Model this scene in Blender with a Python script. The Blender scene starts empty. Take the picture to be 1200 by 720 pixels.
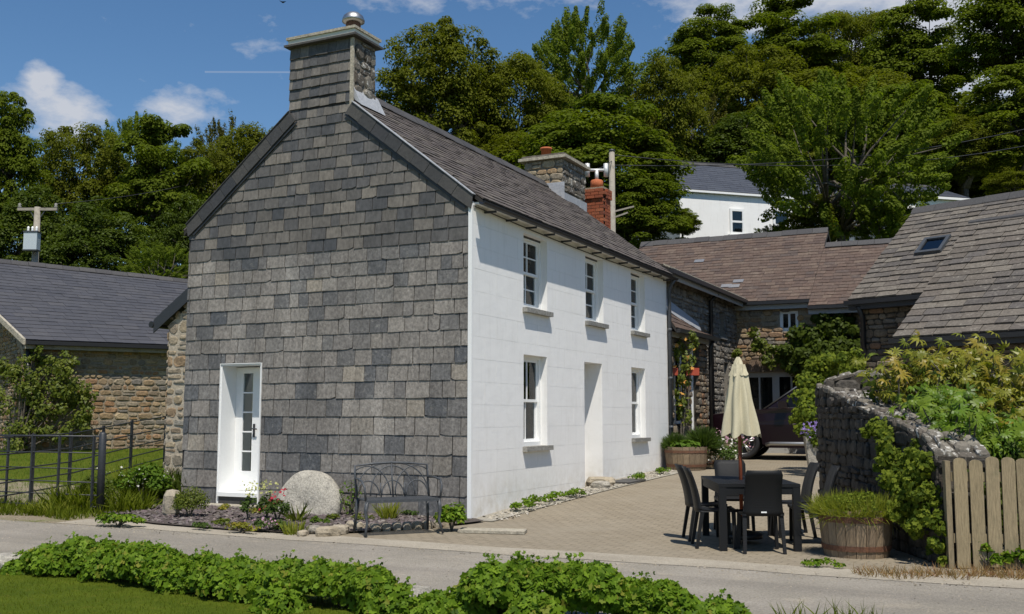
import bpy, math, random
import numpy as np
from mathutils import Vector, Matrix, Euler
R = math.radians
random.seed(7); rng = np.random.default_rng(7)
scn = bpy.context.scene
COL = scn.collection

# ---------------------------------------------------------------- camera
CAM = np.array([7.14, -13.26, 1.5]); YAW = R(26.1); PITCH = R(6.0); FPX = 1208.0
cd = bpy.data.cameras.new('camera'); cam = bpy.data.objects.new('camera', cd); COL.objects.link(cam)
cam.location = CAM; cam.rotation_euler = (R(90) + PITCH, 0, YAW)
cd.sensor_width = 36; cd.lens = 36 * FPX / 1200; cd.clip_start = .1; cd.clip_end = 3000
scn.camera = cam

# ---------------------------------------------------------------- sky, sun, exposure
SUNDIR = Vector((1.0, -1.35, 3.2)).normalized()          # towards the sun
elev = math.asin(SUNDIR.z); azim = math.atan2(SUNDIR.x, SUNDIR.y)
world = bpy.data.worlds.new('World'); scn.world = world; world.use_nodes = True
wn = world.node_tree; wn.nodes.clear()
def wnode(t, **k):
    n = wn.nodes.new(t)
    for a, b in k.items(): setattr(n, a, b)
    return n
wo = wnode('ShaderNodeOutputWorld'); wb = wnode('ShaderNodeBackground'); wb.inputs[1].default_value = 0.1
sky = wnode('ShaderNodeTexSky', sky_type='NISHITA', sun_disc=False, sun_elevation=elev, sun_rotation=azim,
            altitude=100, air_density=1.0, dust_density=0.15, ozone_density=2.0)
def dirpx(px, py):
    fw0 = np.array([-math.sin(YAW), math.cos(YAW), 0]); rt = np.array([math.cos(YAW), math.sin(YAW), 0]); u0 = np.array([0, 0, 1.])
    fw = fw0 * math.cos(PITCH) + u0 * math.sin(PITCH); up = u0 * math.cos(PITCH) - fw0 * math.sin(PITCH)
    d = fw * FPX + rt * (px - 600) + up * (360 - py)
    return d / np.linalg.norm(d)
tc = wnode('ShaderNodeTexCoord')
def wmath(op, a, b=None, clamp=False):
    n = wnode('ShaderNodeMath', operation=op); n.use_clamp = clamp
    for i, v in enumerate((a, b)):
        if v is None: continue
        if isinstance(v, (int, float)): n.inputs[i].default_value = v
        else: wn.links.new(v, n.inputs[i])
    return n.outputs[0]
mp = wnode('ShaderNodeMapping'); wn.links.new(tc.outputs['Generated'], mp.inputs[0]); mp.inputs['Scale'].default_value = (1, 1, 2.0)
cn = wnode('ShaderNodeTexNoise'); cn.inputs['Scale'].default_value = 14; cn.inputs['Detail'].default_value = 7; cn.inputs['Roughness'].default_value = .6
wn.links.new(mp.outputs[0], cn.inputs[0])
cn2 = wnode('ShaderNodeTexNoise'); cn2.inputs['Scale'].default_value = 2.6; cn2.inputs['Detail'].default_value = 4
wn.links.new(mp.outputs[0], cn2.inputs[0])
# scattered fair weather clouds all over the sky: soft puffs, a few of them where the view has them
acc = None
for px, py, sx, sz, k in [(50, 100, .018, .026, 1.0), (72, 138, .045, .03, 1.0), (158, 94, .016, .012, .55), (215, 136, .05, .022, .85),
                          (250, 128, .03, .02, .6), (600, 0, .16, .022, .8), (860, 10, .09, .035, 1.0), (1130, 30, .16, .11, 1.25), (1160, 150, .14, .1, 1.1), (30, 12, .2, .012, .25)]:
    d = dirpx(px, py)
    vm = wnode('ShaderNodeVectorMath', operation='SUBTRACT'); wn.links.new(tc.outputs['Generated'], vm.inputs[0]); vm.inputs[1].default_value = d
    vs = wnode('ShaderNodeVectorMath', operation='MULTIPLY'); wn.links.new(vm.outputs[0], vs.inputs[0]); vs.inputs[1].default_value = (1 / sx, 1 / sx, 1 / sz)
    vl = wnode('ShaderNodeVectorMath', operation='LENGTH'); wn.links.new(vs.outputs[0], vl.inputs[0])
    f = wmath('MULTIPLY', wmath('SUBTRACT', 1.35, vl.outputs['Value'], True), k)
    acc = f if acc is None else wmath('MAXIMUM', acc, f)
far = wmath('MULTIPLY', wmath('SUBTRACT', cn2.outputs[0], .60, True), 5.0)
acc = wmath('MAXIMUM', acc, wmath('MULTIPLY', far, .8))
fac = wmath('MULTIPLY', wmath('SUBTRACT', wmath('ADD', acc, wmath('MULTIPLY', wmath('SUBTRACT', cn.outputs[0], .5), 3.2)), .42), 1.25, True)
fac = wmath('MULTIPLY', fac, .9)
# the contrail
ca, cb = dirpx(240, 84.5), dirpx(700, 86)
ax = Vector(cb - ca).normalized(); nn = Vector(ca).cross(Vector(cb)).normalized()
d1 = wnode('ShaderNodeVectorMath', operation='DOT_PRODUCT'); wn.links.new(tc.outputs['Generated'], d1.inputs[0]); d1.inputs[1].default_value = nn
d2 = wnode('ShaderNodeVectorMath', operation='DOT_PRODUCT'); wn.links.new(tc.outputs['Generated'], d2.inputs[0]); d2.inputs[1].default_value = ax
t0 = float(Vector(ca).dot(ax))
line = wmath('SUBTRACT', 1.0, wmath('MULTIPLY', wmath('ABSOLUTE', d1.outputs['Value']), 900.0), True)
seg = wmath('MULTIPLY', wmath('GREATER_THAN', d2.outputs['Value'], t0), wmath('LESS_THAN', d2.outputs['Value'], t0 + .32))
fac = wmath('MAXIMUM', fac, wmath('MULTIPLY', wmath('MULTIPLY', line, seg), .3))
hs = wnode('ShaderNodeHueSaturation'); hs.inputs['Saturation'].default_value = 1.2; wn.links.new(sky.outputs[0], hs.inputs['Color'])
mx = wnode('ShaderNodeMix', data_type='RGBA'); wn.links.new(fac, mx.inputs[0]); wn.links.new(hs.outputs[0], mx.inputs[6]); mx.inputs[7].default_value = (5.6, 5.8, 6.3, 1)
wn.links.new(mx.outputs[2], wb.inputs[0]); wn.links.new(wb.outputs[0], wo.inputs[0])

sl = bpy.data.lights.new('sun', 'SUN'); sl.energy = 4.7; sl.angle = R(.53); sl.color = (1, .945, .855)
sun = bpy.data.objects.new('sun', sl); COL.objects.link(sun); sun.location = (20, -20, 40)
sun.rotation_euler = SUNDIR.to_track_quat('Z', 'Y').to_euler()
scn.view_settings.view_transform = 'Standard'; scn.view_settings.look = 'None'
scn.view_settings.exposure = 0.1; scn.view_settings.gamma = 1; scn.view_settings.use_curve_mapping = False
scn.render.engine = 'CYCLES'
scn.cycles.max_bounces = 6; scn.cycles.transparent_max_bounces = 8

# ---------------------------------------------------------------- view helpers (pixel of the photograph + depth -> point in the place)
FW0 = np.array([-math.sin(YAW), math.cos(YAW), 0.]); RT = np.array([math.cos(YAW), math.sin(YAW), 0.])
def at(px, py, D):
    d = dirpx(px, py); return CAM + d * (D / (d @ FW0))
def LD(l, D): return CAM[:2] + RT[:2] * l + FW0[:2] * D
def sstep(x, a, b):
    t = np.clip((x - a) / (b - a), 0, 1); return t * t * (3 - 2 * t)
def hgt(x, y):
    x = np.asarray(x, float); y = np.asarray(y, float)
    z = .47 * (1 - np.exp(-np.maximum(y, 0) / 8))
    z = z + np.clip(-x, 0, 6) * .006 + np.clip(-6 - x, 0, 9) * .035 * sstep(y, -3, 4)
    l = (x - CAM[0]) * RT[0] + (y - CAM[1]) * RT[1]; D = (x - CAM[0]) * FW0[0] + (y - CAM[1]) * FW0[1]
    r = sstep(l, -28, 8)
    e = np.maximum(D - 35, 0); e = e * e / (e + 4)
    hill = (.16 + .30 * r) * e
    hill = 42 * (1 - np.exp(-hill / 42))
    return z + hill
def hz(x, y): return float(hgt(x, y))

# ---------------------------------------------------------------- materials
def _n(nt, t, **k):
    n = nt.nodes.new(t)
    for a, b in k.items(): setattr(n, a, b)
    return n
def newmat(name):
    m = bpy.data.materials.new(name); m.use_nodes = True; nt = m.node_tree; nt.nodes.clear()
    o = _n(nt, 'ShaderNodeOutputMaterial'); p = _n(nt, 'ShaderNodeBsdfPrincipled'); nt.links.new(p.outputs[0], o.inputs[0])
    return m, nt, p, o
def rndval(nt):
    a = _n(nt, 'ShaderNodeAttribute', attribute_name='rnd'); oi = _n(nt, 'ShaderNodeObjectInfo')
    ad = _n(nt, 'ShaderNodeMath', operation='ADD'); nt.links.new(a.outputs['Fac'], ad.inputs[0]); nt.links.new(oi.outputs['Random'], ad.inputs[1])
    fr = _n(nt, 'ShaderNodeMath', operation='FRACT'); nt.links.new(ad.outputs[0], fr.inputs[0]); return fr.outputs[0]
def ramp(nt, val, cols, const=False):
    r = _n(nt, 'ShaderNodeValToRGB'); e = r.color_ramp.elements
    if const: r.color_ramp.interpolation = 'CONSTANT'
    while len(e) < len(cols): e.new(.5)
    for i, c in enumerate(cols):
        e[i].position = i / max(1, (len(cols) - (0 if const else 1))); e[i].color = (*c, 1)
    nt.links.new(val, r.inputs[0]); return r.outputs[0]
def noise(nt, scale, detail=5, rough=.6, vec=None, dist=0):
    n = _n(nt, 'ShaderNodeTexNoise'); n.inputs['Scale'].default_value = scale; n.inputs['Detail'].default_value = detail
    n.inputs['Roughness'].default_value = rough; n.inputs['Distortion'].default_value = dist
    if vec is None:
        g = _n(nt, 'ShaderNodeNewGeometry'); vec = g.outputs['Position']
    nt.links.new(vec, n.inputs['Vector']); return n.outputs[0]
def mixc(nt, f, a, b, bt='MIX'):
    m = _n(nt, 'ShaderNodeMix', data_type='RGBA', blend_type=bt)
    for s, v in ((0, f), (6, a), (7, b)):
        if isinstance(v, (int, float)): m.inputs[s].default_value = v
        elif isinstance(v, tuple): m.inputs[s].default_value = (*v, 1)
        else: nt.links.new(v, m.inputs[s])
    return m.outputs[2]
def rng_map(nt, v, a, b, c, d):
    n = _n(nt, 'ShaderNodeMapRange'); nt.links.new(v, n.inputs[0])
    for i, x in enumerate((a, b, c, d)): n.inputs[i + 1].default_value = x
    return n.outputs[0]
def bump(nt, p, h, strength=.3, dist=.02):
    b = _n(nt, 'ShaderNodeBump'); b.inputs['Strength'].default_value = strength; b.inputs['Distance'].default_value = dist
    nt.links.new(h, b.inputs['Height']); nt.links.new(b.outputs[0], p.inputs['Normal'])
MATS = {}
def mat(name, cols, rough=.8, blot=None, blot_scale=3, blot_rng=(.5, .7), grain=.35, gscale=25, bstr=.4, bdist=.02, bscale=40, spec=.35, metal=0, stretch=None, const=False, stain=None):
    """palette by piece (rnd), grain, lichen/stain blots, fine relief"""
    m, nt, p, o = newmat(name)
    c = ramp(nt, rndval(nt), cols, const) if len(cols) > 1 else None
    vec = None
    if stretch:
        g = _n(nt, 'ShaderNodeNewGeometry'); mpn = _n(nt, 'ShaderNodeMapping'); mpn.inputs['Scale'].default_value = stretch
        nt.links.new(g.outputs['Position'], mpn.inputs[0]); vec = mpn.outputs[0]
    g1 = noise(nt, gscale, 6, .65, vec)
    base = c if c is not None else cols[0]
    f = rng_map(nt, g1, .25, .75, 1 - grain, 1 + grain)
    cc = _n(nt, 'ShaderNodeCombineColor'); [nt.links.new(f, cc.inputs[i]) for i in range(3)]
    col = mixc(nt, 1.0, base, cc.outputs[0], 'MULTIPLY')
    if blot:
        b = noise(nt, blot_scale, 6, .7); b = rng_map(nt, b, blot_rng[0], blot_rng[1], 0, 1)
        col = mixc(nt, b, col, blot)
    if stain:
        gs = _n(nt, 'ShaderNodeNewGeometry'); ms_ = _n(nt, 'ShaderNodeMapping'); ms_.inputs['Scale'].default_value = (1.5, 1.5, .4); nt.links.new(gs.outputs['Position'], ms_.inputs[0])
        sv = rng_map(nt, noise(nt, 1.1, 6, .68, ms_.outputs[0]), .3, .7, stain[0], stain[1]); sc2 = _n(nt, 'ShaderNodeCombineColor'); [nt.links.new(sv, sc2.inputs[i]) for i in range(3)]; col = mixc(nt, 1.0, col, sc2.outputs[0], 'MULTIPLY')
    nt.links.new(col, p.inputs['Base Color'])
    p.inputs['Roughness'].default_value = rough; p.inputs['Specular IOR Level'].default_value = spec; p.inputs['Metallic'].default_value = metal
    if bstr: bump(nt, p, noise(nt, bscale, 6, .7, vec), bstr, bdist)
    MATS[name] = m; return m
def leafmat(name, cols, trans=.35, rough=.6, spec=.06):
    m, nt, p, o = newmat(name)
    c = ramp(nt, rndval(nt), cols)
    nt.links.new(c, p.inputs['Base Color']); p.inputs['Roughness'].default_value = rough; p.inputs['Specular IOR Level'].default_value = spec
    t = _n(nt, 'ShaderNodeBsdfTranslucent')
    c2 = mixc(nt, 1.0, c, (1.25, 1.35, .45), 'MULTIPLY'); nt.links.new(c2, t.inputs[0])
    mxs = _n(nt, 'ShaderNodeMixShader'); mxs.inputs[0].default_value = trans
    nt.links.new(p.outputs[0], mxs.inputs[1]); nt.links.new(t.outputs[0], mxs.inputs[2]); nt.links.new(mxs.outputs[0], o.inputs[0])
    MATS[name] = m; return m
def glassmat(name, tint=(.9, .95, .95), refl=1.45):
    m, nt, p, o = newmat(name); nt.nodes.remove(p)
    t = _n(nt, 'ShaderNodeBsdfTransparent'); t.inputs[0].default_value = (*tint, 1); g = _n(nt, 'ShaderNodeBsdfGlossy'); g.inputs['Roughness'].default_value = .02
    fr = _n(nt, 'ShaderNodeFresnel'); fr.inputs[0].default_value = refl
    ms = _n(nt, 'ShaderNodeMixShader'); nt.links.new(fr.outputs[0], ms.inputs[0]); nt.links.new(t.outputs[0], ms.inputs[1]); nt.links.new(g.outputs[0], ms.inputs[2])
    nt.links.new(ms.outputs[0], o.inputs[0]); MATS[name] = m; return m

mat('slate_gable', [(.072, .077, .083), (.215, .193, .17), (.17, .156, .14), (.245, .222, .195), (.095, .097, .1), (.26, .236, .206), (.195, .177, .157), (.08, .084, .09), (.225, .203, .178), (.2, .182, .161), (.16, .147, .133), (.28, .245, .198)], .7, blot=(.33, .315, .28), blot_scale=11, blot_rng=(.55, .85), grain=.5, gscale=17, bstr=.7, bdist=.014, bscale=30, stretch=(1.4, 1, 1), stain=(.76, 1.36))
mat('slate_upper', [(.064, .067, .072), (.12, .11, .098), (.155, .14, .122), (.09, .088, .088), (.13, .118, .104), (.2, .178, .15), (.074, .075, .078), (.108, .1, .092)], .68, blot=(.2, .19, .165), blot_scale=8, blot_rng=(.6, .9), grain=.35, gscale=22, bstr=.5, bdist=.012, bscale=45, stretch=(1, 1, .45), stain=(.75, 1.2))
mat('slate_verge', [(.042, .044, .048), (.06, .058, .056), (.08, .075, .068), (.05, .05, .053)], .65, grain=.3, bstr=.35, bdist=.01)
mat('slate_roof', [(.085, .07, .062), (.12, .1, .088), (.1, .083, .075), (.14, .12, .1), (.075, .063, .06)], .75, blot=(.25, .23, .19), blot_scale=6, blot_rng=(.58, .8), grain=.4, bstr=.4)
mat('slate_brown', [(.09, .06, .046), (.11, .074, .056), (.074, .05, .041), (.13, .093, .07), (.096, .066, .052), (.08, .06, .051)], .8, blot=(.19, .15, .115), blot_scale=3, blot_rng=(.55, .85), grain=.35, gscale=14, bstr=.4)
mat('slate_patch', [(.16, .165, .18), (.2, .2, .205)], .6, grain=.2)
mat('slate_lichen', [(.098, .083, .068), (.138, .119, .098), (.084, .074, .066), (.16, .14, .114), (.118, .1, .083), (.1, .09, .082)], .85, blot=(.3, .275, .23), blot_scale=8, blot_rng=(.56, .76), grain=.4, gscale=18, bstr=.5)
mat('slate_new', [(.062, .062, .07), (.07, .069, .075), (.056, .056, .063), (.078, .076, .08)], .6, grain=.15, gscale=5, bstr=.15)
mat('slate_blue', [(.06, .066, .082), (.068, .074, .09), (.055, .06, .075)], .5, grain=.15, bstr=.1)
mat('ridge_dark', [(.05, .048, .05), (.07, .066, .065), (.06, .058, .058)], .75, blot=(.2, .18, .14), blot_scale=7, blot_rng=(.62, .85), grain=.3)
mat('underlay', [(.03, .028, .027)], .9, bstr=0)
mat('stone_rust', [(.3, .215, .125), (.2, .155, .105), (.37, .275, .16), (.25, .165, .09), (.4, .31, .19), (.18, .165, .14), (.31, .17, .08), (.28, .235, .17), (.16, .145, .125), (.38, .23, .1)], .9, blot=(.1, .09, .07), blot_scale=9, blot_rng=(.55, .85), grain=.45, gscale=16, bstr=.8, bdist=.03, bscale=22)
mat('stone_brown', [(.14, .105, .072), (.19, .145, .092), (.11, .092, .072), (.22, .165, .1), (.095, .082, .068), (.16, .12, .078), (.24, .13, .07), (.16, .145, .12), (.28, .22, .145)], .9, blot=(.07, .063, .05), blot_scale=7, blot_rng=(.55, .85), grain=.45, gscale=16, bstr=.8, bdist=.03, bscale=22)
mat('stone_pale', [(.3, .235, .15), (.36, .29, .19), (.25, .21, .155), (.3, .26, .2), (.4, .32, .21), (.22, .19, .15), (.33, .22, .12), (.28, .26, .22)], .9, blot=(.18, .15, .11), blot_scale=9, blot_rng=(.55, .85), grain=.4, gscale=16, bstr=.8, bdist=.03, bscale=22)
mat('stone_grey', [(.14, .13, .115), (.2, .185, .16), (.1, .095, .088), (.25, .23, .195), (.16, .14, .11), (.12, .1, .08), (.29, .265, .225), (.17, .135, .1)], .9, blot=(.33, .31, .26), blot_scale=6, blot_rng=(.58, .75), grain=.45, gscale=16, bstr=.8, bdist=.03, bscale=22)
mat('stone_lichen', [(.12, .105, .085), (.17, .15, .122), (.21, .19, .155), (.095, .08, .064), (.14, .12, .095)], .9, blot=(.55, .53, .48), blot_scale=9, blot_rng=(.56, .62), grain=.4, gscale=16, bstr=.9, bdist=.03, bscale=18)
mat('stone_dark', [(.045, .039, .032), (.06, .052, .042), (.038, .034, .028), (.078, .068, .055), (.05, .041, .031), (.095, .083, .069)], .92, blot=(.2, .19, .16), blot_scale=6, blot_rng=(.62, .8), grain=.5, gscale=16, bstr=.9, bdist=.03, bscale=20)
mat('mortar_tan', [(.3, .25, .18)], .95, grain=.35, bstr=.8, bscale=60)
mat('mortar_grey', [(.2, .18, .15)], .95, grain=.4, bstr=.8, bscale=60)
mat('mortar_dark', [(.055, .047, .036)], .95, grain=.4, bstr=.8, bscale=60)
mat('mortar_pale', [(.45, .39, .3)], .95, grain=.3, bstr=.8, bscale=60)
mat('granite', [(.4, .37, .31)], .9, stain=(.65, 1.2), blot=(.2, .185, .16), blot_scale=12, blot_rng=(.48, .72), grain=.5, gscale=45, bstr=.9, bdist=.02, bscale=40)
mat('rock', [(.36, .3, .21), (.42, .36, .27), (.3, .27, .22)], .92, blot=(.2, .17, .12), blot_scale=9, blot_rng=(.5, .8), grain=.4, gscale=18, bstr=.8, bdist=.03)
mat('white_paint', [(.82, .82, .8)], .45, grain=.03, bstr=.05)
mat('cream_paint', [(.72, .68, .58)], .55, grain=.06, bstr=.05)
mat('grey_paint', [(.36, .36, .35)], .5, grain=.1, bstr=.05)
mat('sill_slate', [(.2, .195, .18), (.26, .25, .225)], .8, blot=(.38, .37, .33), blot_scale=14, blot_rng=(.52, .7), grain=.4, bstr=.5)
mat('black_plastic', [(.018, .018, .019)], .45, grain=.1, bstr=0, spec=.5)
mat('black_iron', [(.028, .03, .034)], .5, grain=.25, bstr=.15, spec=.5)
mat('grey_iron', [(.055, .06, .066)], .5, blot=(.16, .16, .15), blot_scale=25, blot_rng=(.6, .85), grain=.3, bstr=.3, spec=.5)
mat('lead', [(.34, .35, .37)], .55, blot=(.5, .51, .52), blot_scale=5, blot_rng=(.5, .8), grain=.25, bstr=.2)
mat('brick_red', [(.26, .07, .03), (.32, .09, .04), (.2, .055, .027), (.36, .12, .055), (.16, .05, .03)], .9, blot=(.12, .05, .03), blot_scale=14, blot_rng=(.6, .85), grain=.35, bstr=.5)
mat('terracotta', [(.45, .13, .05)], .8, grain=.25, bstr=.2)
mat('steel', [(.42, .42, .42)], .42, grain=.1, bstr=0, metal=1)
mat('galvanised', [(.6, .6, .58)], .55, grain=.2, bstr=.1, metal=.4)
mat('stone_coping', [(.4, .36, .28)], .9, blot=(.16, .145, .12), blot_scale=10, blot_rng=(.5, .75), grain=.4, bstr=.6)
mat('wood_grey', [(.24, .19, .11), (.31, .245, .145), (.2, .16, .098), (.27, .215, .125)], .85, blot=(.16, .15, .085), blot_scale=4, blot_rng=(.55, .85), grain=.4, gscale=14, bstr=.4, stretch=(6, 6, .6))
mat('wood_barrel', [(.22, .16, .1), (.27, .2, .128), (.185, .135, .088), (.245, .185, .12)], .85, blot=(.13, .095, .06), blot_scale=6, blot_rng=(.55, .85), grain=.35, gscale=14, bstr=.4, stretch=(5, 5, .6))
mat('rust_iron', [(.13, .065, .04)], .85, blot=(.2, .09, .045), blot_scale=12, blot_rng=(.45, .7), grain=.4, bstr=.4)
mat('wood_pole', [(.3, .27, .22)], .9, blot=(.18, .16, .13), blot_scale=6, grain=.3, stretch=(5, 5, .4))
mat('wood_red', [(.28, .07, .03)], .6, grain=.25, bstr=.1)
mat('bark', [(.1, .085, .065), (.13, .115, .09)], .95, grain=.5, gscale=8, bstr=.8, bdist=.05, bscale=12)
mat('soil', [(.07, .05, .035)], .95, grain=.5, bstr=.9, bscale=30)
mat('red_plastic', [(.35, .06, .03)], .6, grain=.1, bstr=0)
mat('lawn_base', [(.05, .085, .014)], .95, grain=.4, bstr=.6)
mat('curtain', [(.7, .68, .62)], .9, grain=.1, bstr=0)
mat('room', [(.035, .033, .03)], .95, grain=.1, bstr=0)
mat('rubber', [(.015, .015, .016)], .7, grain=.1, bstr=0)
mat('wire', [(.04, .04, .042)], .6, grain=0, bstr=0)
mat('silver_box', [(.45, .5, .52)], .4, grain=.1, bstr=0)
glassmat('glass')
glassmat('glass_roof', (.6, .65, .7), 2.2)
leafmat('leaf_sycamore', [(.08, .108, .01), (.112, .148, .013), (.145, .178, .018), (.095, .128, .011)], .42)
leafmat('leaf_olive', [(.085, .1, .009), (.115, .13, .012), (.145, .158, .017), (.1, .112, .01)], .42)
leafmat('leaf_ash', [(.1, .14, .014), (.13, .175, .018), (.16, .205, .026), (.115, .155, .016)], .48)
leafmat('leaf_brown', [(.09, .088, .018), (.115, .108, .022), (.075, .08, .015)], .38)
leafmat('leaf_hedge', [(.035, .075, .006), (.105, .18, .011), (.15, .235, .016), (.055, .105, .008), (.09, .16, .01), (.18, .27, .022), (.07, .13, .009), (.12, .2, .012), (.1, .17, .011), (.2, .2, .03)], .28, .55, .1)
leafmat('leaf_ivy', [(.07, .1, .012), (.1, .13, .016), (.15, .17, .022), (.085, .115, .014)], .3, .5, .2)
leafmat('leaf_dark', [(.05, .075, .009), (.066, .095, .012), (.085, .115, .015)], .38, .5, .12)
leafmat('leaf_gold', [(.2, .21, .02), (.27, .25, .026), (.15, .18, .018), (.3, .22, .03), (.12, .16, .016)], .35, .4, .3)
leafmat('leaf_fatsia', [(.08, .15, .012), (.12, .2, .016), (.16, .22, .02), (.06, .115, .012)], .3, .4, .22)
leafmat('leaf_lime', [(.13, .17, .018), (.19, .225, .024), (.08, .115, .013), (.05, .08, .01), (.15, .19, .02)], .35)
leafmat('leaf_lavender', [(.06, .1, .024), (.08, .12, .03), (.055, .09, .02)], .3)
leafmat('leaf_mid', [(.065, .12, .013), (.09, .155, .018), (.115, .18, .022)], .3)
leafmat('grass_blade', [(.07, .1, .006), (.1, .128, .008), (.13, .15, .014), (.08, .11, .007)], .35)
leafmat('grass_straw', [(.2, .23, .028), (.25, .26, .035), (.16, .2, .024), (.3, .28, .06)], .4)
leafmat('straw_dry', [(.28, .19, .08), (.22, .13, .06), (.33, .24, .11), (.2, .08, .05)], .3)
leafmat('petal_red', [(.4, .04, .06), (.5, .07, .1)], .3)
leafmat('petal_pink', [(.5, .28, .38), (.6, .42, .5), (.42, .2, .3)], .3)
leafmat('petal_white', [(.75, .73, .68), (.8, .78, .74)], .3)
leafmat('petal_cream', [(.5, .48, .22), (.42, .44, .16)], .3)
leafmat('petal_purple', [(.25, .18, .45), (.3, .22, .52)], .3)
leafmat('petal_orange', [(.55, .26, .06), (.6, .35, .1)], .3)
# ---------------------------------------------------------------- mesh helpers
class MB:
    def __init__(s): s.v = []; s.f = []; s.r = []
    def poly(s, pts, faces, rnd=0.0):
        b = len(s.v); s.v += [tuple(map(float, p)) for p in pts]
        for f in faces: s.f.append(tuple(i + b for i in f)); s.r.append(rnd)
    def box(s, x0, x1, y0, y1, z0, z1, rnd=0.0):
        s.poly([(x0, y0, z0), (x1, y0, z0), (x1, y1, z0), (x0, y1, z0), (x0, y0, z1), (x1, y0, z1), (x1, y1, z1), (x0, y1, z1)],
               [(0, 3, 2, 1), (4, 5, 6, 7), (0, 1, 5, 4), (1, 2, 6, 5), (2, 3, 7, 6), (3, 0, 4, 7)], rnd); return s
    def obox(s, o, u, v, w, rnd=0.0):
        o, u, v, w = map(np.array, (o, u, v, w))
        p = [o, o + u, o + u + v, o + v, o + w, o + u + w, o + u + v + w, o + v + w]
        s.poly(p, [(0, 3, 2, 1), (4, 5, 6, 7), (0, 1, 5, 4), (1, 2, 6, 5), (2, 3, 7, 6), (3, 0, 4, 7)], rnd); return s
    def bar(s, a, b, w, h=None, up=(0, 0, 1), rnd=0.0):
        a = Vector(a); b = Vector(b); d = (b - a); d.normalize(); h = h or w
        upv = Vector(up); 
        if abs(d.dot(upv)) > .98: upv = Vector((1, 0, 0))
        x = d.cross(upv).normalized(); y = x.cross(d).normalized()
        return s.obox(a - x * w / 2 - y * h / 2, x * w, y * h, b - a, rnd)
    def tube(s, pts, rad, n=8, caps=True, rnd=0.0):
        pts = [Vector(p) for p in pts]; k = len(pts)
        if isinstance(rad, (int, float)): rad = [rad] * k
        b = len(s.v); ref = None
        for i in range(k):
            d = (pts[min(i + 1, k - 1)] - pts[max(i - 1, 0)]).normalized()
            if ref is None:
                ref = Vector((0, 0, 1)) if abs(d.z) < .9 else Vector((1, 0, 0))
            x = d.cross(ref).normalized(); y = d.cross(x).normalized(); ref = x.cross(d) * 1.0
            for j in range(n):
                a = 2 * math.pi * j / n; s.v.append(tuple(pts[i] + (x * math.cos(a) + y * math.sin(a)) * rad[i]))
        for i in range(k - 1):
            for j in range(n):
                s.f.append((b + i * n + j, b + i * n + (j + 1) % n, b + (i + 1) * n + (j + 1) % n, b + (i + 1) * n + j)); s.r.append(rnd)
        if caps:
            s.f.append(tuple(b + j for j in range(n))[::-1]); s.f.append(tuple(b + (k - 1) * n + j for j in range(n))); s.r += [rnd, rnd]
        return s
    def lathe(s, prof, c=(0, 0, 0), n=24, rnd=0.0, caps=True):
        b = len(s.v); k = len(prof)
        for r_, z in prof:
            for j in range(n):
                a = 2 * math.pi * j / n; s.v.append((c[0] + r_ * math.cos(a), c[1] + r_ * math.sin(a), c[2] + z))
        for i in range(k - 1):
            for j in range(n):
                s.f.append((b + i * n + j, b + i * n + (j + 1) % n, b + (i + 1) * n + (j + 1) % n, b + (i + 1) * n + j)); s.r.append(rnd)
        if caps:
            s.f.append(tuple(b + j for j in range(n))[::-1]); s.f.append(tuple(b + (k - 1) * n + j for j in range(n))); s.r += [rnd, rnd]
        return s
    def prism(s, poly, ext, rnd=0.0):
        n = len(poly); ext = np.array(ext); p = [np.array(q, float) for q in poly]; p += [q + ext for q in p]
        s.poly(p, [tuple(range(n))[::-1], tuple(range(n, 2 * n))] + [(i, (i + 1) % n, (i + 1) % n + n, i + n) for i in range(n)], rnd); return s
    def add(s, o):
        b = len(s.v); s.v += o.v; s.f += [tuple(i + b for i in f) for f in o.f]; s.r += o.r; return s
    def build(s, name, m, parent=None, smooth=False, world=True, loc=None):
        me = bpy.data.meshes.new(name); off = np.zeros(3)
        q = parent
        if world:
            while q is not None: off += np.array(q.location); q = q.parent
        if loc is not None: off += np.array(loc)
        V = np.array(s.v, float) - off
        me.from_pydata(V.tolist(), [], s.f); me.update()
        if any(s.r):
            a = me.attributes.new('rnd', 'FLOAT', 'FACE'); a.data.foreach_set('value', np.array(s.r, np.float32))
        return finish(name, me, m, parent, smooth, loc)
def finish(name, me, m, parent=None, smooth=False, loc=None):
    me.materials.append(MATS[m] if isinstance(m, str) else m)
    if smooth: me.polygons.foreach_set('use_smooth', np.ones(len(me.polygons), bool))
    o = bpy.data.objects.new(name, me); COL.objects.link(o)
    if parent is not None: o.parent = parent
    if loc is not None: o.location = loc
    return o
def rawmesh(name, V, F, rnd=None):
    """V (n,3), F (m,k) numpy"""
    me = bpy.data.meshes.new(name); n, k = F.shape
    me.vertices.add(len(V)); me.vertices.foreach_set('co', np.ascontiguousarray(V, np.float32).ravel())
    me.loops.add(n * k); me.loops.foreach_set('vertex_index', np.ascontiguousarray(F, np.int32).ravel())
    me.polygons.add(n); me.polygons.foreach_set('loop_start', np.arange(0, n * k, k, dtype=np.int32))
    if rnd is not None:
        a = me.attributes.new('rnd', 'FLOAT', 'FACE'); a.data.foreach_set('value', np.ascontiguousarray(rnd, np.float32))
    me.update(calc_edges=True); return me
def thing(name, label, cat, loc=(0, 0, 0), rotz=0, group=None):
    o = bpy.data.objects.new(name, None); COL.objects.link(o); o.location = loc; o.rotation_euler = (0, 0, rotz); o.empty_display_size = .2
    o['label'] = label; o['category'] = cat
    if group: o['group'] = group
    return o
def tag(o, label, cat, group=None):
    o['label'] = label; o['category'] = cat
    if group: o['group'] = group
    return o
def kind(o, k): o['kind'] = k; return o
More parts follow.
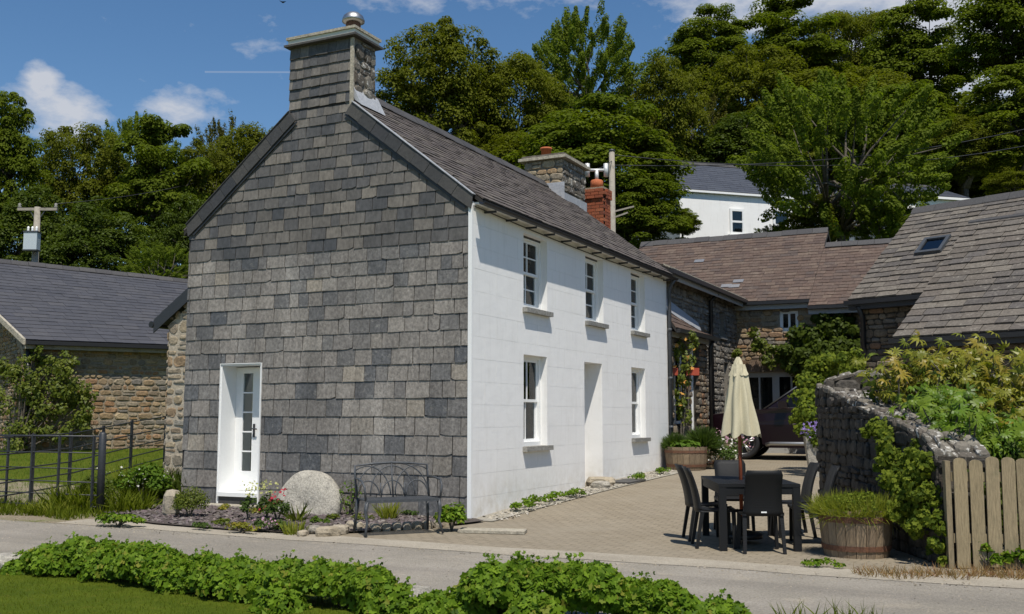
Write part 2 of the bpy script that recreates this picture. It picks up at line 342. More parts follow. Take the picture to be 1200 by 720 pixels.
def emit(pieces, name, m, parent, maxobj=300, restname=None, smooth=False, restmat=None):
    """pieces: list of (size, MB). The largest become objects of their own, the rest one part of kind stuff"""
    order = sorted(range(len(pieces)), key=lambda i: -pieces[i][0]); big = set(order[:maxobj]); rest = MB()
    for i, (sz, mb) in enumerate(pieces):
        if i in big:
            c = np.mean(np.array(mb.v), axis=0); base = np.zeros(3); q = parent
            while q is not None: base += np.array(q.location); q = q.parent
            o = mb.build(name, m, parent, smooth, True, None)
        else: rest.add(mb)
    if rest.f:
        o = rest.build(restname or (name + '_field'), restmat or m, parent, smooth); kind(o, 'stuff')

def scatter(name, tv, tf, pos, rot, scl, rnd, m, parent=None):
    """copies of a small template at pos (n,3), rot (n,3,3), scl (n,)"""
    tv = np.array(tv, float); tf = np.array(tf, int); n = len(pos); k = len(tv)
    V = np.einsum('nij,kj->nki', rot, tv) * np.asarray(scl).reshape(-1, 1, 1) + pos[:, None, :]
    F = (tf[None] + (np.arange(n) * k)[:, None, None]).reshape(-1, tf.shape[1])
    off = np.zeros(3); q = parent
    while q is not None: off += np.array(q.location); q = q.parent
    me = rawmesh(name, V.reshape(-1, 3) - off, F, np.repeat(rnd, len(tf)))
    return finish(name, me, m, parent)
def frames(nrm, spin=None):
    """rotation matrices whose z axis is nrm, x axis random"""
    nrm = nrm / np.linalg.norm(nrm, axis=1, keepdims=True); a = rng.normal(size=nrm.shape) if spin is None else spin
    x = np.cross(a, nrm); x /= np.linalg.norm(x, axis=1, keepdims=True) + 1e-9; y = np.cross(nrm, x)
    return np.stack([x, y, nrm], axis=2)
LEAF_V = [(0, -.5, 0), (.32, -.05, .07), (0, .5, 0), (-.32, -.05, .07)]; LEAF_F = [(0, 1, 2, 3)]
LOBE_V = [(0, 0, .0)] + [(math.sin(a) * r_ , -math.cos(a) * r_, .1 * r_ if i % 2 else .02) for i, (a, r_) in enumerate([(R(25 + 31 * j), .5 if j % 2 else .34) for j in range(11)])]
LOBE_F = [(0, i, i + 1) for i in range(1, 11)]
BLADE_V = [(-.03, 0, 0), (.03, 0, 0), (.022, .08, .55), (-.022, .08, .55), (0, .3, 1.0), (0, .3, 1.0)]; BLADE_F = [(0, 1, 2, 3), (3, 2, 4, 5)]

def wall_cells(mb, plane, c0, c1, lo_hi, openings, rnd=0.0):
    """rect (a0,a1,z0,z1) on plane 'x' or 'y', between depth c0 (front) and c1 (back), minus openings, as boxes"""
    a0, a1, z0, z1 = lo_hi
    A = sorted({a0, a1} | {min(max(v, a0), a1) for o in openings for v in o[:2]}); Z = sorted({z0, z1} | {min(max(v, z0), z1) for o in openings for v in o[2:]})
    for i in range(len(A) - 1):
        for j in range(len(Z) - 1):
            ca, cz = (A[i] + A[i + 1]) / 2, (Z[j] + Z[j + 1]) / 2
            if any(o[0] < ca < o[1] and o[2] < cz < o[3] for o in openings): continue
            if plane == 'x': mb.box(min(c0, c1), max(c0, c1), A[i], A[i + 1], Z[j], Z[j + 1], rnd)
            else: mb.box(A[i], A[i + 1], min(c0, c1), max(c0, c1), Z[j], Z[j + 1], rnd)
    return mb

def stones(o, u, v, w, h, hrange=(.1, .2), wrange=(.14, .42), proud=(.02, .05), gap=.018, keep=None, holes=(), warp=None):
    """rubble stones over a patch: origin o, unit u along, unit v up; normal = u x v. Returns pieces."""
    o = np.array(o, float); u = np.array(u, float); v = np.array(v, float); n = np.cross(u, v)
    out = []; z = 0.0
    while z < h - .03:
        rh = random.uniform(*hrange)
        if z + rh > h: rh = h - z
        x = -random.uniform(0, .15)
        while x < w:
            sw = random.uniform(*wrange) * (1 if rh > .13 else .8); x0, x1 = max(x, 0), min(x + sw, w); x += sw
            if x1 - x0 < .05: continue
            z0, z1 = z + random.uniform(-.012, .012), z + rh + random.uniform(-.012, .012)
            subs = [(x0, x1, z0, z1)]
            if rh > .15 and random.random() < .35: zm = (z0 + z1) / 2 + random.uniform(-.02, .02); subs = [(x0, x1, z0, zm), (x0, x1, zm, z1)]
            for (p0, p1, q0, q1) in subs:
                cx, cz = (p0 + p1) / 2, (q0 + q1) / 2
                if keep and not keep(cx, cz): continue
                if any(a - .03 < cx < b + .03 and c - .03 < cz < d + .03 for a, b, c, d in holes): continue
                g = gap / 2; p0 += g; p1 -= g; q0 += g; q1 -= g
                if p1 - p0 < .04 or q1 - q0 < .03: continue
                k = min(p1 - p0, q1 - q0) * .3
                def jj(s=1.0): return random.uniform(-.012, .012) * s
                ring = [(p0 + k + jj(), q0 + jj()), (p1 - k + jj(), q0 + jj()), (p1 + jj(), q0 + k + jj()), (p1 + jj(), q1 - k + jj()),
                        (p1 - k + jj(), q1 + jj()), (p0 + k + jj(), q1 + jj()), (p0 + jj(), q1 - k + jj()), (p0 + jj(), q0 + k + jj())]
                pr = random.uniform(*proud); mx, mz = (p0 + p1) / 2, (q0 + q1) / 2
                def pt(a, b, d):
                    if warp: return warp(a, b, d)
                    return o + u * a + v * b + n * d
                tx, tz = random.uniform(-.25, .25), random.uniform(-.2, .2)
                lo = [pt(a, b, -.02) for a, b in ring]
                mid = [pt(a, b, pr * .55) for a, b in ring]
                hi = [pt(mx + (a - mx) * .72, mz + (b - mz) * .72, pr + (a - mx) * tx * .3 + (b - mz) * tz * .3) for a, b in ring]
                F = [tuple(range(16, 24))]
                for i in range(8):
                    j = (i + 1) % 8; F += [(i, j, j + 8, i + 8), (i + 8, j + 8, j + 16, i + 16)]
                mb = MB(); mb.poly(lo + mid + hi, F, random.random() * .999 + .0005); out.append(((p1 - p0) * (q1 - q0), mb))
        z += rh
    return out

def slate_field(P0, P1, P2, P3, expo=.2, width=.3, thick=.012, gap=.006, wj=.25, rough_edge=0.0, expo_top=None, keep=None, lift=.006, slip=0.0):
    """lapped slates over the patch P0 (eave left) P1 (eave right) P2 (ridge right) P3 (ridge left)"""
    P0, P1, P2, P3 = [np.array(p, float) for p in (P0, P1, P2, P3)]
    up = ((P3 - P0) + (P2 - P1)) / 2; L = np.linalg.norm(up); al = ((P1 - P0) + (P2 - P3)) / 2; n = np.cross(al, up); n /= np.linalg.norm(n)
    def S(s, t): return (P0 * (1 - s) + P1 * s) * (1 - t) + (P3 * (1 - s) + P2 * s) * t
    out = []; t = 0.0; row = 0
    while t < 1 - .2 * expo / L:
        ex = expo if expo_top is None else expo + (expo_top - expo) * t
        dt = ex / L; t1 = min(t + dt, 1.0); t2 = min(t + dt * 1.12, 1.0)
        W = np.linalg.norm(S(1, t) - S(0, t)); x = -random.uniform(.1, .9) * width if row % 2 else -random.uniform(0, .35) * width
        while x < W:
            w = width * random.uniform(1 - wj, 1 + wj); x0, x1 = max(x, 0), min(x + w, W); x += w
            if x1 - x0 < .04: continue
            s0, s1 = (x0 + gap / 2) / W, (x1 - gap / 2) / W
            if keep and not keep((s0 + s1) / 2 * W, (t + t1) / 2 * L): continue
            d0 = (random.uniform(-1, 1) * rough_edge) / L; d1 = (random.uniform(-1, 1) * rough_edge) / L
            if slip and random.random() < slip: d0 -= random.uniform(.01, .04) / L; d1 -= random.uniform(.01, .04) / L
            a, b, c, d = S(s0, max(t + d0, -.01)), S(s1, max(t + d1, -.01)), S(s1, t2), S(s0, t2)
            th = thick * random.uniform(.8, 1.3); hl = lift + th; tw = random.uniform(-.003, .003)
            q = [a + n * (hl - th), b + n * (hl - th + tw), c + n * .001, d + n * .001, a + n * (hl + th * .6), b + n * (hl + th * .6 + tw), c + n * (.001 + th), d + n * (.001 + th)]
            mb = MB(); mb.poly(q, [(4, 5, 6, 7), (0, 1, 5, 4), (1, 2, 6, 5), (3, 0, 4, 7)], random.random() * .999 + .0005)
            out.append(((x1 - x0) * ex, mb))
        t = t1; row += 1
    return out
def ridge_tiles(a, b, name, m, parent, w=.16, h=.1, step=.45, slope=.8):
    a = np.array(a, float); b = np.array(b, float); L = np.linalg.norm(b - a); d = (b - a) / L; s = np.cross(d, [0, 0, 1]); s /= np.linalg.norm(s); n = max(1, round(L / step))
    for i in range(n):
        o0 = a + d * (L * i / n + .004); o1 = a + d * (L * (i + 1) / n - .004); z = random.uniform(-.008, .008)
        prof = [(-w, -w * slope), (0, h * .25), (w, -w * slope), (w * .9, -w * slope + .03), (0, h * .25 + .045), (-w * .9, -w * slope + .03)]
        mb = MB(); p = [o0 + s * q[0] + np.array([0, 0, q[1] + z]) for q in prof]; mb.prism(p, o1 - o0)
        mb.build(name, m, parent)
def bilin(P, s, t): return (P[0] * (1 - s) + P[1] * s) * (1 - t) + (P[3] * (1 - s) + P[2] * s) * t
def quad(mb, *p): mb.poly(p, [(0, 1, 2, 3)]); return mb
# ---------------------------------------------------------------- ground
def sheet_mat(name, c1, c2, c3=None, nscale=2.0, gscale=60, bstr=.5, bscale=80, rough=.92, bdist=.02, patch_rng=(.4, .65), streak=None, c4=None):
    m, nt, p, o = newmat(name)
    a = noise(nt, nscale, 5, .6); g = noise(nt, gscale, 4, .7)
    col = mixc(nt, rng_map(nt, a, patch_rng[0], patch_rng[1], 0, 1), c1, c2)
    if c3: col = mixc(nt, rng_map(nt, noise(nt, nscale * 3.1, 6, .7), .55, .75, 0, 1), col, c3)
    if streak:
        gq_ = _n(nt, 'ShaderNodeNewGeometry'); mq_ = _n(nt, 'ShaderNodeMapping'); mq_.inputs['Scale'].default_value = streak; nt.links.new(gq_.outputs['Position'], mq_.inputs[0]); col = mixc(nt, rng_map(nt, noise(nt, 1.0, 6, .65, mq_.outputs[0]), .42, .66, 0, .75), col, c4)
    f = rng_map(nt, g, .2, .8, .6, 1.4); cc = _n(nt, 'ShaderNodeCombineColor'); [nt.links.new(f, cc.inputs[i]) for i in range(3)]
    nt.links.new(mixc(nt, 1.0, col, cc.outputs[0], 'MULTIPLY'), p.inputs['Base Color']); p.inputs['Roughness'].default_value = rough; p.inputs['Specular IOR Level'].default_value = .12
    bump(nt, p, noise(nt, bscale, 5, .7), bstr, bdist); MATS[name] = m; return m
sheet_mat('mat_road', (.29, .262, .215), (.37, .333, .28), (.43, .372, .29), .6, 45, 1.0, 60, streak=(.12, 1.5, 1), c4=(.23, .208, .178))
sheet_mat('mat_concrete', (.36, .32, .255), (.3, .265, .21), (.4, .35, .275), 1.2, 60, .5, 60)
sheet_mat('mat_terrain', (.03, .05, .01), (.045, .055, .014), (.03, .03, .015), .4, 6, .6, 10, bdist=.1)
sheet_mat('mat_grass', (.075, .1, .007), (.1, .12, .01), (.125, .13, .02), 1.5, 40, .8, 70, bdist=.03)
sheet_mat('mat_lawn', (.065, .095, .005), (.09, .12, .007), (.13, .135, .016), 2.2, 50, .8, 90, bdist=.02)
sheet_mat('mat_bed', (.12, .1, .09), (.15, .125, .11), (.1, .09, .06), 3, 50, .9, 50, bdist=.05)
sheet_mat('mat_gravel', (.42, .39, .33), (.33, .3, .24), (.25, .21, .14), 3, 30, .9, 45, bdist=.04)
sheet_mat('mat_verge', (.26, .215, .15), (.16, .17, .06), (.33, .28, .2), 2, 40, .8, 50, bdist=.03, patch_rng=(.45, .7))
# brick paving: small worn setts
m, nt, p, o = newmat('mat_paving')
g = _n(nt, 'ShaderNodeNewGeometry'); mpn = _n(nt, 'ShaderNodeMapping'); mpn.inputs['Rotation'].default_value = (0, 0, R(8)); nt.links.new(g.outputs['Position'], mpn.inputs[0])
bt = _n(nt, 'ShaderNodeTexBrick'); nt.links.new(mpn.outputs[0], bt.inputs['Vector'])
for k, v in (('Scale', 1.0), ('Mortar Size', .012), ('Mortar Smooth', .4), ('Bias', 0.0), ('Brick Width', .21), ('Row Height', .105)): bt.inputs[k].default_value = v
bt.inputs['Color1'].default_value = (.235, .197, .142, 1); bt.inputs['Color2'].default_value = (.28, .235, .17, 1); bt.inputs['Mortar'].default_value = (.17, .142, .1, 1)
st = noise(nt, .8, 6, .65); col = mixc(nt, rng_map(nt, st, .42, .68, 0, .6), bt.outputs[0], (.29, .252, .19)); st2 = noise(nt, 3.3, 6, .7); col = mixc(nt, rng_map(nt, st2, .56, .75, 0, .7), col, (.17, .14, .085))
gg = rng_map(nt, noise(nt, 70, 4, .7), .2, .8, .7, 1.3); cc = _n(nt, 'ShaderNodeCombineColor'); [nt.links.new(gg, cc.inputs[i]) for i in range(3)]
nt.links.new(mixc(nt, 1.0, col, cc.outputs[0], 'MULTIPLY'), p.inputs['Base Color']); p.inputs['Roughness'].default_value = .9; p.inputs['Specular IOR Level'].default_value = .25
hm = _n(nt, 'ShaderNodeMath', operation='ADD'); nt.links.new(rng_map(nt, bt.outputs['Fac'], 0, 1, 1, 0), hm.inputs[0]); nt.links.new(noise(nt, 40, 4), hm.inputs[1])
bump(nt, p, hm.outputs[0], .6, .012); MATS['mat_paving'] = m

def sheet(name, A, B, m, off=.004, n=40, k=12, k2='structure'):
    """ribbon between polylines A and B (lists of xy), draped on the ground"""
    def samp(P, t):
        P = np.array(P, float); s = np.r_[0, np.cumsum(np.linalg.norm(np.diff(P, axis=0), axis=1))]; s /= s[-1]
        return np.stack([np.interp(t, s, P[:, 0]), np.interp(t, s, P[:, 1])], 1)
    t = np.linspace(0, 1, n + 1); a = samp(A, t); b = samp(B, t); w = np.linspace(0, 1, k + 1)
    XY = a[:, None] * (1 - w)[None, :, None] + b[:, None] * w[None, :, None]
    Z = hgt(XY[..., 0], XY[..., 1]) + off
    V = np.concatenate([XY, Z[..., None]], 2).reshape(-1, 3)
    i, j = np.meshgrid(np.arange(n), np.arange(k), indexing='ij'); q = (i * (k + 1) + j).ravel()
    F = np.stack([q, q + k + 1, q + k + 2, q + 1], 1)
    V0, V1, V2 = V[F[0][0]], V[F[0][1]], V[F[0][2]]
    if np.cross(V1 - V0, V2 - V0)[2] < 0: F = F[:, ::-1]
    ob = finish(name, rawmesh(name, V, F), m, smooth=True); return kind(ob, k2)

g1 = np.sinh(np.linspace(-1, 1, 221) * 4.2) / np.sinh(4.2) * 420
X, Y = np.meshgrid(g1 - 2, g1 + 6, indexing='ij')
Z = hgt(X, Y); nearz = (X > -40) & (X < 30) & (Y > -40) & (Y < 26)
Z = Z - .12 * nearz - .05
n = len(g1); i, j = np.meshgrid(np.arange(n - 1), np.arange(n - 1), indexing='ij'); q = (i * n + j).ravel()
kind(finish('terrain', rawmesh('terrain', np.stack([X, Y, Z], 2).reshape(-1, 3), np.stack([q, q + n, q + n + 1, q + 1], 1)), 'mat_terrain', smooth=True), 'structure')
def wob(x0, x1, y, amp, st=.5, ph=0):
    xs = np.arange(x0, x1 + st, st); return [(x, y + amp * (math.sin(x * 1.7 + ph) + .6 * math.sin(x * 4.1 + ph * 2) + .4 * math.sin(x * .5 + ph))) for x in xs]
sheet('road', wob(-38, 29, -5.95, .05), wob(-38, 29, -3.08, .035, ph=1), 'mat_road', .004, 160, 10)
sheet('lawn', [(-38, -39), (29, -39)], wob(-38, 29, -5.97, .05), 'mat_lawn', .012, 120, 60)
sheet('concrete_apron', wob(-4.8, 9, -3.1, .035, ph=1), wob(-4.8, 9, -2.55, .03, ph=2), 'mat_concrete', .008, 60, 3)
sheet('courtyard_paving', [(-.6, -2.62), (14, -2.62)], [(-.6, 18), (14, 18)], 'mat_paving', .0, 60, 60)
sheet('grass_verge', wob(-38, -4.75, -3.12, .05, ph=1), wob(-38, -4.75, 1.0, 0), 'mat_verge', .006, 60, 10)
sheet('grass_field', [(-38, .9), (-5.0, .9)], [(-38, 26), (-5.0, 26)], 'mat_grass', .004, 70, 50)
sheet('side_yard', [(14, -3), (29, -3)], [(14, 26), (29, 26)], 'mat_grass', .004, 20, 30)
sheet('back_yard', [(-5.2, 17.9), (14.1, 17.9)], [(-5.2, 26), (14.1, 26)], 'mat_grass', .004, 20, 20)
sheet('flower_bed', [(-5.4, -1.75), (-4.6, -2.4), (-3.4, -2.66), (-2.0, -2.72), (-.95, -2.6), (-.5, -2.1), (.05, -1.15), (.25, -.5), (.3, -.2)], [(-5.4, .02), (-4, .02), (-2, .02), (0, .02), (.05, .02)], 'mat_bed', .03, 40, 14)
sheet('gravel_strip', [(.0, -.1), (0, 9.4)], [(.38, -.1), (.5, 2), (.62, 5), (.75, 9.4)], 'mat_gravel', .012, 40, 6)

# ---------------------------------------------------------------- the slate hung cottage
RX, RZ, EZ, HX0, HY1 = -2.78, 6.88, 4.72, -5.52, 9.36
SL = (RZ - EZ) / (-RX)
house = thing('cottage', 'white rendered cottage with slate-hung gable end and tall slated chimney beside the lane', 'house', (-2.75, 4.6, 0))
WIN = [('up', 1.74, 2.68, 3.24, 4.47), ('up', 4.42, 5.34, 3.24, 4.50), ('up', 6.93, 7.82, 3.24, 4.49),
       ('lo', 1.74, 2.66, 1.0, 2.48), ('lo', 6.90, 7.78, 1.03, 2.49)]
DOOR = (4.33, 5.23, .12, 2.48)
ops = [w[1:] for w in WIN] + [DOOR]
GD = (-4.72, -3.88, .02, 2.34)
wl = MB()
wall_cells(wl, 'x', -.0045, -.5, (.012, HY1 - .012, -.3, EZ - .06), ops)
wall_cells(wl, 'y', .002, .45, (HX0, -.5, -.3, EZ - .06), [GD])
wl.box(-.5, -.0045, .002, .0119, -.3, EZ - .06)
wl.box(HX0, HX0 + .45, .45, HY1, -.3, EZ - .06); wl.box(HX0 + .45, -.5, HY1 - .45, HY1 - .012, -.3, EZ - .06)
for y0, y1 in ((.002, .42), (HY1 - .45, HY1 - .012)):
    wl.prism([(HX0 + .03, y0, EZ - .06), (-.03, y0, EZ - .06), (RX, y0, RZ - .1)], (0, y1 - y0, 0))
# lined out render
m, nt, p, o = newmat('render_white')
a = noise(nt, 1.2, 6, .65); g = _n(nt, 'ShaderNodeNewGeometry'); sp = _n(nt, 'ShaderNodeSeparateXYZ'); nt.links.new(g.outputs['Position'], sp.inputs[0])
mpn = _n(nt, 'ShaderNodeMapping'); mpn.inputs['Scale'].default_value = (4, 4, .5); nt.links.new(g.outputs['Position'], mpn.inputs[0])
strk = noise(nt, 2.0, 6, .7, mpn.outputs[0])
col = mixc(nt, rng_map(nt, a, .45, .75, 0, .5), (.85, .84, .815), (.79, .775, .745)); col = mixc(nt, rng_map(nt, strk, .52, .78, 0, .5), col, (.66, .65, .61))
dirt = noise(nt, 6, 6, .7); low = _n(nt, 'ShaderNodeMapRange'); nt.links.new(sp.outputs[2], low.inputs[0]); [setattr(low.inputs[k + 1], 'default_value', v) for k, v in enumerate((.05, .75, 1, 0))]
mm = _n(nt, 'ShaderNodeMath', operation='MULTIPLY'); nt.links.new(low.outputs[0], mm.inputs[0]); nt.links.new(rng_map(nt, dirt, .35, .7, 0, .8), mm.inputs[1])
col = mixc(nt, mm.outputs[0], col, (.55, .5, .41))
nt.links.new(col, p.inputs['Base Color']); p.inputs['Roughness'].default_value = .75; p.inputs['Specular IOR Level'].default_value = .2
hb = _n(nt, 'ShaderNodeMath', operation='ADD'); nt.links.new(noise(nt, 3, 5, .6), hb.inputs[0]); nt.links.new(rng_map(nt, noise(nt, 60, 4), 0, 1, 0, .15), hb.inputs[1]); bump(nt, p, hb.outputs[0], .28, .03)
MATS['render_white'] = m
wl.build('wall', 'render_white', house)
# scored render blocks, each its own piece
zr = -.02; row = 0
while zr < EZ - .08:
    z1 = min(zr + .335, EZ - .07); y = -.0 - (.38 if row % 2 else 0)
    while y < HY1:
        y1 = min(y + .76, HY1); y0 = max(y, .012)
        b = MB(); e = .0016
        wall_cells(b, 'x', random.uniform(-.0006, .0006), -.0046, (y0 + e if y0 > .013 else y0, y1 - e, zr + e, z1 - e), ops)
        if b.f: b.build('render_block', 'render_white', house)
        y += .76
    zr += .335; row += 1
# white edge strip at the corner
MB().box(-.06, .004, -.034, .0118, -.05, EZ - .1).build('corner_bead', 'white_paint', house)

# gable slates
bkm = MB(); wall_cells(bkm, 'y', .0015, -.002, (HX0 + .001, -.061, -.02, EZ), [(GD[0] - .001, GD[1] + .001, .0, GD[3] + .001)]); bkm.prism([(HX0 + .01, .0015, EZ + .0005), (-.061, .0015, EZ + .0005), (RX, .0015, RZ - .05)], (0, -.0035, 0)); bkm.build('cladding_felt', 'underlay', house)
pieces = []; pieces_up = []
z = .02; row = 0
def gx(zz):
    if zz <= EZ + .02: return HX0, -.062
    d = (zz - EZ) / SL; return HX0 + d, -d
def add_slate(x0, x1, zb, zt, z):
    g_ = random.uniform(.005, .009); t = .018 * random.uniform(.85, 1.2); tt = random.uniform(-.0015, .0015); skew = random.uniform(-.005, .005); a0, a1 = x0 + g_, x1 - g_; ns = 4
    bot = [(a0 + (a1 - a0) * k / ns, zb + .004 + random.uniform(-.0028, .0028) + skew * (k / ns - .5)) for k in range(ns + 1)]
    if random.random() < .05: bot[0] = (bot[0][0] + .004, bot[0][1] + .022)
    if random.random() < .05: bot[-1] = (bot[-1][0] - .004, bot[-1][1] + .022)
    fr = [(px, -t + tt * (k - 2), pz) for k, (px, pz) in enumerate(bot)] + [(a1 + random.uniform(-.003, .003), -.006, zt + .012), (a0 + random.uniform(-.003, .003), -.006, zt + .012)]
    bk = [(px, -.003, pz) for px, py, pz in fr]; nv = len(fr)
    mb = MB(); mb.poly(fr + bk, [tuple(range(nv))] + [(k + nv, (k + 1) % nv + nv, (k + 1) % nv, k) for k in range(nv) if k != nv - 2], random.random() * .999 + .0005)
    (pieces if z < 3.9 else pieces_up).append(((a1 - a0) * (zt - zb), mb))
while z < RZ - .55:
    h = max(.185, .31 - .12 * z / 4.6) * random.uniform(.97, 1.03); z1 = z + h
    xl, xr = gx(z1 - .02); W0 = .395 - .11 * min(z / 5, 1)
    x = xl - random.uniform(0, .3)
    while x < xr:
        w = W0 * random.choice([.6, .88, .95, 1.0, 1.05, 1.1, 1.15]) * random.uniform(.93, 1.07); x0, x1 = max(x, xl), min(x + w, xr); x += w
        if xr - x1 < .07: x1 = xr; x = xr + 1
        if x1 - x0 < .05: continue
        segs = [(x0, x1, z, z1)]
        L_, R_ = GD[0] - .014, GD[1] + .014
        if x1 > L_ and x0 < R_ and z < GD[3] + .014:
            segs = []
            if x0 < L_ - .03: segs.append((x0, L_, z, z1))
            if x1 > R_ + .03: segs.append((R_, x1, z, z1))
            if z1 > GD[3] + .05: segs.append((max(x0, L_), min(x1, R_), GD[3] + .014, z1))
        for x0_, x1_, zb, zt in segs: add_slate(x0_, x1_, zb, zt, z)
    z = z1; row += 1
tot = len(pieces) + len(pieces_up)
nup = max(0, min(len(pieces_up), 300 - len(pieces)))
emit(pieces, 'slate', 'slate_gable', house, 300, 'gable_slates')
emit(pieces_up, 'slate', 'slate_upper', house, nup, 'upper_gable_slates')
# verge slates
for sgn in (0, 1):
    A = np.array([HX0 - .03, -.0, EZ + .03]) if sgn == 0 else np.array([.03, 0, EZ + .03])
    B = np.array([RX - .62, 0, RZ - .62 * SL + .06]) if sgn == 0 else np.array([RX + .62, 0, RZ - .62 * SL + .06])
    d = B - A; L = np.linalg.norm(d); d /= L; nrm = np.array([-d[2], 0, d[0]]); nrm = -nrm if nrm[2] > 0 else nrm
    k = 9
    for i in range(k):
        a = A + d * (L * i / k + .003); b = A + d * (L * (i + 1) / k - .003); wd = .205 + random.uniform(-.006, .006)
        q = [a, b, b + nrm * wd, a + nrm * wd]
        if i == 0: q[3] = a + nrm * wd * .9 - d * .1
        MB().prism([p_ + np.array([0, -.036 - .004 * (i % 2), 0]) for p_ in q], (0, -.022, 0), random.random()).build('verge_slate', 'slate_verge', house)
    a, b = A + nrm * .215, B + nrm * .215
    MB().prism([a + np.array([0, -.034, 0]), b + np.array([0, -.034, 0]), b + nrm * .035 + np.array([0, -.034, 0]), a + nrm * .035 + np.array([0, -.034, 0])], (0, -.006, 0)).build('verge_batten', 'black_iron', house)
    a, b = A - nrm * .0, B
    MB().obox(a + np.array([0, -.075, .004]), b - a, (0, .12, 0), -nrm * .012).build('lead_edge', 'lead' if sgn else 'ridge_dark', house)
# roof
rf = MB(); ov = .15
eR0, eR1 = np.array([ov, .02, EZ - ov * SL + .08]), np.array([ov, HY1 + .1, EZ - ov * SL + .08]); rR0, rR1 = np.array([RX, .02, RZ + .06]), np.array([RX, HY1 + .1, RZ + .06])
eL0, eL1 = np.array([HX0 - ov, .02, EZ - ov * SL + .06]), np.array([HX0 - ov, HY1 + .1, EZ - ov * SL + .06])
dn = np.array([0, 0, -.07])
for q in ([eR0, eR1, rR1, rR0], [eL1, eL0, rR0, rR1]):
    q = [p_ + np.array([0, 0, -.012]) for p_ in q]; rf.prism([p_ + dn for p_ in q], -dn)
roof = rf.build('roof', 'underlay', house)
pc = slate_field(eR0, eR1, rR1, rR0, .165, .27, .014, .006, rough_edge=.008)
emit(pc, 'slate', 'slate_roof', roof, 0, 'roof_slates')
pc = slate_field(eL1, eL0, rR0, rR1, .3, .5, .014, .006); emit(pc, 'slate', 'slate_roof', roof, 0, 'rear_roof_slates')
ridge_tiles((RX, .55, RZ + .12), (RX, HY1 + .08, RZ + .12), 'ridge_tile', 'ridge_dark', roof, .15, .1, .45, SL)
# eaves: soffit, gutter, brackets, cable
gz = EZ - ov * SL + .02
MB().box(.004, ov - .015, .05, HY1, EZ - .1, EZ - .065).build('soffit_board', 'white_paint', house)
gt = MB(); n = 8
prof = [(ov + .06 + .055 * math.cos(a), gz + .0 + .055 * math.sin(a)) for a in np.linspace(math.pi, 2 * math.pi, n)] + [(ov + .06 + .047 * math.cos(a), gz + .004 + .047 * math.sin(a)) for a in np.linspace(2 * math.pi, math.pi, n)]
gt.prism([(x_, -.12, z_) for x_, z_ in prof][::-1], (0, HY1 + .22, 0)); gt.build('gutter', 'black_plastic', house)
for k in range(13):
    y = .35 + k * .73; MB().box(.006, ov + .05, y, y + .03, gz - .085, gz - .055).build('gutter_bracket', 'black_iron', house)
MB().tube([(.012, y, EZ - .13 - .06 * math.sin(y * .33)) for y in np.linspace(.0, HY1 - .2, 30)], .009, 5).build('cable', 'black_plastic', house)
MB().tube([(ov + .06, HY1 - .02, gz - .03), (.12, HY1 - .02, gz - .16), (.07, HY1 - .02, gz - .3), (.07, HY1 - .02, .33)], .042, 10).build('downpipe', 'grey_iron', house, True)
for z_ in (1.2, 2.3, 3.4): MB().tube([(.07, HY1 - .02, z_), (.07, HY1 - .02, z_ + .07)], .052, 10).build('pipe_collar', 'grey_iron', house, True)
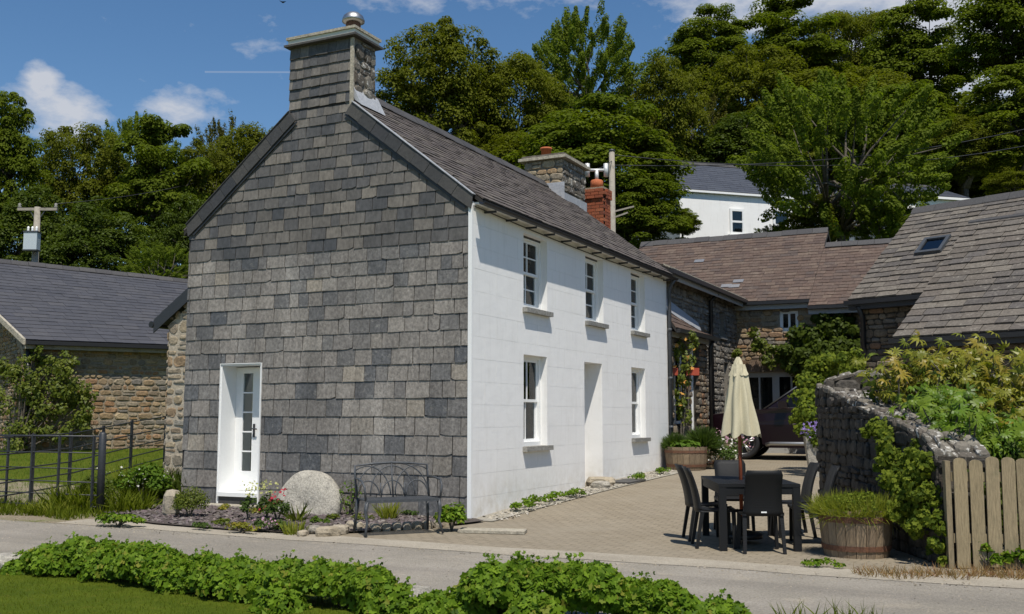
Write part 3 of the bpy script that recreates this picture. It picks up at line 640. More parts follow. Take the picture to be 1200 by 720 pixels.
# windows
for typ, y0, y1, z0, z1 in WIN:
    xo = -.12; w = thing('window', '', '', ((xo, (y0 + y1) / 2, z0)), 0)
    for k_ in ('label', 'category'): del w[k_]
    w.parent = house; w.location = np.array([xo, (y0 + y1) / 2, z0]) - np.array(house.location)
    fw_ = .055
    fm = MB(); fm.box(xo - .1, xo, y0 - .02, y0 + fw_, z0, z1 + .02); fm.box(xo - .1, xo, y1 - fw_, y1 + .02, z0, z1 + .02); fm.box(xo - .1, xo - .001, y0 + fw_, y1 - fw_, z1 - fw_, z1 + .02); fm.box(xo - .1, xo + .01, y0 + fw_, y1 - fw_, z0, z0 + .07)
    fm.build('frame', 'white_paint', w)
    zm = z0 + (z1 - z0) * .5
    for nm, a, b, dx, rows in (('upper_sash', zm - .02, z1 - fw_, -.035, 2 if typ == 'up' else 1), ('lower_sash', z0 + .07, zm + .02, -.065, 2 if typ == 'up' else 1)):
        s = MB(); sy0, sy1 = y0 + fw_, y1 - fw_; sw = .045; xs = xo + dx
        s.box(xs - .03, xs, sy0, sy0 + sw, a, b); s.box(xs - .03, xs, sy1 - sw, sy1, a, b); s.box(xs - .03, xs - .0005, sy0 + sw, sy1 - sw, a, a + sw); s.box(xs - .03, xs - .0005, sy0 + sw, sy1 - sw, b - sw, b)
        cols = 2
        ym = [sy0 + sw + (sy1 - sy0 - 2 * sw) * k / cols for k in range(cols + 1)]; zz = [a + sw + (b - a - 2 * sw) * k / rows for k in range(rows + 1)]
        for k in range(1, cols): s.box(xs - .025, xs - .002, ym[k] - .014, ym[k] + .014, a + sw, b - sw)
        for k in range(1, rows):
            for c in range(cols): s.box(xs - .025, xs - .003, ym[c] + .011, ym[c + 1] - .011, zz[k] - .011, zz[k] + .011)
        s.build(nm, 'white_paint', w)
        for r_ in range(rows):
            for c in range(cols): MB().box(xs - .016, xs - .012, ym[c] - .005, ym[c + 1] + .005, zz[r_] - .005, zz[r_ + 1] + .005).build('pane', 'glass', w)
    cu = MB()
    for (c0, c1) in ((y0 + .02, y0 + .36), (y1 - .3, y1 - .02)):
        n = 9; ys = np.linspace(c0, c1, n)
        for k in range(n - 1):
            xa, xb = xo - .17 + (.03 if k % 2 else 0), xo - .17 + (0 if k % 2 else .03); cu.poly([(xa, ys[k], z0), (xb, ys[k + 1], z0), (xb, ys[k + 1], z1), (xa, ys[k], z1)], [(0, 1, 2, 3)])
    cu.build('curtain', 'curtain', w)
    rb = MB(); rb.box(-1.4, -1.35, y0 - .5, y1 + .5, z0 - .5, z1 + .3); rb.box(-1.35, -.51, y0 - .5, y0 - .45, z0 - .5, z1 + .3); rb.box(-1.35, -.51, y1 + .45, y1 + .5, z0 - .5, z1 + .3); rb.box(-1.35, -.51, y0 - .45, y1 + .45, z0 - .5, z0 - .45); rb.box(-1.35, -.51, y0 - .45, y1 + .45, z1 + .25, z1 + .3)
    rb.build('room', 'room', w)
    sm = MB(); sm.box(-.13, .085, y0 - .04, y1 + .07, z0 - .075, z0 + .002); sm.build('sill', 'sill_slate', w)
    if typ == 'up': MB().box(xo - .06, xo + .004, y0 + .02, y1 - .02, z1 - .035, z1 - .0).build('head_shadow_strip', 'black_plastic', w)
# front door in its recess
d = thing('x', '', '', (0, 0, 0)); d.name = 'front_door'
for k_ in ('label', 'category'): del d[k_]
d.parent = house; d.location = np.array([-.46, 4.78, .2]) - np.array(house.location)
MB().box(-.5, -.46, 4.33, 5.23, .12, 2.48).build('door_panel', 'white_paint', d)
for z0, z1 in ((.4, 1.05), (1.2, 2.3)):
    for a, b in ((4.45, 4.74), (4.82, 5.11)): MB().box(-.46, -.45, a, b, z0, z1).build('raised_panel', 'white_paint', d)
MB().lathe([(.0, -.03), (.025, -.02), (.03, 0), (.025, .02), (.0, .03)], (-.42, 5.1, 1.12), 12).build('door_knob', 'black_iron', d, True)
MB().box(-.46, .02, 4.34, 5.22, .06, .2).build('doorstep', 'stone_coping', house)
# gable door
d = thing('x', '', '', (0, 0, 0)); d.name = 'glazed_door'
for k_ in ('label', 'category'): del d[k_]
d['label'] = 'white door with one column of five small panes'
d.parent = house; d.location = np.array([-4.3, .36, .26]) - np.array(house.location)
x0, x1, z0, z1 = GD[0] + .0225, GD[1] - .0225, .26, 2.3
b = MB(); gx0, gx1, gz0, gz1 = -4.545, -4.34, .58, 2.2
b.box(x0, gx0, .34, .385, z0, z1); b.box(gx1, x1, .34, .385, z0, z1); b.box(gx0, gx1, .3402, .385, z0, gz0); b.box(gx0, gx1, .3402, .385, gz1, z1)
for k in range(1, 5): zz = gz0 + (gz1 - gz0) * k / 5; b.box(gx0, gx1, .345, .38, zz - .011, zz + .011)
b.box(x0 + .05, x1 - .05, .33, .3395, z0 + .02, z0 + .06)
b.build('door_leaf', 'white_paint', d)
for k in range(5): a_ = gz0 + (gz1 - gz0) * k / 5; MB().box(gx0 - .004, gx1 + .004, .362, .366, a_ - .002, a_ + (gz1 - gz0) / 5 + .002).build('pane', 'glass', d)
MB().box(GD[0] + .3, GD[1] + .2, 1.3, 1.34, .3, 2.6).build('room', 'curtain', d)
MB().box(GD[0] - .2, GD[1] + .3, .46, 1.3, 2.55, 2.6).build('room_ceiling', 'room', d); MB().box(GD[1] + .2, GD[1] + .25, .46, 1.3, .3, 2.55).build('room_side', 'room', d)
h_ = MB(); h_.box(-4.305, -4.27, .32, .34, 1.14, 1.36); h_.tube([(-4.288, .325, 1.28), (-4.288, .28, 1.28), (-4.19, .275, 1.275)], .012, 6); h_.build('handle', 'black_iron', d)
rv = MB(); t_ = .022
rv.box(GD[0], GD[0] + t_, -.012, .45, GD[2], GD[3] - t_); rv.box(GD[1] - t_, GD[1], -.012, .45, GD[2], GD[3] - t_); rv.box(GD[0], GD[1], -.011, .45, GD[3] - t_, GD[3])
rv.box(GD[0] - .012, GD[0] - .0005, -.03, .0015, .0, GD[3] + .012); rv.box(GD[1] + .0005, GD[1] + .012, -.03, .0015, .0, GD[3] + .012); rv.box(GD[0], GD[1], -.03, .0015, GD[3] + .0005, GD[3] + .012)
rv.build('door_reveal', 'white_paint', house)
MB().box(GD[0] + t_, GD[1] - t_, -.05, .34, .19, .255).build('door_sill', 'white_paint', house)
MB().box(GD[0] + t_, GD[1] - t_, -.02, .3, -.05, .1895).build('step_riser', 'slate_verge', house)
MB().box(GD[0] - .16, GD[1] + .12, -.36, -.06, -.1, .075).build('doorstep', 'stone_coping', house)
# chimney
cx0, cx1, cy1, cz0, cz1 = -3.45, -2.19, .62, 6.0, 7.55
ch = MB().box(cx0, cx1, .01, cy1, cz0, cz1).build('chimney', 'mortar_grey', house)
z = cz0 + .32; row = 0
while z < cz1 - .05:
    h = .172; x = cx0 - .1 * (row % 2) - .03
    while x < cx1:
        w = random.choice([.14, .18, .2, .24, .16]); x0, x1 = max(x, cx0), min(x + w, cx1); x += w
        if x1 - x0 < .04: continue
        a0, a1 = x0 + .003, x1 - .003; t = .02 * random.uniform(.8, 1.2); zt = min(z + h + .012, cz1)
        fr = [(a0, -t, z + random.uniform(-.006, .006)), (a1, -t, z + random.uniform(-.006, .006)), (a1, .003, zt), (a0, .003, zt)]
        mb = MB(); mb.poly(fr + [(p_[0], .0095, p_[2]) for p_ in fr], [(0, 1, 2, 3), (4, 5, 1, 0), (5, 6, 2, 1), (7, 4, 0, 3)], random.random()); mb.build('slate', 'slate_upper', ch)
    z += h; row += 1
MB().box(cx1 - .035, cx1 + .025, -.032, .0, cz0 + .4, cz1 - .02).build('mortar_fillet', 'stone_coping', ch)
for sz, mb in stones((cx1, .03, cz0 + .45), (0, 1, 0), (0, 0, 1), cy1 - .03, cz1 - cz0 - .47, (.15, .3), (.16, .34), (.015, .05)): mb.build('stone', 'stone_lichen', ch)
cp = MB(); cp.box(cx0 - .06, cx1 + .1, -.1, cy1 + .1, cz1, cz1 + .035); cp.build('drip_slate', 'slate_verge', ch)
cp = MB(); cp.box(cx0 - .01, cx1 + .05, -.05, cy1 + .05, cz1 + .036, cz1 + .12); cp.build('coping', 'cream_paint', ch)
cp = MB(); cp.box(cx0 - .035, cx1 + .075, -.075, cy1 + .075, cz1 + .121, cz1 + .165); cp.build('coping_cap', 'stone_coping', ch)
MB().lathe([(.125, .16), (.12, .42)], ((cx1 - .22), .3, cz1), 20).build('flue_pot', 'rust_iron', ch, True)
MB().lathe([(.13, .36), (.185, .385), (.185, .42), (.16, .48), (.1, .53), (.0, .55)], ((cx1 - .22), .3, cz1), 24).build('flue_cowl', 'steel', ch, True)
fl = MB(); fl.prism([(cx1 + .002, .02, RZ - .59 * SL + .16), (cx1 + .03, .02, RZ - .6 * SL + .1), (cx1 + .16, .02, RZ - .75 * SL + .12), (cx1 + .002, .02, RZ - .59 * SL + .3)], (0, .7, 0)); fl.build('lead_flashing', 'lead', ch)
# ---------------------------------------------------------------- rear extension of the cottage (stone lean-to at the far left of the gable)
ext = thing('stone_lean_to', 'narrow pale rubble-stone lean-to behind the left edge of the slate gable', 'building', (-6.3, 2.5, .2))
EXL, EXY = -7.13, 1.2
b = MB(); b.box(EXL + .02, HX0 - .001, EXY + .02, 4.5, -.2, 3.2); b.prism([(EXL + .02, EXY + .02, 3.2), (HX0 - .001, EXY + .02, 3.2), (HX0 - .001, EXY + .02, 4.3)], (0, 3.2, 0))
b.build('wall', 'mortar_pale', ext)
pcs = stones((EXL, EXY + .02, .0), (1, 0, 0), (0, 0, 1), HX0 - EXL, 4.4, (.12, .26), (.16, .4), (.008, .026), .05, keep=lambda a, c: c < 3.28 + a * .66)
emit(pcs, 'stone', 'stone_pale', ext, 120, 'rubble')
pcs = stones((EXL, 4.5, .0), (0, -1, 0), (0, 0, 1), 3.3, 3.2, (.12, .24), (.16, .42), (.012, .035), .028); emit(pcs, 'stone', 'stone_pale', ext, 0, 'side_rubble')
A = np.array([EXL - .28, EXY - .06, 3.2]); B = np.array([HX0 - .002, EXY - .06, 3.2 + (HX0 - EXL + .28) * .68])
rb_ = MB(); rb_.prism([A, B, B + np.array([0, 0, .09]), A + np.array([0, 0, .09])], (0, 3.4, 0)); r2 = rb_.build('roof', 'slate_new', ext)
pcs = slate_field(A + np.array([0, 3.4, .092]), A + np.array([0, 0, .092]), B + np.array([0, 0, .092]), B + np.array([0, 3.4, .092]), .2, .3); emit(pcs, 'slate', 'slate_new', r2, 0, 'roof_slates')
MB().prism([A + np.array([.0, -.025, -.16]), B + np.array([0, -.025, -.16]), B + np.array([0, -.025, .085]), A + np.array([.0, -.025, .085])], (0, .022, 0)).build('barge_board', 'black_iron', ext)
MB().tube([A + np.array([-.05, -.04, .0]), A + np.array([-.05, 3.4, .0])], .06, 8).build('gutter', 'black_plastic', ext)

# ---------------------------------------------------------------- left outbuilding
gL = .38
eL, eR = np.array([-15.34, 4.68, 3.4]), np.array([-11.9, 11.0, 3.42]); rL, rR_ = np.array([-20.9, 6.0, 6.12]), np.array([-16.3, 14.6, 5.82])
barn = thing('stone_barn', 'long rubble-stone barn with plain dark slate roof left of the cottage', 'building', (-16, 9, .4))
al = (eR - eL); al[2] = 0; La = np.linalg.norm(al); al /= La; nr = np.array([al[1], -al[0], 0])     # towards the yard
back = -nr
w0 = eL + back * .28; w1 = eR + back * .28
b = MB(); H = 3.3
b.prism([(*w0[:2], -.2), (*w1[:2], -.2), (*(w1 + back * 8)[:2], -.2), (*(w0 + back * 8)[:2], -.2)], (0, 0, H + .1))
gap_ = np.array([*((w0 + back * 4.6)[:2]), 5.4]); b.prism([(*w0[:2], H - .1), (*(w0 + back * 8.6)[:2], H - .1), gap_ + np.array([0, 0, -.1])], al * .4)
b.build('wall', 'mortar_tan', barn)
pcs = stones((*w0[:2], .2), tuple(al), (0, 0, 1), La, H - .15, (.09, .19), (.12, .42), (.012, .035), .03); emit(pcs, 'stone', 'stone_rust', barn, 260, 'rubble')
pcs = stones((*(w0 + back * 8)[:2], .2), tuple(-back), (0, 0, 1), 8, 5.4, (.09, .19), (.12, .42), (.02, .05), .02, keep=lambda a, c: c < 2.8 + min(8 - a, 4.5) * .42); emit(pcs, 'stone', 'stone_rust', barn, 0, 'gable_rubble')
b = MB(); q = [eL, eR, rR_, rL]; b.prism([p_ + np.array([0, 0, -.1]) for p_ in q], (0, 0, .085))
rb2 = (rL + back * 4.2 + np.array([0, 0, -2.7]), rR_ + back * 4.2 + np.array([0, 0, -2.7])); b.prism([p_ + np.array([0, 0, -.1]) for p_ in (rb2[1], rb2[0], rL, rR_)], (0, 0, .085))
rf2 = b.build('roof', 'underlay', barn)
pcs = slate_field(eL, eR, rR_, rL, .26, .42, .01, .006, .02); emit(pcs, 'slate', 'slate_new', rf2, 300, 'roof_slates')
pcs = slate_field(rb2[1], rb2[0], rL, rR_, .4, .6, .01, .006, .02); emit(pcs, 'slate', 'slate_new', rf2, 0, 'rear_roof_slates')
ridge_tiles(rL + [0, 0, .04], rR_ + [0, 0, .04], 'ridge_tile', 'ridge_dark', rf2, .16, .1, .5, .48)
MB().prism([eL + [0, 0, -.12], rL + [0, 0, -.12], rL + [0, 0, .03], eL + [0, 0, .03]], -al * .06).build('verge_board', 'stone_coping', barn)
MB().bar(eL + nr * .05 + [0, 0, -.07], eR + nr * .05 + [0, 0, -.07], .1, .09).build('gutter', 'black_plastic', barn)
MB().bar(eL + back * .14 + [0, 0, -.17], eR + back * .14 + [0, 0, -.17], .24, .1).build('fascia', 'wood_pole', barn)
pp = eL + al * .12 + back * .2; MB().tube([pp + [0, 0, -.1], (pp[0], pp[1], .4)], .07, 8).build('downpipe', 'black_plastic', barn, True)

# ---------------------------------------------------------------- stone wing behind the cottage, with its porch
wing = thing('stone_wing', 'grey rubble-stone wing continuing behind the white cottage wall', 'building', (-2.3, 13, .3))
WX, WY0, WY1, WEZ = -.3, HY1 + .005, 17.0, 4.86
wo_ = [(15.1, 15.65, 3.7, 4.42), (15.55, 16.05, 2.0, 3.0)]
b = MB(); wall_cells(b, 'x', WX - .001, WX - .4, (WY0, WY1, -.2, WEZ - .02), wo_); b.box(-4.6, WX - .4, WY1 - .4, WY1, -.2, WEZ); b.box(-4.6, -4.3, WY0, WY1 - .4, -.2, WEZ)
b.build('wall', 'mortar_grey', wing)
holes = [(y0 - WY0, y1 - WY0, z0, z1) for y0, y1, z0, z1 in wo_]
pcs = stones((WX, WY0, .0), (0, 1, 0), (0, 0, 1), WY1 - WY0, WEZ - .05, (.1, .22), (.12, .4), (.02, .05), .022, holes=holes); emit(pcs, 'stone', 'stone_grey', wing, 200, 'rubble')
for (y0, y1, z0, z1) in wo_:
    w = MB(); w.box(WX - .2, WX - .14, y0, y0 + .06, z0, z1); w.box(WX - .2, WX - .14, y1 - .06, y1, z0, z1); w.box(WX - .2, WX - .142, y0 + .06, y1 - .06, z0, z0 + .06); w.box(WX - .2, WX - .142, y0 + .06, y1 - .06, z1 - .06, z1)
    w = w.build('window', 'white_paint', wing); MB().box(WX - .18, WX - .175, y0 + .05, y1 - .05, z0 + .05, z1 - .05).build('pane', 'glass', w); MB().box(WX - .39, WX - .37, y0, y1, z0, z1).build('room', 'room', w)
    MB().box(WX - .15, WX + .08, y0 - .06, y1 + .06, z0 - .07, z0 - .001).build('sill', 'sill_slate', w)
ps = .47; e0 = np.array([.02, HY1 - .6, WEZ + .02]); e1 = np.array([.02, WY1 - .1, WEZ + .02]); k0 = np.array([-2.3, HY1 - .6, WEZ + .02 + 2.32 * ps]); k1 = np.array([-2.3, WY1 - .1, WEZ + .02 + 2.32 * ps]); l0 = np.array([-4.8, HY1 - .6, WEZ]); l1 = np.array([-4.8, WY1 - .1, WEZ])
e0[1] = k0[1] = l0[1] = HY1 + .13
b = MB(); b.prism([p_ + np.array([0, 0, -.09]) for p_ in (e0, e1, k1, k0)], (0, 0, .08)); b.prism([p_ + np.array([0, 0, -.09]) for p_ in (l1, l0, k0, k1)], (0, 0, .08))
wr = b.build('roof', 'underlay', wing)
pcs = slate_field(e0, e1, k1, k0, .2, .3); emit(pcs, 'slate', 'slate_lichen', wr, 0, 'roof_slates')
pcs = slate_field(l1, l0, k0, k1, .3, .4); emit(pcs, 'slate', 'slate_lichen', wr, 0, 'rear_roof_slates')
MB().bar(e0 + [.06, 0, -.06], e1 + [.06, 0, -.06], .1, .1).build('gutter', 'black_plastic', wing)
MB().bar(e0 + [-.02, 0, -.15], e1 + [-.02, 0, -.15], .03, .14).build('fascia', 'grey_paint', wing)
MB().obox(e0 + np.array([.03, 0, .012]), e1 - e0, (-.16, 0, .075), (.0, 0, .035)).build('eave_capping', 'stone_coping', wing)
MB().tube([(.0, 13.9, WEZ - .1), (-.2, 13.9, WEZ - .3), (-.2, 13.9, .4)], .055, 8).build('downpipe', 'black_plastic', wing, True)
# porch
por = thing('stone_porch', 'small slated stone porch tucked between white cottage and grey wing', 'building', (-.1, 11, .35))
PX, PY0, PY1 = .0, HY1 + .05, 12.65
po = [(11.15, 11.75, .4, 3.25), (9.75, 10.75, 1.3, 3.2)]
b = MB(); wall_cells(b, 'x', PX - .001, WX + .03, (PY0, PY1, -.2, 3.5), po); b.build('wall', 'mortar_dark', por)
pcs = stones((PX, PY0, .2), (0, 1, 0), (0, 0, 1), PY1 - PY0, 3.25, (.1, .2), (.12, .36), (.02, .05), .022, holes=[(a - PY0, c - PY0, z0 - .2, z1 - .2) for a, c, z0, z1 in po]); emit(pcs, 'stone', 'stone_brown', por, 120, 'rubble')
q = [np.array(p_) for p_ in ((.2, PY0 - .03, 3.48), (.2, PY1 + .1, 3.5), (-.26, PY1 + .1, 3.66), (-.26, PY0 - .03, 4.12))]
b = MB(); b.prism([p_ + np.array([0, 0, -.09]) for p_ in q], (0, 0, .085)); pr = b.build('roof', 'underlay', por)
pcs = slate_field(*q, .14, .26); emit(pcs, 'slate', 'slate_brown', pr, 0, 'roof_slates')
MB().obox(q[3] + np.array([.14, 0, -.15]), q[2] - q[3], (-.13, 0, .36), (.02, 0, .02)).build('lead_flashing', 'lead', por)
MB().bar((.25, PY0, 3.42), (.25, PY1 + .15, 3.44), .1, .09).build('gutter', 'black_plastic', por)
MB().box(.03, .06, PY0, PY1 + .05, 3.3, 3.42).build('fascia', 'grey_paint', por)
for (y0, y1, z0, z1), nm in ((po[1], 'window'), (po[0], 'door')):
    w = MB(); w.box(-.16, -.1, y0, y0 + .07, z0, z1); w.box(-.16, -.1, y1 - .07, y1, z0, z1); w.box(-.16, -.102, y0 + .07, y1 - .07, z0, z0 + .07); w.box(-.16, -.102, y0 + .07, y1 - .07, z1 - .07, z1); w.box(-.15, -.104, (y0 + y1) / 2 - .02, (y0 + y1) / 2 + .02, z0 + .07, z1 - .07)
    w = w.build(nm, 'white_paint', por); MB().box(-.14, -.135, y0 + .06, y1 - .06, z0 + .06, z1 - .06).build('pane', 'glass', w); MB().box(-.24, -.22, y0, y1, z0, z1).build('room', 'room', w)
MB().tube([(.16, PY1 + .05, 3.4), (.08, PY1 + .05, 3.2), (.08, PY1 + .05, .4)], .05, 8).build('downpipe', 'black_plastic', por, True)

# ---------------------------------------------------------------- far range with brown slate roof
rngb = thing('stone_cottage_range', 'rust-coloured stone building with brown slate roof closing the far end of the courtyard', 'building', (1, 19, .4))
FY, FYR = 17.0, 20.5
fo = [(.98, 1.52, 3.92, 4.52), (-.15, 2.6, .3, 2.75)]
b = MB(); wall_cells(b, 'y', FY + .001, FY + .45, (-4.5, 1.9, -.2, 4.72), fo); wall_cells(b, 'y', FY + .001, FY + .45, (1.9, 6.2, -.2, 4.5), fo); b.box(5.8, 6.2, FY + .45, 24, -.2, 4.5); b.box(-4.5, -4.1, FY + .45, 24, -.2, 4.7); b.box(-4.1, 5.8, 23.6, 24, -.2, 4.5)
b.prism([(5.8, FY, 4.5), (5.8, 23, 4.5), (5.8, 19.6, 6.6)], (.4, 0, 0))
b.build('wall', 'mortar_tan', rngb)
pcs = stones((-.3, FY, 0), (1, 0, 0), (0, 0, 1), 6.5, 4.68, (.1, .24), (.14, .5), (.02, .055), .02, holes=[(a + .3, c + .3, z0, z1 + (.34 if z1 < 3 else 0)) for a, c, z0, z1 in fo], keep=lambda a, c: c < 4.68 if a < 2.2 else c < 4.4); emit(pcs, 'stone', 'stone_rust', rngb, 250, 'rubble')
for k in range(9):                                                             # lintel stones over the garage
    x0 = -.25 + k * .33; MB().prism([(x0, FY, 2.76), (x0 + .32, FY, 2.76), (x0 + .32 + random.uniform(-.02, .02), FY, 3.1 + random.uniform(-.04, .04)), (x0, FY, 3.1 + random.uniform(-.04, .04))], (0, -.05, 0), random.random()).build('lintel_stone', 'stone_brown', rngb)
A0, A1, A2, A3 = [np.array(p_) for p_ in ((-4.4, FY - .22, 4.82), (1.9, FY - .22, 4.80), (1.9, FYR, 7.38), (-4.4, FYR, 7.38))]
B0, B1, B2, B3 = [np.array(p_) for p_ in ((1.903, FY - .54, 4.578), (6.3, FY - .54, 4.578), (6.3, 19.57, 6.738), (1.903, 19.57, 6.738))]
b = MB()
for q in ((A0, A1, A2, A3), (B0, B1, B2, B3)): b.prism([p_ + np.array([0, 0, -.1]) for p_ in q], (0, 0, .09))
for (r0, r1) in ((A3, A2), (B3, B2)):
    b.prism([p_ + np.array([0, 0, -.1]) for p_ in (r1 + [0, 23.9 - r1[1], -(23.9 - r1[1]) * .69], r0 + [0, 23.9 - r0[1], -(23.9 - r0[1]) * .69], r0, r1)], (0, 0, .09))
fr_ = b.build('roof', 'underlay', rngb)
pcs = slate_field(A0, A1, A2, A3, .19, .3, .013, rough_edge=.006) + slate_field(B0, B1, B2, B3, .19, .3, .013, rough_edge=.006); random.shuffle(pcs)
emit(pcs, 'slate', 'slate_brown', fr_, 0, 'roof_slates')
for u_, v_ in ((.56, .21), (.61, .27), (.6, .2), (.36, .62)):
    c = bilin((A0, A1, A2, A3), u_, v_); dU = (A3 - A0) / np.linalg.norm(A3 - A0); nn_ = np.cross([1, 0, 0], dU); MB().obox(c + nn_ * .03, np.array([.32, 0, 0]), dU * .19, nn_ * .012, random.random()).build('patch_slate', 'slate_patch', fr_)
ridge_tiles(A3 + [0, 0, .05], A2 + [0, 0, .05], 'ridge_tile', 'ridge_dark', fr_, .17, .1, .5, .72); ridge_tiles(B3 + [.05, 0, .05], B2 + [0, 0, .05], 'ridge_tile', 'ridge_dark', fr_, .17, .1, .5, .6)
for a, c in ((A0, A1), (B0, B1)):
    MB().bar(a + [0, -.05, -.05], c + [0, -.05, -.05], .1, .09).build('gutter', 'black_plastic', rngb); MB().bar(a + [0, .05, -.16], c + [0, .05, -.16], .03, .15).build('fascia', 'grey_paint', rngb)
# window and garage doors
x0, x1, z0, z1 = fo[0]; w = MB(); y_ = FY + .08
w.box(x0, x0 + .09, y_, y_ + .06, z0, z1); w.box(x1 - .09, x1, y_, y_ + .06, z0, z1); w.box(x0 + .09, x1 - .09, y_, y_ + .06, z0, z0 + .11); w.box(x0 + .09, x1 - .09, y_, y_ + .06, z1 - .08, z1); w.box((x0 + x1) / 2 - .03, (x0 + x1) / 2 + .03, y_ + .002, y_ + .058, z0 + .11, z1 - .08)
w = w.build('window', 'white_paint', rngb); MB().box(x0 + .08, x1 - .08, y_ + .03, y_ + .034, z0 + .1, z1 - .07).build('pane', 'glass', w); MB().box(x0, x1, FY + .4, FY + .42, z0, z1).build('room', 'room', w)
x0, x1, z0, z1 = fo[1]; y_ = FY + .14
for k, (a, c) in enumerate(((x0, x0 + .95), (x0 + .95, x0 + 1.85), (x0 + 1.85, x1))):
    w = MB(); fwd = .1
    w.box(a, a + fwd, y_, y_ + .06, z0, z1); w.box(c - fwd, c, y_, y_ + .06, z0, z1); w.box(a + fwd, c - fwd, y_ + .001, y_ + .06, z1 - .14, z1); w.box(a + fwd, c - fwd, y_ + .001, y_ + .06, z0, z0 + .75); w.box((a + c) / 2 - .025, (a + c) / 2 + .025, y_ + .003, y_ + .057, z0 + .75, z1 - .14)
    w = w.build('garage_door', 'grey_paint', rngb); MB().box(a + fwd - .01, c - fwd + .01, y_ + .03, y_ + .034, z0 + .74, z1 - .13).build('pane', 'glass', w)
MB().box(x0, x1, FY + .9, FY + .95, z0, z1).build('garage_back', 'room', rngb); MB().box(x0, x1, FY + .46, FY + .9, z1, z1 + .03).build('garage_ceiling', 'room', rngb)
bx = MB().box(.28, .42, FY - .14, FY - .02, 3.72, 4.0); bx.build('alarm_box', 'stone_coping', rngb)

# ---------------------------------------------------------------- building on the right with the lichened slate roof
O = LD(7.87, 24.0); av = RT[:2] * .67 - FW0[:2] * .74; bv = RT[:2] * .74 + FW0[:2] * .67; av /= np.linalg.norm(av); bv /= np.linalg.norm(bv)
def rb3(a, b_, z): q = O + av * a + bv * b_; return np.array([q[0], q[1], z])
barnr = thing('slate_roofed_barn', 'stone barn with lichened grey slate roof and skylight behind the garden wall', 'building', tuple(rb3(3, 2, .3)))
PZ, PT = 4.17, .752
E1, RB_ = 9.0, 3.4
b = MB()
b.prism([rb3(.12, .28, -.2), rb3(E1, .28, -.2), rb3(E1, 6.4, -.2), rb3(.12, 6.4, -.2)], (0, 0, PZ + .1))
b.prism([rb3(.12, .28, PZ - .1), rb3(.12, 6.4, PZ - .1), rb3(.12, RB_, PZ + RB_ * PT - .12)], (*av * .4, 0))
b.prism([rb3(1.98, -1.25, -.2), rb3(E1, -1.25, -.2), rb3(E1, .27, -.2), rb3(1.98, .27, -.2)], (0, 0, 3.2)); b.prism([rb3(1.98, -1.25, 3.0), rb3(1.98, .27, 3.0), rb3(1.98, .27, 4.2)], (*av * .3, 0))
b.build('wall', 'mortar_dark', barnr)
a3, b3 = np.array([*av, 0]), np.array([*bv, 0])
pcs = stones(rb3(.12, .28, .3), a3, (0, 0, 1), 1.86, 3.75, (.1, .2), (.2, .5), (.02, .045), .018); emit(pcs, 'stone', 'stone_brown', barnr, 100, 'rubble')
pcs = stones(rb3(1.98, -1.25, .3), a3, (0, 0, 1), 7.0, 2.65, (.1, .2), (.2, .5), (.02, .045), .018); emit(pcs, 'stone', 'stone_brown', barnr, 0, 'outshot_rubble')
pcs = stones(rb3(.12, 6.4, .3), -b3, (0, 0, 1), 6.1, 5.5, (.1, .2), (.2, .5), (.02, .045), .018, keep=lambda a, c: c < 3.9 + min(a, 6.1 - a) * .75); emit(pcs, 'stone', 'stone_brown', barnr, 0, 'gable_rubble')
pcs = stones(rb3(1.98, .25, .3), -b3, (0, 0, 1), 1.5, 3.6, (.1, .2), (.2, .5), (.02, .045), .018, keep=lambda a, c: c < 3.5 - a * .75); emit(pcs, 'stone', 'stone_brown', barnr, 0, 'return_rubble')
OS = -1.53; lift_ = .1
Q = [rb3(0, 0, PZ), rb3(E1 + .2, 0, PZ), rb3(E1 + .2, RB_, PZ + RB_ * PT), rb3(0, RB_, PZ + RB_ * PT)]
TT = 2.3
Q2 = [rb3(1.88, OS, PZ + OS * .73 + lift_ * .5), rb3(E1 + .2, OS, PZ + OS * .73 + lift_ * .5), rb3(E1 + .2, TT, PZ + TT * PT + lift_), rb3(1.88, TT, PZ + TT * PT + lift_)]
b = MB(); b.prism([p_ + np.array([0, 0, -.1]) for p_ in Q], (0, 0, .09)); b.prism([p_ + np.array([0, 0, -.1]) for p_ in Q2], (0, 0, .09))
b.prism([p_ + np.array([0, 0, -.1]) for p_ in (rb3(E1 + .2, 6.8, PZ), rb3(0, 6.8, PZ), Q[3], Q[2])], (0, 0, .09))
rr = b.build('roof', 'underlay', barnr)
SKx0, SKx1, SKu0, SKu1 = .95, 1.6, 2.05, 2.85
pm = slate_field(*Q, .23, .42, .024, .014, .3, .014, lift=.012, slip=.05, keep=lambda a, u_: a < 2.05 or u_ > TT * 1.26 - .02)
po_ = slate_field(*Q2, .26, .48, .026, .015, .3, .014, lift=.012, slip=.03)
allp = [p_ for p_ in pm + po_]
emit(allp, 'slate', 'slate_lichen', rr, 300, 'roof_slates')
ridge_tiles(Q[3] + [0, 0, .06], Q[2] + [0, 0, .06], 'ridge_tile', 'ridge_dark', rr, .17, .1, .6, PT)
MB().obox(Q2[3] + np.array([0, 0, -.02]), Q2[2] - Q2[3], b3 * .08 + [0, 0, .06], (0, 0, .08)).build('step_flashing', 'ridge_dark', rr)
for a, c in ((Q[0], rb3(1.9, 0, PZ)), (Q2[0], Q2[1])):
    MB().bar(a - b3 * .05 - a3 * .06 + [0, 0, -.06], c - b3 * .05 + [0, 0, -.06], .11, .1).build('gutter', 'black_plastic', barnr); MB().bar(a + b3 * .1 + [0, 0, -.16], c + b3 * .1 + [0, 0, -.16], .2, .12).build('fascia', 'black_iron', barnr)
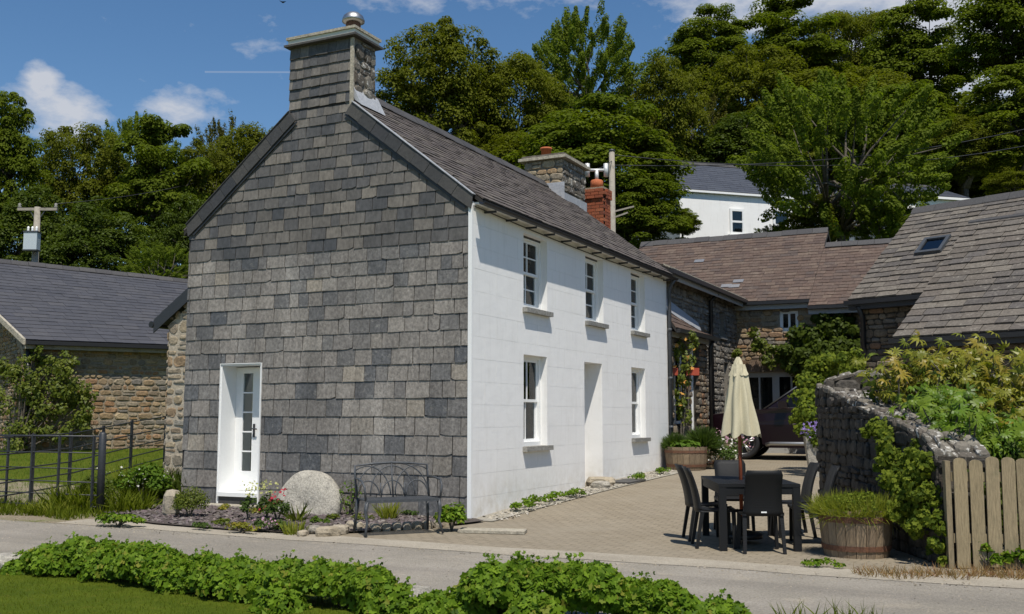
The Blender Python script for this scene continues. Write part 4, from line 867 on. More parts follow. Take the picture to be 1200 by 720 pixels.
MB().tube([rb3(.25, 0, PZ - .15), rb3(.25, .2, PZ - .4), rb3(.25, .2, .5)], .06, 8).build('downpipe', 'black_plastic', barnr, True)
MB().tube([rb3(5.1, -1.3, 2.9), rb3(5.1, -1.3, 2.2)], .09, 8).build('hopper_pipe', 'stone_coping', barnr)
# skylight
def rp(a, u_, d_=0):
    n_ = np.array([*(-bv * PT), 1.0]); n_ /= np.linalg.norm(n_); q = rb3(a, u_, PZ + u_ * PT); return q + n_ * d_
sk = MB(); s0, s1, t0_, t1_ = .98, 1.62, 1.42, 2.0
for (a0, a1, c0, c1) in ((s0, s1, t0_, t0_ + .07), (s0, s1, t1_ - .07, t1_), (s0, s0 + .08, t0_ + .07, t1_ - .07), (s1 - .08, s1, t0_ + .07, t1_ - .07)):
    sk.prism([rp(a0, c0, -.02), rp(a1, c0, -.02), rp(a1, c1, -.02), rp(a0, c1, -.02)], rp(0, 0, .14) - rp(0, 0, 0))
sk = sk.build('skylight', 'grey_iron', rr); MB().prism([rp(s0 + .07, t0_ + .06, .07), rp(s1 - .07, t0_ + .06, .07), rp(s1 - .07, t1_ - .06, .07), rp(s0 + .07, t1_ - .06, .07)], rp(0, 0, .01) - rp(0, 0, 0)).build('pane', 'glass_roof', sk)
MB().prism([rp(s0 + .07, t0_ + .06, .03), rp(s1 - .07, t0_ + .06, .03), rp(s1 - .07, t1_ - .06, .03), rp(s0 + .07, t1_ - .06, .03)], rp(0, 0, .01) - rp(0, 0, 0)).build('blind', 'lead', sk)

# ---------------------------------------------------------------- white house up on the hill, and its neighbour
def hillhouse(P, ang, L, Dp, h, pitch, ztop, name, label, wins):
    t = thing(name, label, 'house', (P[0], P[1], ztop - h)); ca, sa = math.cos(ang), math.sin(ang); a_ = np.array([ca, sa, 0]); b_ = np.array([-sa, ca, 0]); o_ = np.array([P[0], P[1], ztop - h])
    b = MB(); b.prism([o_ - [0, 0, 3], o_ + a_ * L - [0, 0, 3], o_ + a_ * L + b_ * Dp - [0, 0, 3], o_ + b_ * Dp - [0, 0, 3]], (0, 0, h + 3))
    for s in (0, L - .3): b.prism([o_ + a_ * s + [0, 0, h], o_ + a_ * s + b_ * Dp + [0, 0, h], o_ + a_ * s + b_ * Dp / 2 + [0, 0, h + Dp / 2 * pitch]], a_ * .3)
    b.build('wall', 'render_white', t)
    e = .1; z1 = h - e * pitch + .1; rz = h + Dp / 2 * pitch + .1
    P4 = [o_ - a_ * e - b_ * e + [0, 0, z1], o_ + a_ * (L + e) - b_ * e + [0, 0, z1], o_ + a_ * (L + e) + b_ * Dp / 2 + [0, 0, rz], o_ - a_ * e + b_ * Dp / 2 + [0, 0, rz]]
    P5 = [o_ + a_ * (L + e) + b_ * (Dp + e) + [0, 0, z1], o_ - a_ * e + b_ * (Dp + e) + [0, 0, z1], P4[3], P4[2]]
    b = MB(); [b.prism([p_ - [0, 0, .12] for p_ in q], (0, 0, .11)) for q in (P4, P5)]; r_ = b.build('roof', 'slate_blue', t)
    emit(slate_field(*P4, .25, .4, .01), 'slate', 'slate_blue', r_, 0, 'roof_slates')
    ridge_tiles(P4[3] + [0, 0, .05], P4[2] + [0, 0, .05], 'ridge_tile', 'ridge_dark', r_, .16, .1, .6, pitch)
    MB().bar(P4[0] + [0, 0, -.08] - b_ * .03, P4[1] + [0, 0, -.08] - b_ * .03, .08, .1).build('gutter', 'white_paint', t)
    for s0, s1, z0, z1 in wins:
        w = MB(); y0 = -.05
        def q(s, z, d): return o_ + a_ * s + b_ * d + [0, 0, z]
        for (u0, u1, v0, v1) in ((s0, s0 + .12, z0, z1), (s1 - .12, s1, z0, z1), (s0 + .12, s1 - .12, z0, z0 + .12), (s0 + .12, s1 - .12, z1 - .12, z1), (s0 + .12, s1 - .12, (z0 + z1) / 2 - .05, (z0 + z1) / 2 + .05)):
            w.obox(q(u0, v0, -.08), a_ * (u1 - u0), b_ * .07, (0, 0, v1 - v0))
        w = w.build('window', 'white_paint', t); MB().obox(q(s0 + .1, z0 + .1, -.03), a_ * (s1 - s0 - .2), b_ * .01, (0, 0, z1 - z0 - .2)).build('pane', 'glass', w)
        MB().obox(q(s0 + .1, z0 + .1, -.018), a_ * (s1 - s0 - .2), b_ * .01, (0, 0, z1 - z0 - .2)).build('room', 'room', w)
        MB().obox(q(s0 - .1, z0 - .1, -.16), a_ * (s1 - s0 + .2), b_ * .15, (0, 0, .1)).build('sill', 'white_paint', w)
    return t
pA = at(796, 228, 50); pB = at(1000, 183, 53)
hillhouse(pA[:2], math.atan2(*(pB - pA)[1::-1]), 9.5, 5.2, 5.0, .75, pA[2] + .25, 'hill_house', 'white hillside house with blue-grey slate roof half hidden behind the feathery tree',
          [(2.75, 3.55, 2.9, 4.2), (5.2, 6.2, 2.7, 4.3), (6.9, 7.9, 2.6, 4.3)])
pA = at(1060, 243, 44); pB = at(1147, 229, 45)
hillhouse(pA[:2], math.atan2(*(pB - pA)[1::-1]), 3.2, 4.2, 3, .42, pA[2] + .5, 'hill_outbuilding', 'small white hillside outbuilding with low slate roof above the lichened barn roof', [])

# ---------------------------------------------------------------- chimneys behind the cottage ridge
sc = thing('stone_chimney', 'squat rubble-stone chimney stack with orange pot behind the cottage ridge', 'chimney', (-3.2, 9.7, 6))
sx0, sx1, sy0, sy1, sz0, sz1 = -3.3, -2.3, 8.75, 10.1, 5.0, 7.56
MB().box(sx0, sx1, sy0, sy1, sz0, sz1).build('stack', 'mortar_grey', sc)
for sz, mb in stones((sx0, sy0, sz0 + 1), (1, 0, 0), (0, 0, 1), sx1 - sx0, sz1 - sz0 - 1.02, (.13, .24), (.2, .5), (.02, .05)): mb.build('stone', 'stone_pale', sc)
for sz, mb in stones((sx1, sy0, sz0 + 1), (0, 1, 0), (0, 0, 1), sy1 - sy0, sz1 - sz0 - 1.02, (.13, .24), (.2, .5), (.02, .05)): mb.build('stone', 'stone_lichen', sc)
MB().box(sx0 - .12, sx1 + .12, sy0 - .12, sy1 + .12, sz1, sz1 + .07).build('drip_course', 'stone_coping', sc); MB().box(sx0 - .05, sx1 + .05, sy0 - .05, sy1 + .05, sz1 + .071, sz1 + .13).build('cap', 'slate_lichen', sc)
MB().lathe([(.13, .13), (.12, .4), (.145, .4), (.145, .45), (.11, .45)], (sx0 + .32, sy0 + .55, sz1), 16).build('chimney_pot', 'terracotta', sc, True)
MB().box(sx0 + .5, sx1 + .06, sy0 - .06, sy0 - .052, 6.5, 6.98).build('lead_apron', 'lead', sc); MB().box(sx1 + .052, sx1 + .06, sy0 - .05, sy1, 6.3, 6.72).build('side_flashing', 'lead', sc)
bc = thing('brick_chimney', 'red brick chimney stack with steel H-shaped cowl beyond the stone stack', 'chimney', (-2.4, 11.2, 6))
bx0, bx1, by0, by1 = -2.66, -2.1, 10.9, 11.34
MB().box(bx0 + .01, bx1 - .01, by0 + .01, by1 - .01, 5.0, 7.3).build('core', 'mortar_tan', bc)
z = 5.9
ri = 0
while z < 7.25:
    g_ = .045 if z > 6.98 and z < 7.2 else 0.0; hh = .085
    for (fx, ln) in (('y', bx1 - bx0), ('x', by1 - by0)):
        s = -.11 * (ri % 2)
        while s < ln:
            s0_, s1_ = max(s, 0), min(s + .21, ln); s += .225
            if s1_ - s0_ < .03: continue
            if fx == 'y': MB().box(bx0 + s0_ - (g_ if s0_ == 0 else 0), bx0 + s1_ + (g_ if s1_ == ln else 0), by0 - .012 - g_ - random.uniform(0, .004), by0 + .1, z, z + hh - .012, random.random()).build('brick', 'brick_red', bc)
            else: MB().box(bx1 - .1, bx1 + .012 + g_ + random.uniform(0, .004), by0 + .101 + s0_ * .795, by0 + .101 + s1_ * .795, z, z + hh - .012, random.random()).build('brick', 'brick_red', bc)
    z += hh; ri += 1
MB().lathe([(.17, 0), (.16, .2), (.14, .22)], (-2.37, 11.12, 7.3), 16).build('chimney_pot', 'terracotta', bc, True)
hc = MB(); c0 = np.array([-2.37, 11.12, 7.5]); hc.tube([c0, c0 + [0, 0, .3]], .05, 10); hc.tube([c0 + RT * -.22 + [0, 0, .29], c0 + RT * .22 + [0, 0, .29]], .04, 10)
for s in (-.24, .24): hc.tube([c0 + RT * s + [0, 0, .12], c0 + RT * s + [0, 0, .46]], .062, 12)
hc.build('h_cowl', 'galvanised', bc, True)
# ---------------------------------------------------------------- garden wall on the right
P_near, P_far = LD(4.30, 10.55), LD(4.46, 15.2)
gw = thing('garden_wall', 'old rubble garden wall with lichened sloping top beside the barrel planter', 'wall', (*((P_near + P_far) / 2), 0.05))
gd = P_far - P_near; GL = np.linalg.norm(gd); gd /= GL; gn = np.array([-gd[1], gd[0]])       # gn points left (towards the courtyard)
def gtop(s):                                                                              # s metres from the near end
    return np.interp(s, [0, .35, .9, 1.8, 3.0, 4.7], [1.12, 1.3, 1.42, 1.55, 1.74, 1.98])
def gpos(s, off):                                                                         # off metres to the right of the left face
    bow = .10 * math.sin(math.pi * min(max(s / GL, 0), 1)); q = P_near + gd * s - gn * (off - bow * .6); return q
TH = .55
b = MB(); n = 14
for i in range(n):
    s0, s1 = GL * i / n, GL * (i + 1) / n
    pts = []
    for s in (s0, s1):
        for off in (.02, TH - .02):
            q = gpos(s, off); pts += [(q[0], q[1], -.1), (q[0], q[1], gtop(s) - .03 - .04 * off)]
    a0, a1, c0, c1, d0, d1, e0_, e1_ = pts
    b.poly([a0, c0, e0_, d0, a1, c1, e1_, d1], [(0, 1, 2, 3), (4, 7, 6, 5), (0, 4, 5, 1), (1, 5, 6, 2), (2, 6, 7, 3), (3, 7, 4, 0)])
b.build('core', 'mortar_dark', gw)
def warpL(a, z, d): q = gpos(GL - a, .02 - d); return np.array([q[0], q[1], z])
pcs = stones((0, 0, 0), (1, 0, 0), (0, 0, 1), GL, 2.0, (.07, .2), (.1, .36), (.01, .05), .008, keep=lambda a, c: c < gtop(GL - a) - .06, warp=warpL); emit(pcs, 'stone', 'stone_dark', gw, 240, 'rubble')
def warpT(a, z, d): q = gpos(a, z); return np.array([q[0], q[1], gtop(a) - .04 - .04 * z + d])
pcs = stones((0, 0, 0), (1, 0, 0), (0, 0, 1), GL, TH, (.07, .17), (.09, .28), (.01, .07), .01, warp=lambda a, z, d: warpT(a, TH - z, d)); emit(pcs, 'cap_stone', 'stone_lichen', gw, 100, 'cap_rubble')
def warpE(a, z, d): q = gpos(0, a) - gd * d; return np.array([q[0], q[1], z])
pcs = stones((0, 0, 0), (1, 0, 0), (0, 0, 1), TH, 1.1, (.1, .24), (.14, .36), (.015, .05), .02, warp=warpE); emit(pcs, 'stone', 'stone_dark', gw, 60, 'end_rubble')
# the return at the far end, running right
Q0 = LD(4.46, 14.75); Q1 = LD(9.5, 13.4); rd = (Q1 - Q0); RL = np.linalg.norm(rd); rd /= RL; rn = np.array([rd[1], -rd[0]])
rw = thing('return_wall', 'rough stone wall running right behind the glossy-leaved shrubs', 'wall', (*((Q0 + Q1) / 2), .05))
def rtop(s): return 2.0 + .12 * math.sin(s * 1.3) + .06 * math.sin(s * 4.1)
b = MB()
for i in range(10):
    s0, s1 = RL * i / 10, RL * (i + 1) / 10; pts = []
    for s in (s0, s1):
        for off in (.02, .5): q = Q0 + rd * s - rn * off; pts += [(q[0], q[1], -.1), (q[0], q[1], rtop(s) - .04)]
    a0, a1, c0, c1, d0, d1, e0_, e1_ = pts
    b.poly([a0, c0, e0_, d0, a1, c1, e1_, d1], [(0, 1, 2, 3), (4, 7, 6, 5), (0, 4, 5, 1), (1, 5, 6, 2), (2, 6, 7, 3), (3, 7, 4, 0)])
b.build('core', 'mortar_dark', rw)
pcs = stones((*Q0, .8), (*rd, 0), (0, 0, 1), RL, 1.35, (.1, .22), (.14, .42), (.015, .06), .02, keep=lambda a, c: c + .8 < rtop(a) - .05); emit(pcs, 'stone', 'stone_dark', rw, 60, 'rubble')
def warpR(a, z, d): q = Q0 + rd * a - rn * (.5 - z); return np.array([q[0], q[1], rtop(a) - .05 + d])
pcs = stones((0, 0, 0), (1, 0, 0), (0, 0, 1), RL, .5, (.12, .24), (.14, .42), (.02, .07), .015, warp=lambda a, z, d: warpR(a, .5 - z, d)); emit(pcs, 'cap_stone', 'stone_lichen', rw, 60, 'cap_rubble')

# ---------------------------------------------------------------- picket fence
F0 = LD(4.33, 10.35); F1 = LD(7.2, 10.0); fd = (F1 - F0); fd /= np.linalg.norm(fd); fnn = np.array([fd[1], -fd[0]])
fence = thing('picket_fence', 'weathered grey round-topped picket fence at the end of the garden wall', 'fence', (*F0, 0))
def fp(s, d, z): q = F0 + fd * s + fnn * d; return np.array([q[0], q[1], z])
MB().obox(fp(-.03, -.09, -.05), np.array([*fd, 0]) * .05, np.array([*fnn, 0]) * .1, (0, 0, 1.1)).build('post', 'wood_grey', fence)
for z in (.25, .85): MB().obox(fp(.03, -.045, z), np.array([*fd, 0]) * 2.9, np.array([*fnn, 0]) * .04, (0, 0, .09)).build('rail', 'wood_grey', fence)
for k in range(18):
    s = .045 + k * .15; w = .126; h = 1.08 + random.uniform(-.02, .02) ; zb = .0 + random.uniform(-.01, .03); tl = random.uniform(-.008, .008)
    out = [(0, zb), (w, zb)] + [(w / 2 + w / 2 * math.cos(a) + tl, h - w * .32 + w * .34 * math.sin(a)) for a in np.linspace(0, math.pi, 7)]
    MB().prism([fp(s + x_, .0, z_) for x_, z_ in out], np.array([*fnn, 0]) * .022, random.random()).build('picket', 'wood_grey', fence)

# ---------------------------------------------------------------- half barrel planters
def barrel(loc, r_, h, label, grp='half barrel planters'):
    t = thing('barrel_planter', label, 'planter', loc, 0, grp); ns = 22
    def rad(z): return r_ * (.80 + .2 * math.sin(min(1, z / h * .75 + .25) * math.pi / 2))
    for k in range(ns):
        a0, a1 = 2 * math.pi * (k + .03) / ns, 2 * math.pi * (k + .97) / ns; v = []; zs = [0, h * .33, h * .66, h + random.uniform(-.008, .008)]
        for z in zs:
            for rr_ in (rad(z), rad(z) - .03):
                for a in (a0, a1): v.append((rr_ * math.cos(a), rr_ * math.sin(a), z))
        F = []
        for i in range(3):
            o_ = i * 4; F += [(o_, o_ + 1, o_ + 5, o_ + 4), (o_ + 3, o_ + 2, o_ + 6, o_ + 7), (o_ + 1, o_ + 3, o_ + 7, o_ + 5), (o_ + 2, o_, o_ + 4, o_ + 6)]
        F.append((12, 13, 15, 14)); mb = MB(); mb.poly(v, F, random.random()); mb.build('stave', 'wood_barrel', t, world=False)
    for z in (h * .2, h * .8):
        mb = MB(); hh = .028; mb.lathe([(rad(z - hh) + .002, z - hh), (rad(z - hh) + .008, z - hh), (rad(z + hh) + .008, z + hh), (rad(z + hh) + .002, z + hh)], n=44, caps=False); mb.build('hoop', 'rust_iron', t, world=False)
    MB().lathe([(0.01, h - .05), (rad(h) - .028, h - .05)], n=24, caps=False).build('soil', 'soil', t, world=False)
    return t
bl = LD(3.72, 11.35); barrel((*bl, hz(*bl)), .385, .5, 'large half-barrel planter of pale grassy plants beside the garden wall')
BL2 = np.array([.52, 8.95]); barrel((*BL2, hz(*BL2)), .47, .5, 'half-barrel planter of green bushes at the far corner of the white wall')
BL3 = np.array([.75, 10.3]); barrel((*BL3, hz(*BL3)), .42, .5, 'half-barrel planter half hidden behind the one at the white wall corner')

# ---------------------------------------------------------------- garden table, chairs, parasol
TH_ = R(23); Tc = np.array([4.195, -.88]); tu = np.array([math.cos(TH_), math.sin(TH_)]); tv = np.array([-tu[1], tu[0]])
# woven plastic
m, nt, p, o = newmat('rattan')
g = _n(nt, 'ShaderNodeTexCoord'); mpn = _n(nt, 'ShaderNodeMapping'); mpn.inputs['Rotation'].default_value = (R(45), R(45), R(20)); nt.links.new(g.outputs['Object'], mpn.inputs[0])
ck = _n(nt, 'ShaderNodeTexWave'); ck.inputs['Scale'].default_value = 75; nt.links.new(g.outputs['Object'], ck.inputs[0])
ck2 = _n(nt, 'ShaderNodeTexWave', bands_direction='Z'); ck2.inputs['Scale'].default_value = 75; nt.links.new(g.outputs['Object'], ck2.inputs[0])
ck3 = _n(nt, 'ShaderNodeTexWave', bands_direction='Y'); ck3.inputs['Scale'].default_value = 75; nt.links.new(g.outputs['Object'], ck3.inputs[0])
ad = _n(nt, 'ShaderNodeMath', operation='MULTIPLY'); nt.links.new(ck.outputs['Fac'], ad.inputs[0]); nt.links.new(ck2.outputs['Fac'], ad.inputs[1])
ad2 = _n(nt, 'ShaderNodeMath', operation='ADD'); nt.links.new(ad.outputs[0], ad2.inputs[0]); nt.links.new(ck3.outputs['Fac'], ad2.inputs[1])
p.inputs['Base Color'].default_value = (.012, .0125, .0135, 1); p.inputs['Roughness'].default_value = .5; p.inputs['Specular IOR Level'].default_value = .22
bump(nt, p, ad2.outputs[0], .25, .003); MATS['rattan'] = m
def make_chair(label, u_, v_, face):
    q = Tc + tu * u_ + tv * v_; t = thing('garden_chair', label, 'chair', (*q, hz(*q) + .004), TH_ + face, 'dark woven plastic garden chairs')
    # local: sits facing +y, back at -y
    for sx in (-1, 1):
        for (y0, y1, zt) in ((.19, .2, .41), (-.16, -.23, .41)):
            mb = MB(); a = .022; x0, x1 = sx * .2, sx * .215
            top = [(x0 - a, y0 - a, zt), (x0 + a, y0 - a, zt), (x0 + a, y0 + a, zt), (x0 - a, y0 + a, zt)]; bo = [(x1 - a * .8, y1 - a * .8, 0), (x1 + a * .8, y1 - a * .8, 0), (x1 + a * .8, y1 + a * .8, 0), (x1 - a * .8, y1 + a * .8, 0)]
            mb.poly(bo + top, [(0, 3, 2, 1), (4, 5, 6, 7), (0, 1, 5, 4), (1, 2, 6, 5), (2, 3, 7, 6), (3, 0, 4, 7)]); mb.build('leg', 'rattan', t, world=False)
    mb = MB(); n = 8; V = []; F = []
    for i in range(n + 1):
        y = -.2 + .43 * i / n; zc = .44 - .018 * math.sin(math.pi * i / n)
        for x_, dz in ((-.225, 0), (-.12, -.008), (.12, -.008), (.225, 0)): V.append((x_, y, zc + dz))
    m_ = len(V); V += [(x_, y, .405) for x_, y, z in V]
    for i in range(n):
        for j in range(3): a = i * 4 + j; F.append((a, a + 1, a + 5, a + 4)); F.append((a + m_ + 4, a + m_ + 5, a + m_ + 1, a + m_))
        F.append((i * 4 + 4, i * 4, i * 4 + m_, i * 4 + 4 + m_)); F.append((i * 4 + 3, i * 4 + 7, i * 4 + 7 + m_, i * 4 + 3 + m_))
    F += [(j, j + m_, j + 1 + m_, j + 1)[::-1] for j in range(3)] + [(n * 4 + j, n * 4 + j + 1, n * 4 + j + 1 + m_, n * 4 + j + m_)[::-1] for j in range(3)]
    mb.poly(V, F); mb.build('seat', 'rattan', t, True, world=False)
    mb = MB(); V = []; F = []; n = 10; hs = [.40 + .5 * i / n for i in range(n + 1)]
    def yc(z): s = (z - .40) / .5; return -.2 - .03 * s - .10 * s * s
    for z in hs:
        s = (z - .4) / .5; hw = .225 - .015 * math.sin(math.pi * s) - .015 * s; cor = max(0, (s - .9)) * .25
        for x_, bow in ((-1, .035), (-.5, .008), (.5, .008), (1, .035)): V.append((x_ * (hw - cor), yc(z) + bow, z))
    m_ = len(V); V += [(x_ * .98, y - .026, z) for x_, y, z in V]
    for i in range(n):
        for j in range(3): a = i * 4 + j; F.append((a + 4, a + 5, a + 1, a)); F.append((a + m_, a + m_ + 1, a + m_ + 5, a + m_ + 4))
        F.append((i * 4, i * 4 + m_, i * 4 + 4 + m_, i * 4 + 4)); F.append((i * 4 + 3, i * 4 + 7, i * 4 + 7 + m_, i * 4 + 3 + m_))
    F += [(n * 4 + j, n * 4 + j + m_, n * 4 + j + 1 + m_, n * 4 + j + 1) for j in range(3)] + [(j, j + 1, j + 1 + m_, j + m_) for j in range(3)]
    mb.poly(V, F); mb.build('backrest', 'rattan', t, True, world=False)
    return t
tt_ = thing('garden_table', 'dark grey woven plastic table with the folded parasol through it', 'table', (*Tc, 0.004), TH_)
tw, tl = .45, .78
MB().box(-tw, tw, -tl, tl, .70, .735).build('tabletop', 'rattan', tt_, world=False)
ap = MB(); ap.box(-tw + .01, tw - .01, -tl + .01, -tl + .035, .62, .699); ap.box(-tw + .01, tw - .01, tl - .035, tl - .01, .62, .699); ap.box(-tw + .01, -tw + .035, -tl + .036, tl - .036, .62, .699); ap.box(tw - .035, tw - .01, -tl + .036, tl - .036, .62, .699); ap.build('apron', 'rattan', tt_, world=False)
for sx in (-1, 1):
    for sy in (-1, 1): x, y = sx * (tw - .042), sy * (tl - .042); MB().box(x - .04, x + .04, y - .04, y + .04, 0, .698).build('leg', 'rattan', tt_, world=False)
nc = make_chair('dark garden chair with its back to the lane at the near end of the table', 0, -.77, 0)
MB().box(-.03, .03, -.2335, -.231, .437, .452).build('maker_tag', 'white_paint', nc, world=False)
make_chair('dark garden chair on the left of the table, nearer the lane', -.45, -.36, -R(90))
make_chair('dark garden chair on the left of the table, nearer the white cottage', -.47, .32, -R(86))
make_chair('dark garden chair on the right of the table, close behind the barrel planter', .72, -.02, R(86))
make_chair('dark garden chair on the right of the table, farther from the barrel planter', .66, .72, R(92))
make_chair('dark garden chair pulled back at the far end of the table', .0, 1.08, R(180))
# parasol
pz = .06; pc_ = Tc - RT[:2] * .08; par = thing('parasol', 'closed cream canvas parasol standing through the garden table', 'parasol', (*pc_, pz))
MB().lathe([(.24, 0), (.24, .05), (.2, .07), (.05, .09), (.03, .25), (.026, .25)], n=28).build('base', 'black_plastic', par, True, world=False)
MB().tube([(0, 0, .08), (.0, 0, 2.1)], .022, 10).build('pole', 'wood_red', par, True, world=False)
mat('canvas', [(.5, .45, .31)], .9, grain=.08, gscale=60, bstr=.15)
nf = 16; N = 96
def can(z0, z1, r0, r1, zlip, ph, amp0, amp1, lean=0):
    V = []; F = []; M = 14
    for i in range(M + 1):
        s = i / M
        for j in range(N):
            a = 2 * math.pi * j / N; fold = math.cos(a * 8 + ph + .5 * math.sin(a * 2)) ; amp = amp0 + (amp1 - amp0) * s
            r_ = (r0 + (r1 - r0) * s ** .9) * (1 + amp * fold + .06 * math.sin(3 * a + 1 + ph)) + .008 * math.sin(9 * s + 5 * a)
            z = z0 + (z1 - z0) * s - (zlip * (.5 + .5 * fold * math.sin(a * 1.5 + 1)) * s ** 3)
            V.append((r_ * math.cos(a) + lean * s, r_ * math.sin(a), z))
    for i in range(M):
        for j in range(N): F.append((i * N + j, (i + 1) * N + j, (i + 1) * N + (j + 1) % N, i * N + (j + 1) % N))
    return np.array(V), np.array(F)
V, F = can(2.05, 1.24, .07, .2, .07, 0, .08, .22); finish('canopy', rawmesh('canopy', V, F), 'canvas', par, True)
V, F = can(2.14, 1.93, .012, .105, .03, 1, .02, .1); finish('canopy_cap', rawmesh('canopy_cap', V, F), 'canvas', par, True)

# ---------------------------------------------------------------- cast iron bench
bF = np.array([-.05, -2.32]); bd = np.array([.64, .77]); bfn = np.array([bd[1], -bd[0]]); bang = math.atan2(bd[1], bd[0])
bc_ = np.array([-.02, -1.93]); bench = thing('garden_bench', 'small ornate cast-iron bench with looped backrest in front of the slate gable', 'bench', (*bc_, hz(*bc_) + .012), bang)
bw = .49
sl_ = MB()
for k in range(9): y = -.2 + k * .048; sl_.box(-bw + .02, bw - .02, y, y + .03, .42, .437)
sl_.box(-bw, bw, -.225, -.205, .405, .44); sl_.box(-bw, bw, .225, .245, .405, .44); sl_.build('seat', 'grey_iron', bench, world=False)
def by_(z): return .225 + (z - .42) * .22
bk = MB(); r_ = .009
fr = [(-bw, by_(.43), .43), (-bw, by_(.86), .84), (-bw * .5, by_(.87), .865), (0, by_(.88), .875), (bw * .5, by_(.87), .865), (bw, by_(.86), .84), (bw, by_(.43), .43)]
bk.tube(fr, .016, 8)
for c in (-.33, 0, .33): 
    for R_ in (.15, .3):
        pts = []
        for a in np.linspace(0, math.pi, 16):
            x = c + R_ * math.cos(a); z = .46 + (R_ * 1.25) * math.sin(a)
            if abs(x) < bw - .005 and z < .86: pts.append((x, by_(z), z))
        if len(pts) > 2: bk.tube(pts, r_, 6)
for c in (-.49, .49):
    pts = [(c - math.copysign(.42, c) * (1 - math.cos(a)) * .9, by_(.46 + .4 * math.sin(a)), .46 + .4 * math.sin(a)) for a in np.linspace(0, 1.5, 12)]; bk.tube(pts, r_, 6)
for c in (-.16, 0, .16): bk.tube([(c, by_(.44), .44), (c, by_(.62), .62)], r_, 6)
bk.tube([(0, by_(.44), .44), (0, by_(.87), .87)], .011, 6)
bk.build('backrest', 'grey_iron', bench, True, world=False)
for sx in (-1, 1):
    MB().tube([(sx * bw, by_(.68), .68), (sx * (bw + .02), .1, .69), (sx * (bw + .03), -.12, .67), (sx * (bw + .02), -.21, .6), (sx * bw, -.2, .43)], .014, 8).build('armrest', 'grey_iron', bench, True, world=False)
    MB().tube([(sx * (bw - .02), -.2, .42), (sx * (bw + .0), -.2, .3), (sx * (bw - .02), -.21, .16), (sx * (bw + .02), -.26, .0)], [.028, .024, .017, .016], 8).build('leg', 'grey_iron', bench, True, world=False)
    MB().tube([(sx * (bw - .02), .23, .42), (sx * (bw - .01), .24, .25), (sx * (bw + .01), .29, .0)], [.028, .02, .016], 8).build('leg', 'grey_iron', bench, True, world=False)

# ---------------------------------------------------------------- millstone leaning on the gable
ms = MB(); n = 48; mr = .55; V = []; F = []
prof = [(0.005, 0.01), (mr * .9, 0), (mr, .05), (mr * 1.0, .14), (mr * .93, .19), (.09, .188), (.06, .172), (.005, .17)]
for k in range(len(prof)):
    for j in range(n):
        a = 2 * math.pi * j / n; wv = 1 + .018 * math.sin(3 * a + 1) + .012 * math.sin(7 * a); V.append((prof[k][0] * wv * math.cos(a), prof[k][0] * wv * math.sin(a), prof[k][1]))
for k in range(len(prof)):
    k2 = (k + 1) % len(prof)
    for j in range(n): F.append((k * n + j, k * n + (j + 1) % n, k2 * n + (j + 1) % n, k2 * n + j))
ms.poly(V, F); mo = ms.build('millstone', 'granite', None, True, world=False)
mo.location = (-2.46, -.5, .12); mo.rotation_euler = (R(74), 0, R(4)); tag(mo, 'big round pale granite millstone leaning against the slate gable', 'millstone')

# ---------------------------------------------------------------- field gate and estate railing
gate = thing('field_gate', 'black iron field gate on a stout post left of the cottage', 'gate', (-5.3, -1.9, .1))
gpz = hz(-5.3, -1.9)
MB().tube([(-5.3, -1.9, gpz - .1), (-5.3, -1.9, 1.22), (-5.3, -1.9, 1.25)], [.055, .055, .03], 14).build('post', 'black_iron', gate, True)
gz0 = gpz + .1
for z in (.0, .17, .36, .56, .8, 1.05): MB().tube([(-5.38, -1.9, gz0 + z), (-9.2, -2.05, gz0 + z)], .010 if z < 1.04 else .016, 6).build('rail', 'black_iron', gate, True)
for x in (-5.42, -6.15, -6.75, -7.3, -8.1, -9.15): MB().box(x - .015, x + .015, -1.96 - .01, -1.94, gz0 - .03, gz0 + 1.06).build('stile', 'black_iron', gate)
rail = thing('estate_railing', 'thin black estate railing running from the gate towards the stone lean-to', 'fence', (-8, 1, .2))
ra, rb_2 = at(0, 566, 15.2), at(196, 492, 23.5)
R0 = np.array([-8.6, -1.4]); R1 = np.array([-9.05, 4.6])
R0 = at(-20, 560, 15.6)[:2]; R1 = at(194, 540, 23.0)[:2]
def rpt(s, z): q = R0 * (1 - s) + R1 * s; return (q[0], q[1], hz(*q) + z)
for z in (.22, .42, .62, .86, 1.12): MB().tube([rpt(s, z) for s in np.linspace(0, 1, 6)], .013, 6).build('rail', 'black_iron', rail, True)
for s in (.03, .2, .38, .56, .74, .99): q = rpt(s, 0); MB().box(q[0] - .018, q[0] + .018, q[1] - .025, q[1] + .025, q[2] - .05, q[2] + 1.16).build('upright', 'black_iron', rail)

# ---------------------------------------------------------------- poles and wires
pb = at(40, 330, 37); tp = thing('transformer_pole', 'wooden power pole carrying a pale transformer box above the barn ridge', 'pole', (pb[0], pb[1], hz(pb[0], pb[1])))
zt = at(40, 243, 37)[2]; z0 = hz(pb[0], pb[1])
MB().tube([(pb[0], pb[1], z0 - .2), (pb[0], pb[1], zt)], [.15, .11], 10).build('pole', 'wood_pole', tp, True)
ca_ = np.array([pb[0], pb[1], zt - .08]); MB().bar(ca_ - RT * .72, ca_ + RT * .72, .1, .1).build('cross_arm', 'wood_pole', tp)
for s in (-1, 1): MB().bar(ca_ + RT * .3 * s, ca_ + np.array([0, 0, -.35]) + RT * .08 * s, .03, .03).build('brace', 'grey_iron', tp); MB().lathe([(.05, 0), (.07, .06), (.04, .1), (.06, .16), (.0, .2)], tuple(ca_ + RT * .66 * s + [0, 0, .04]), 10).build('insulator', 'sill_slate', tp, True)
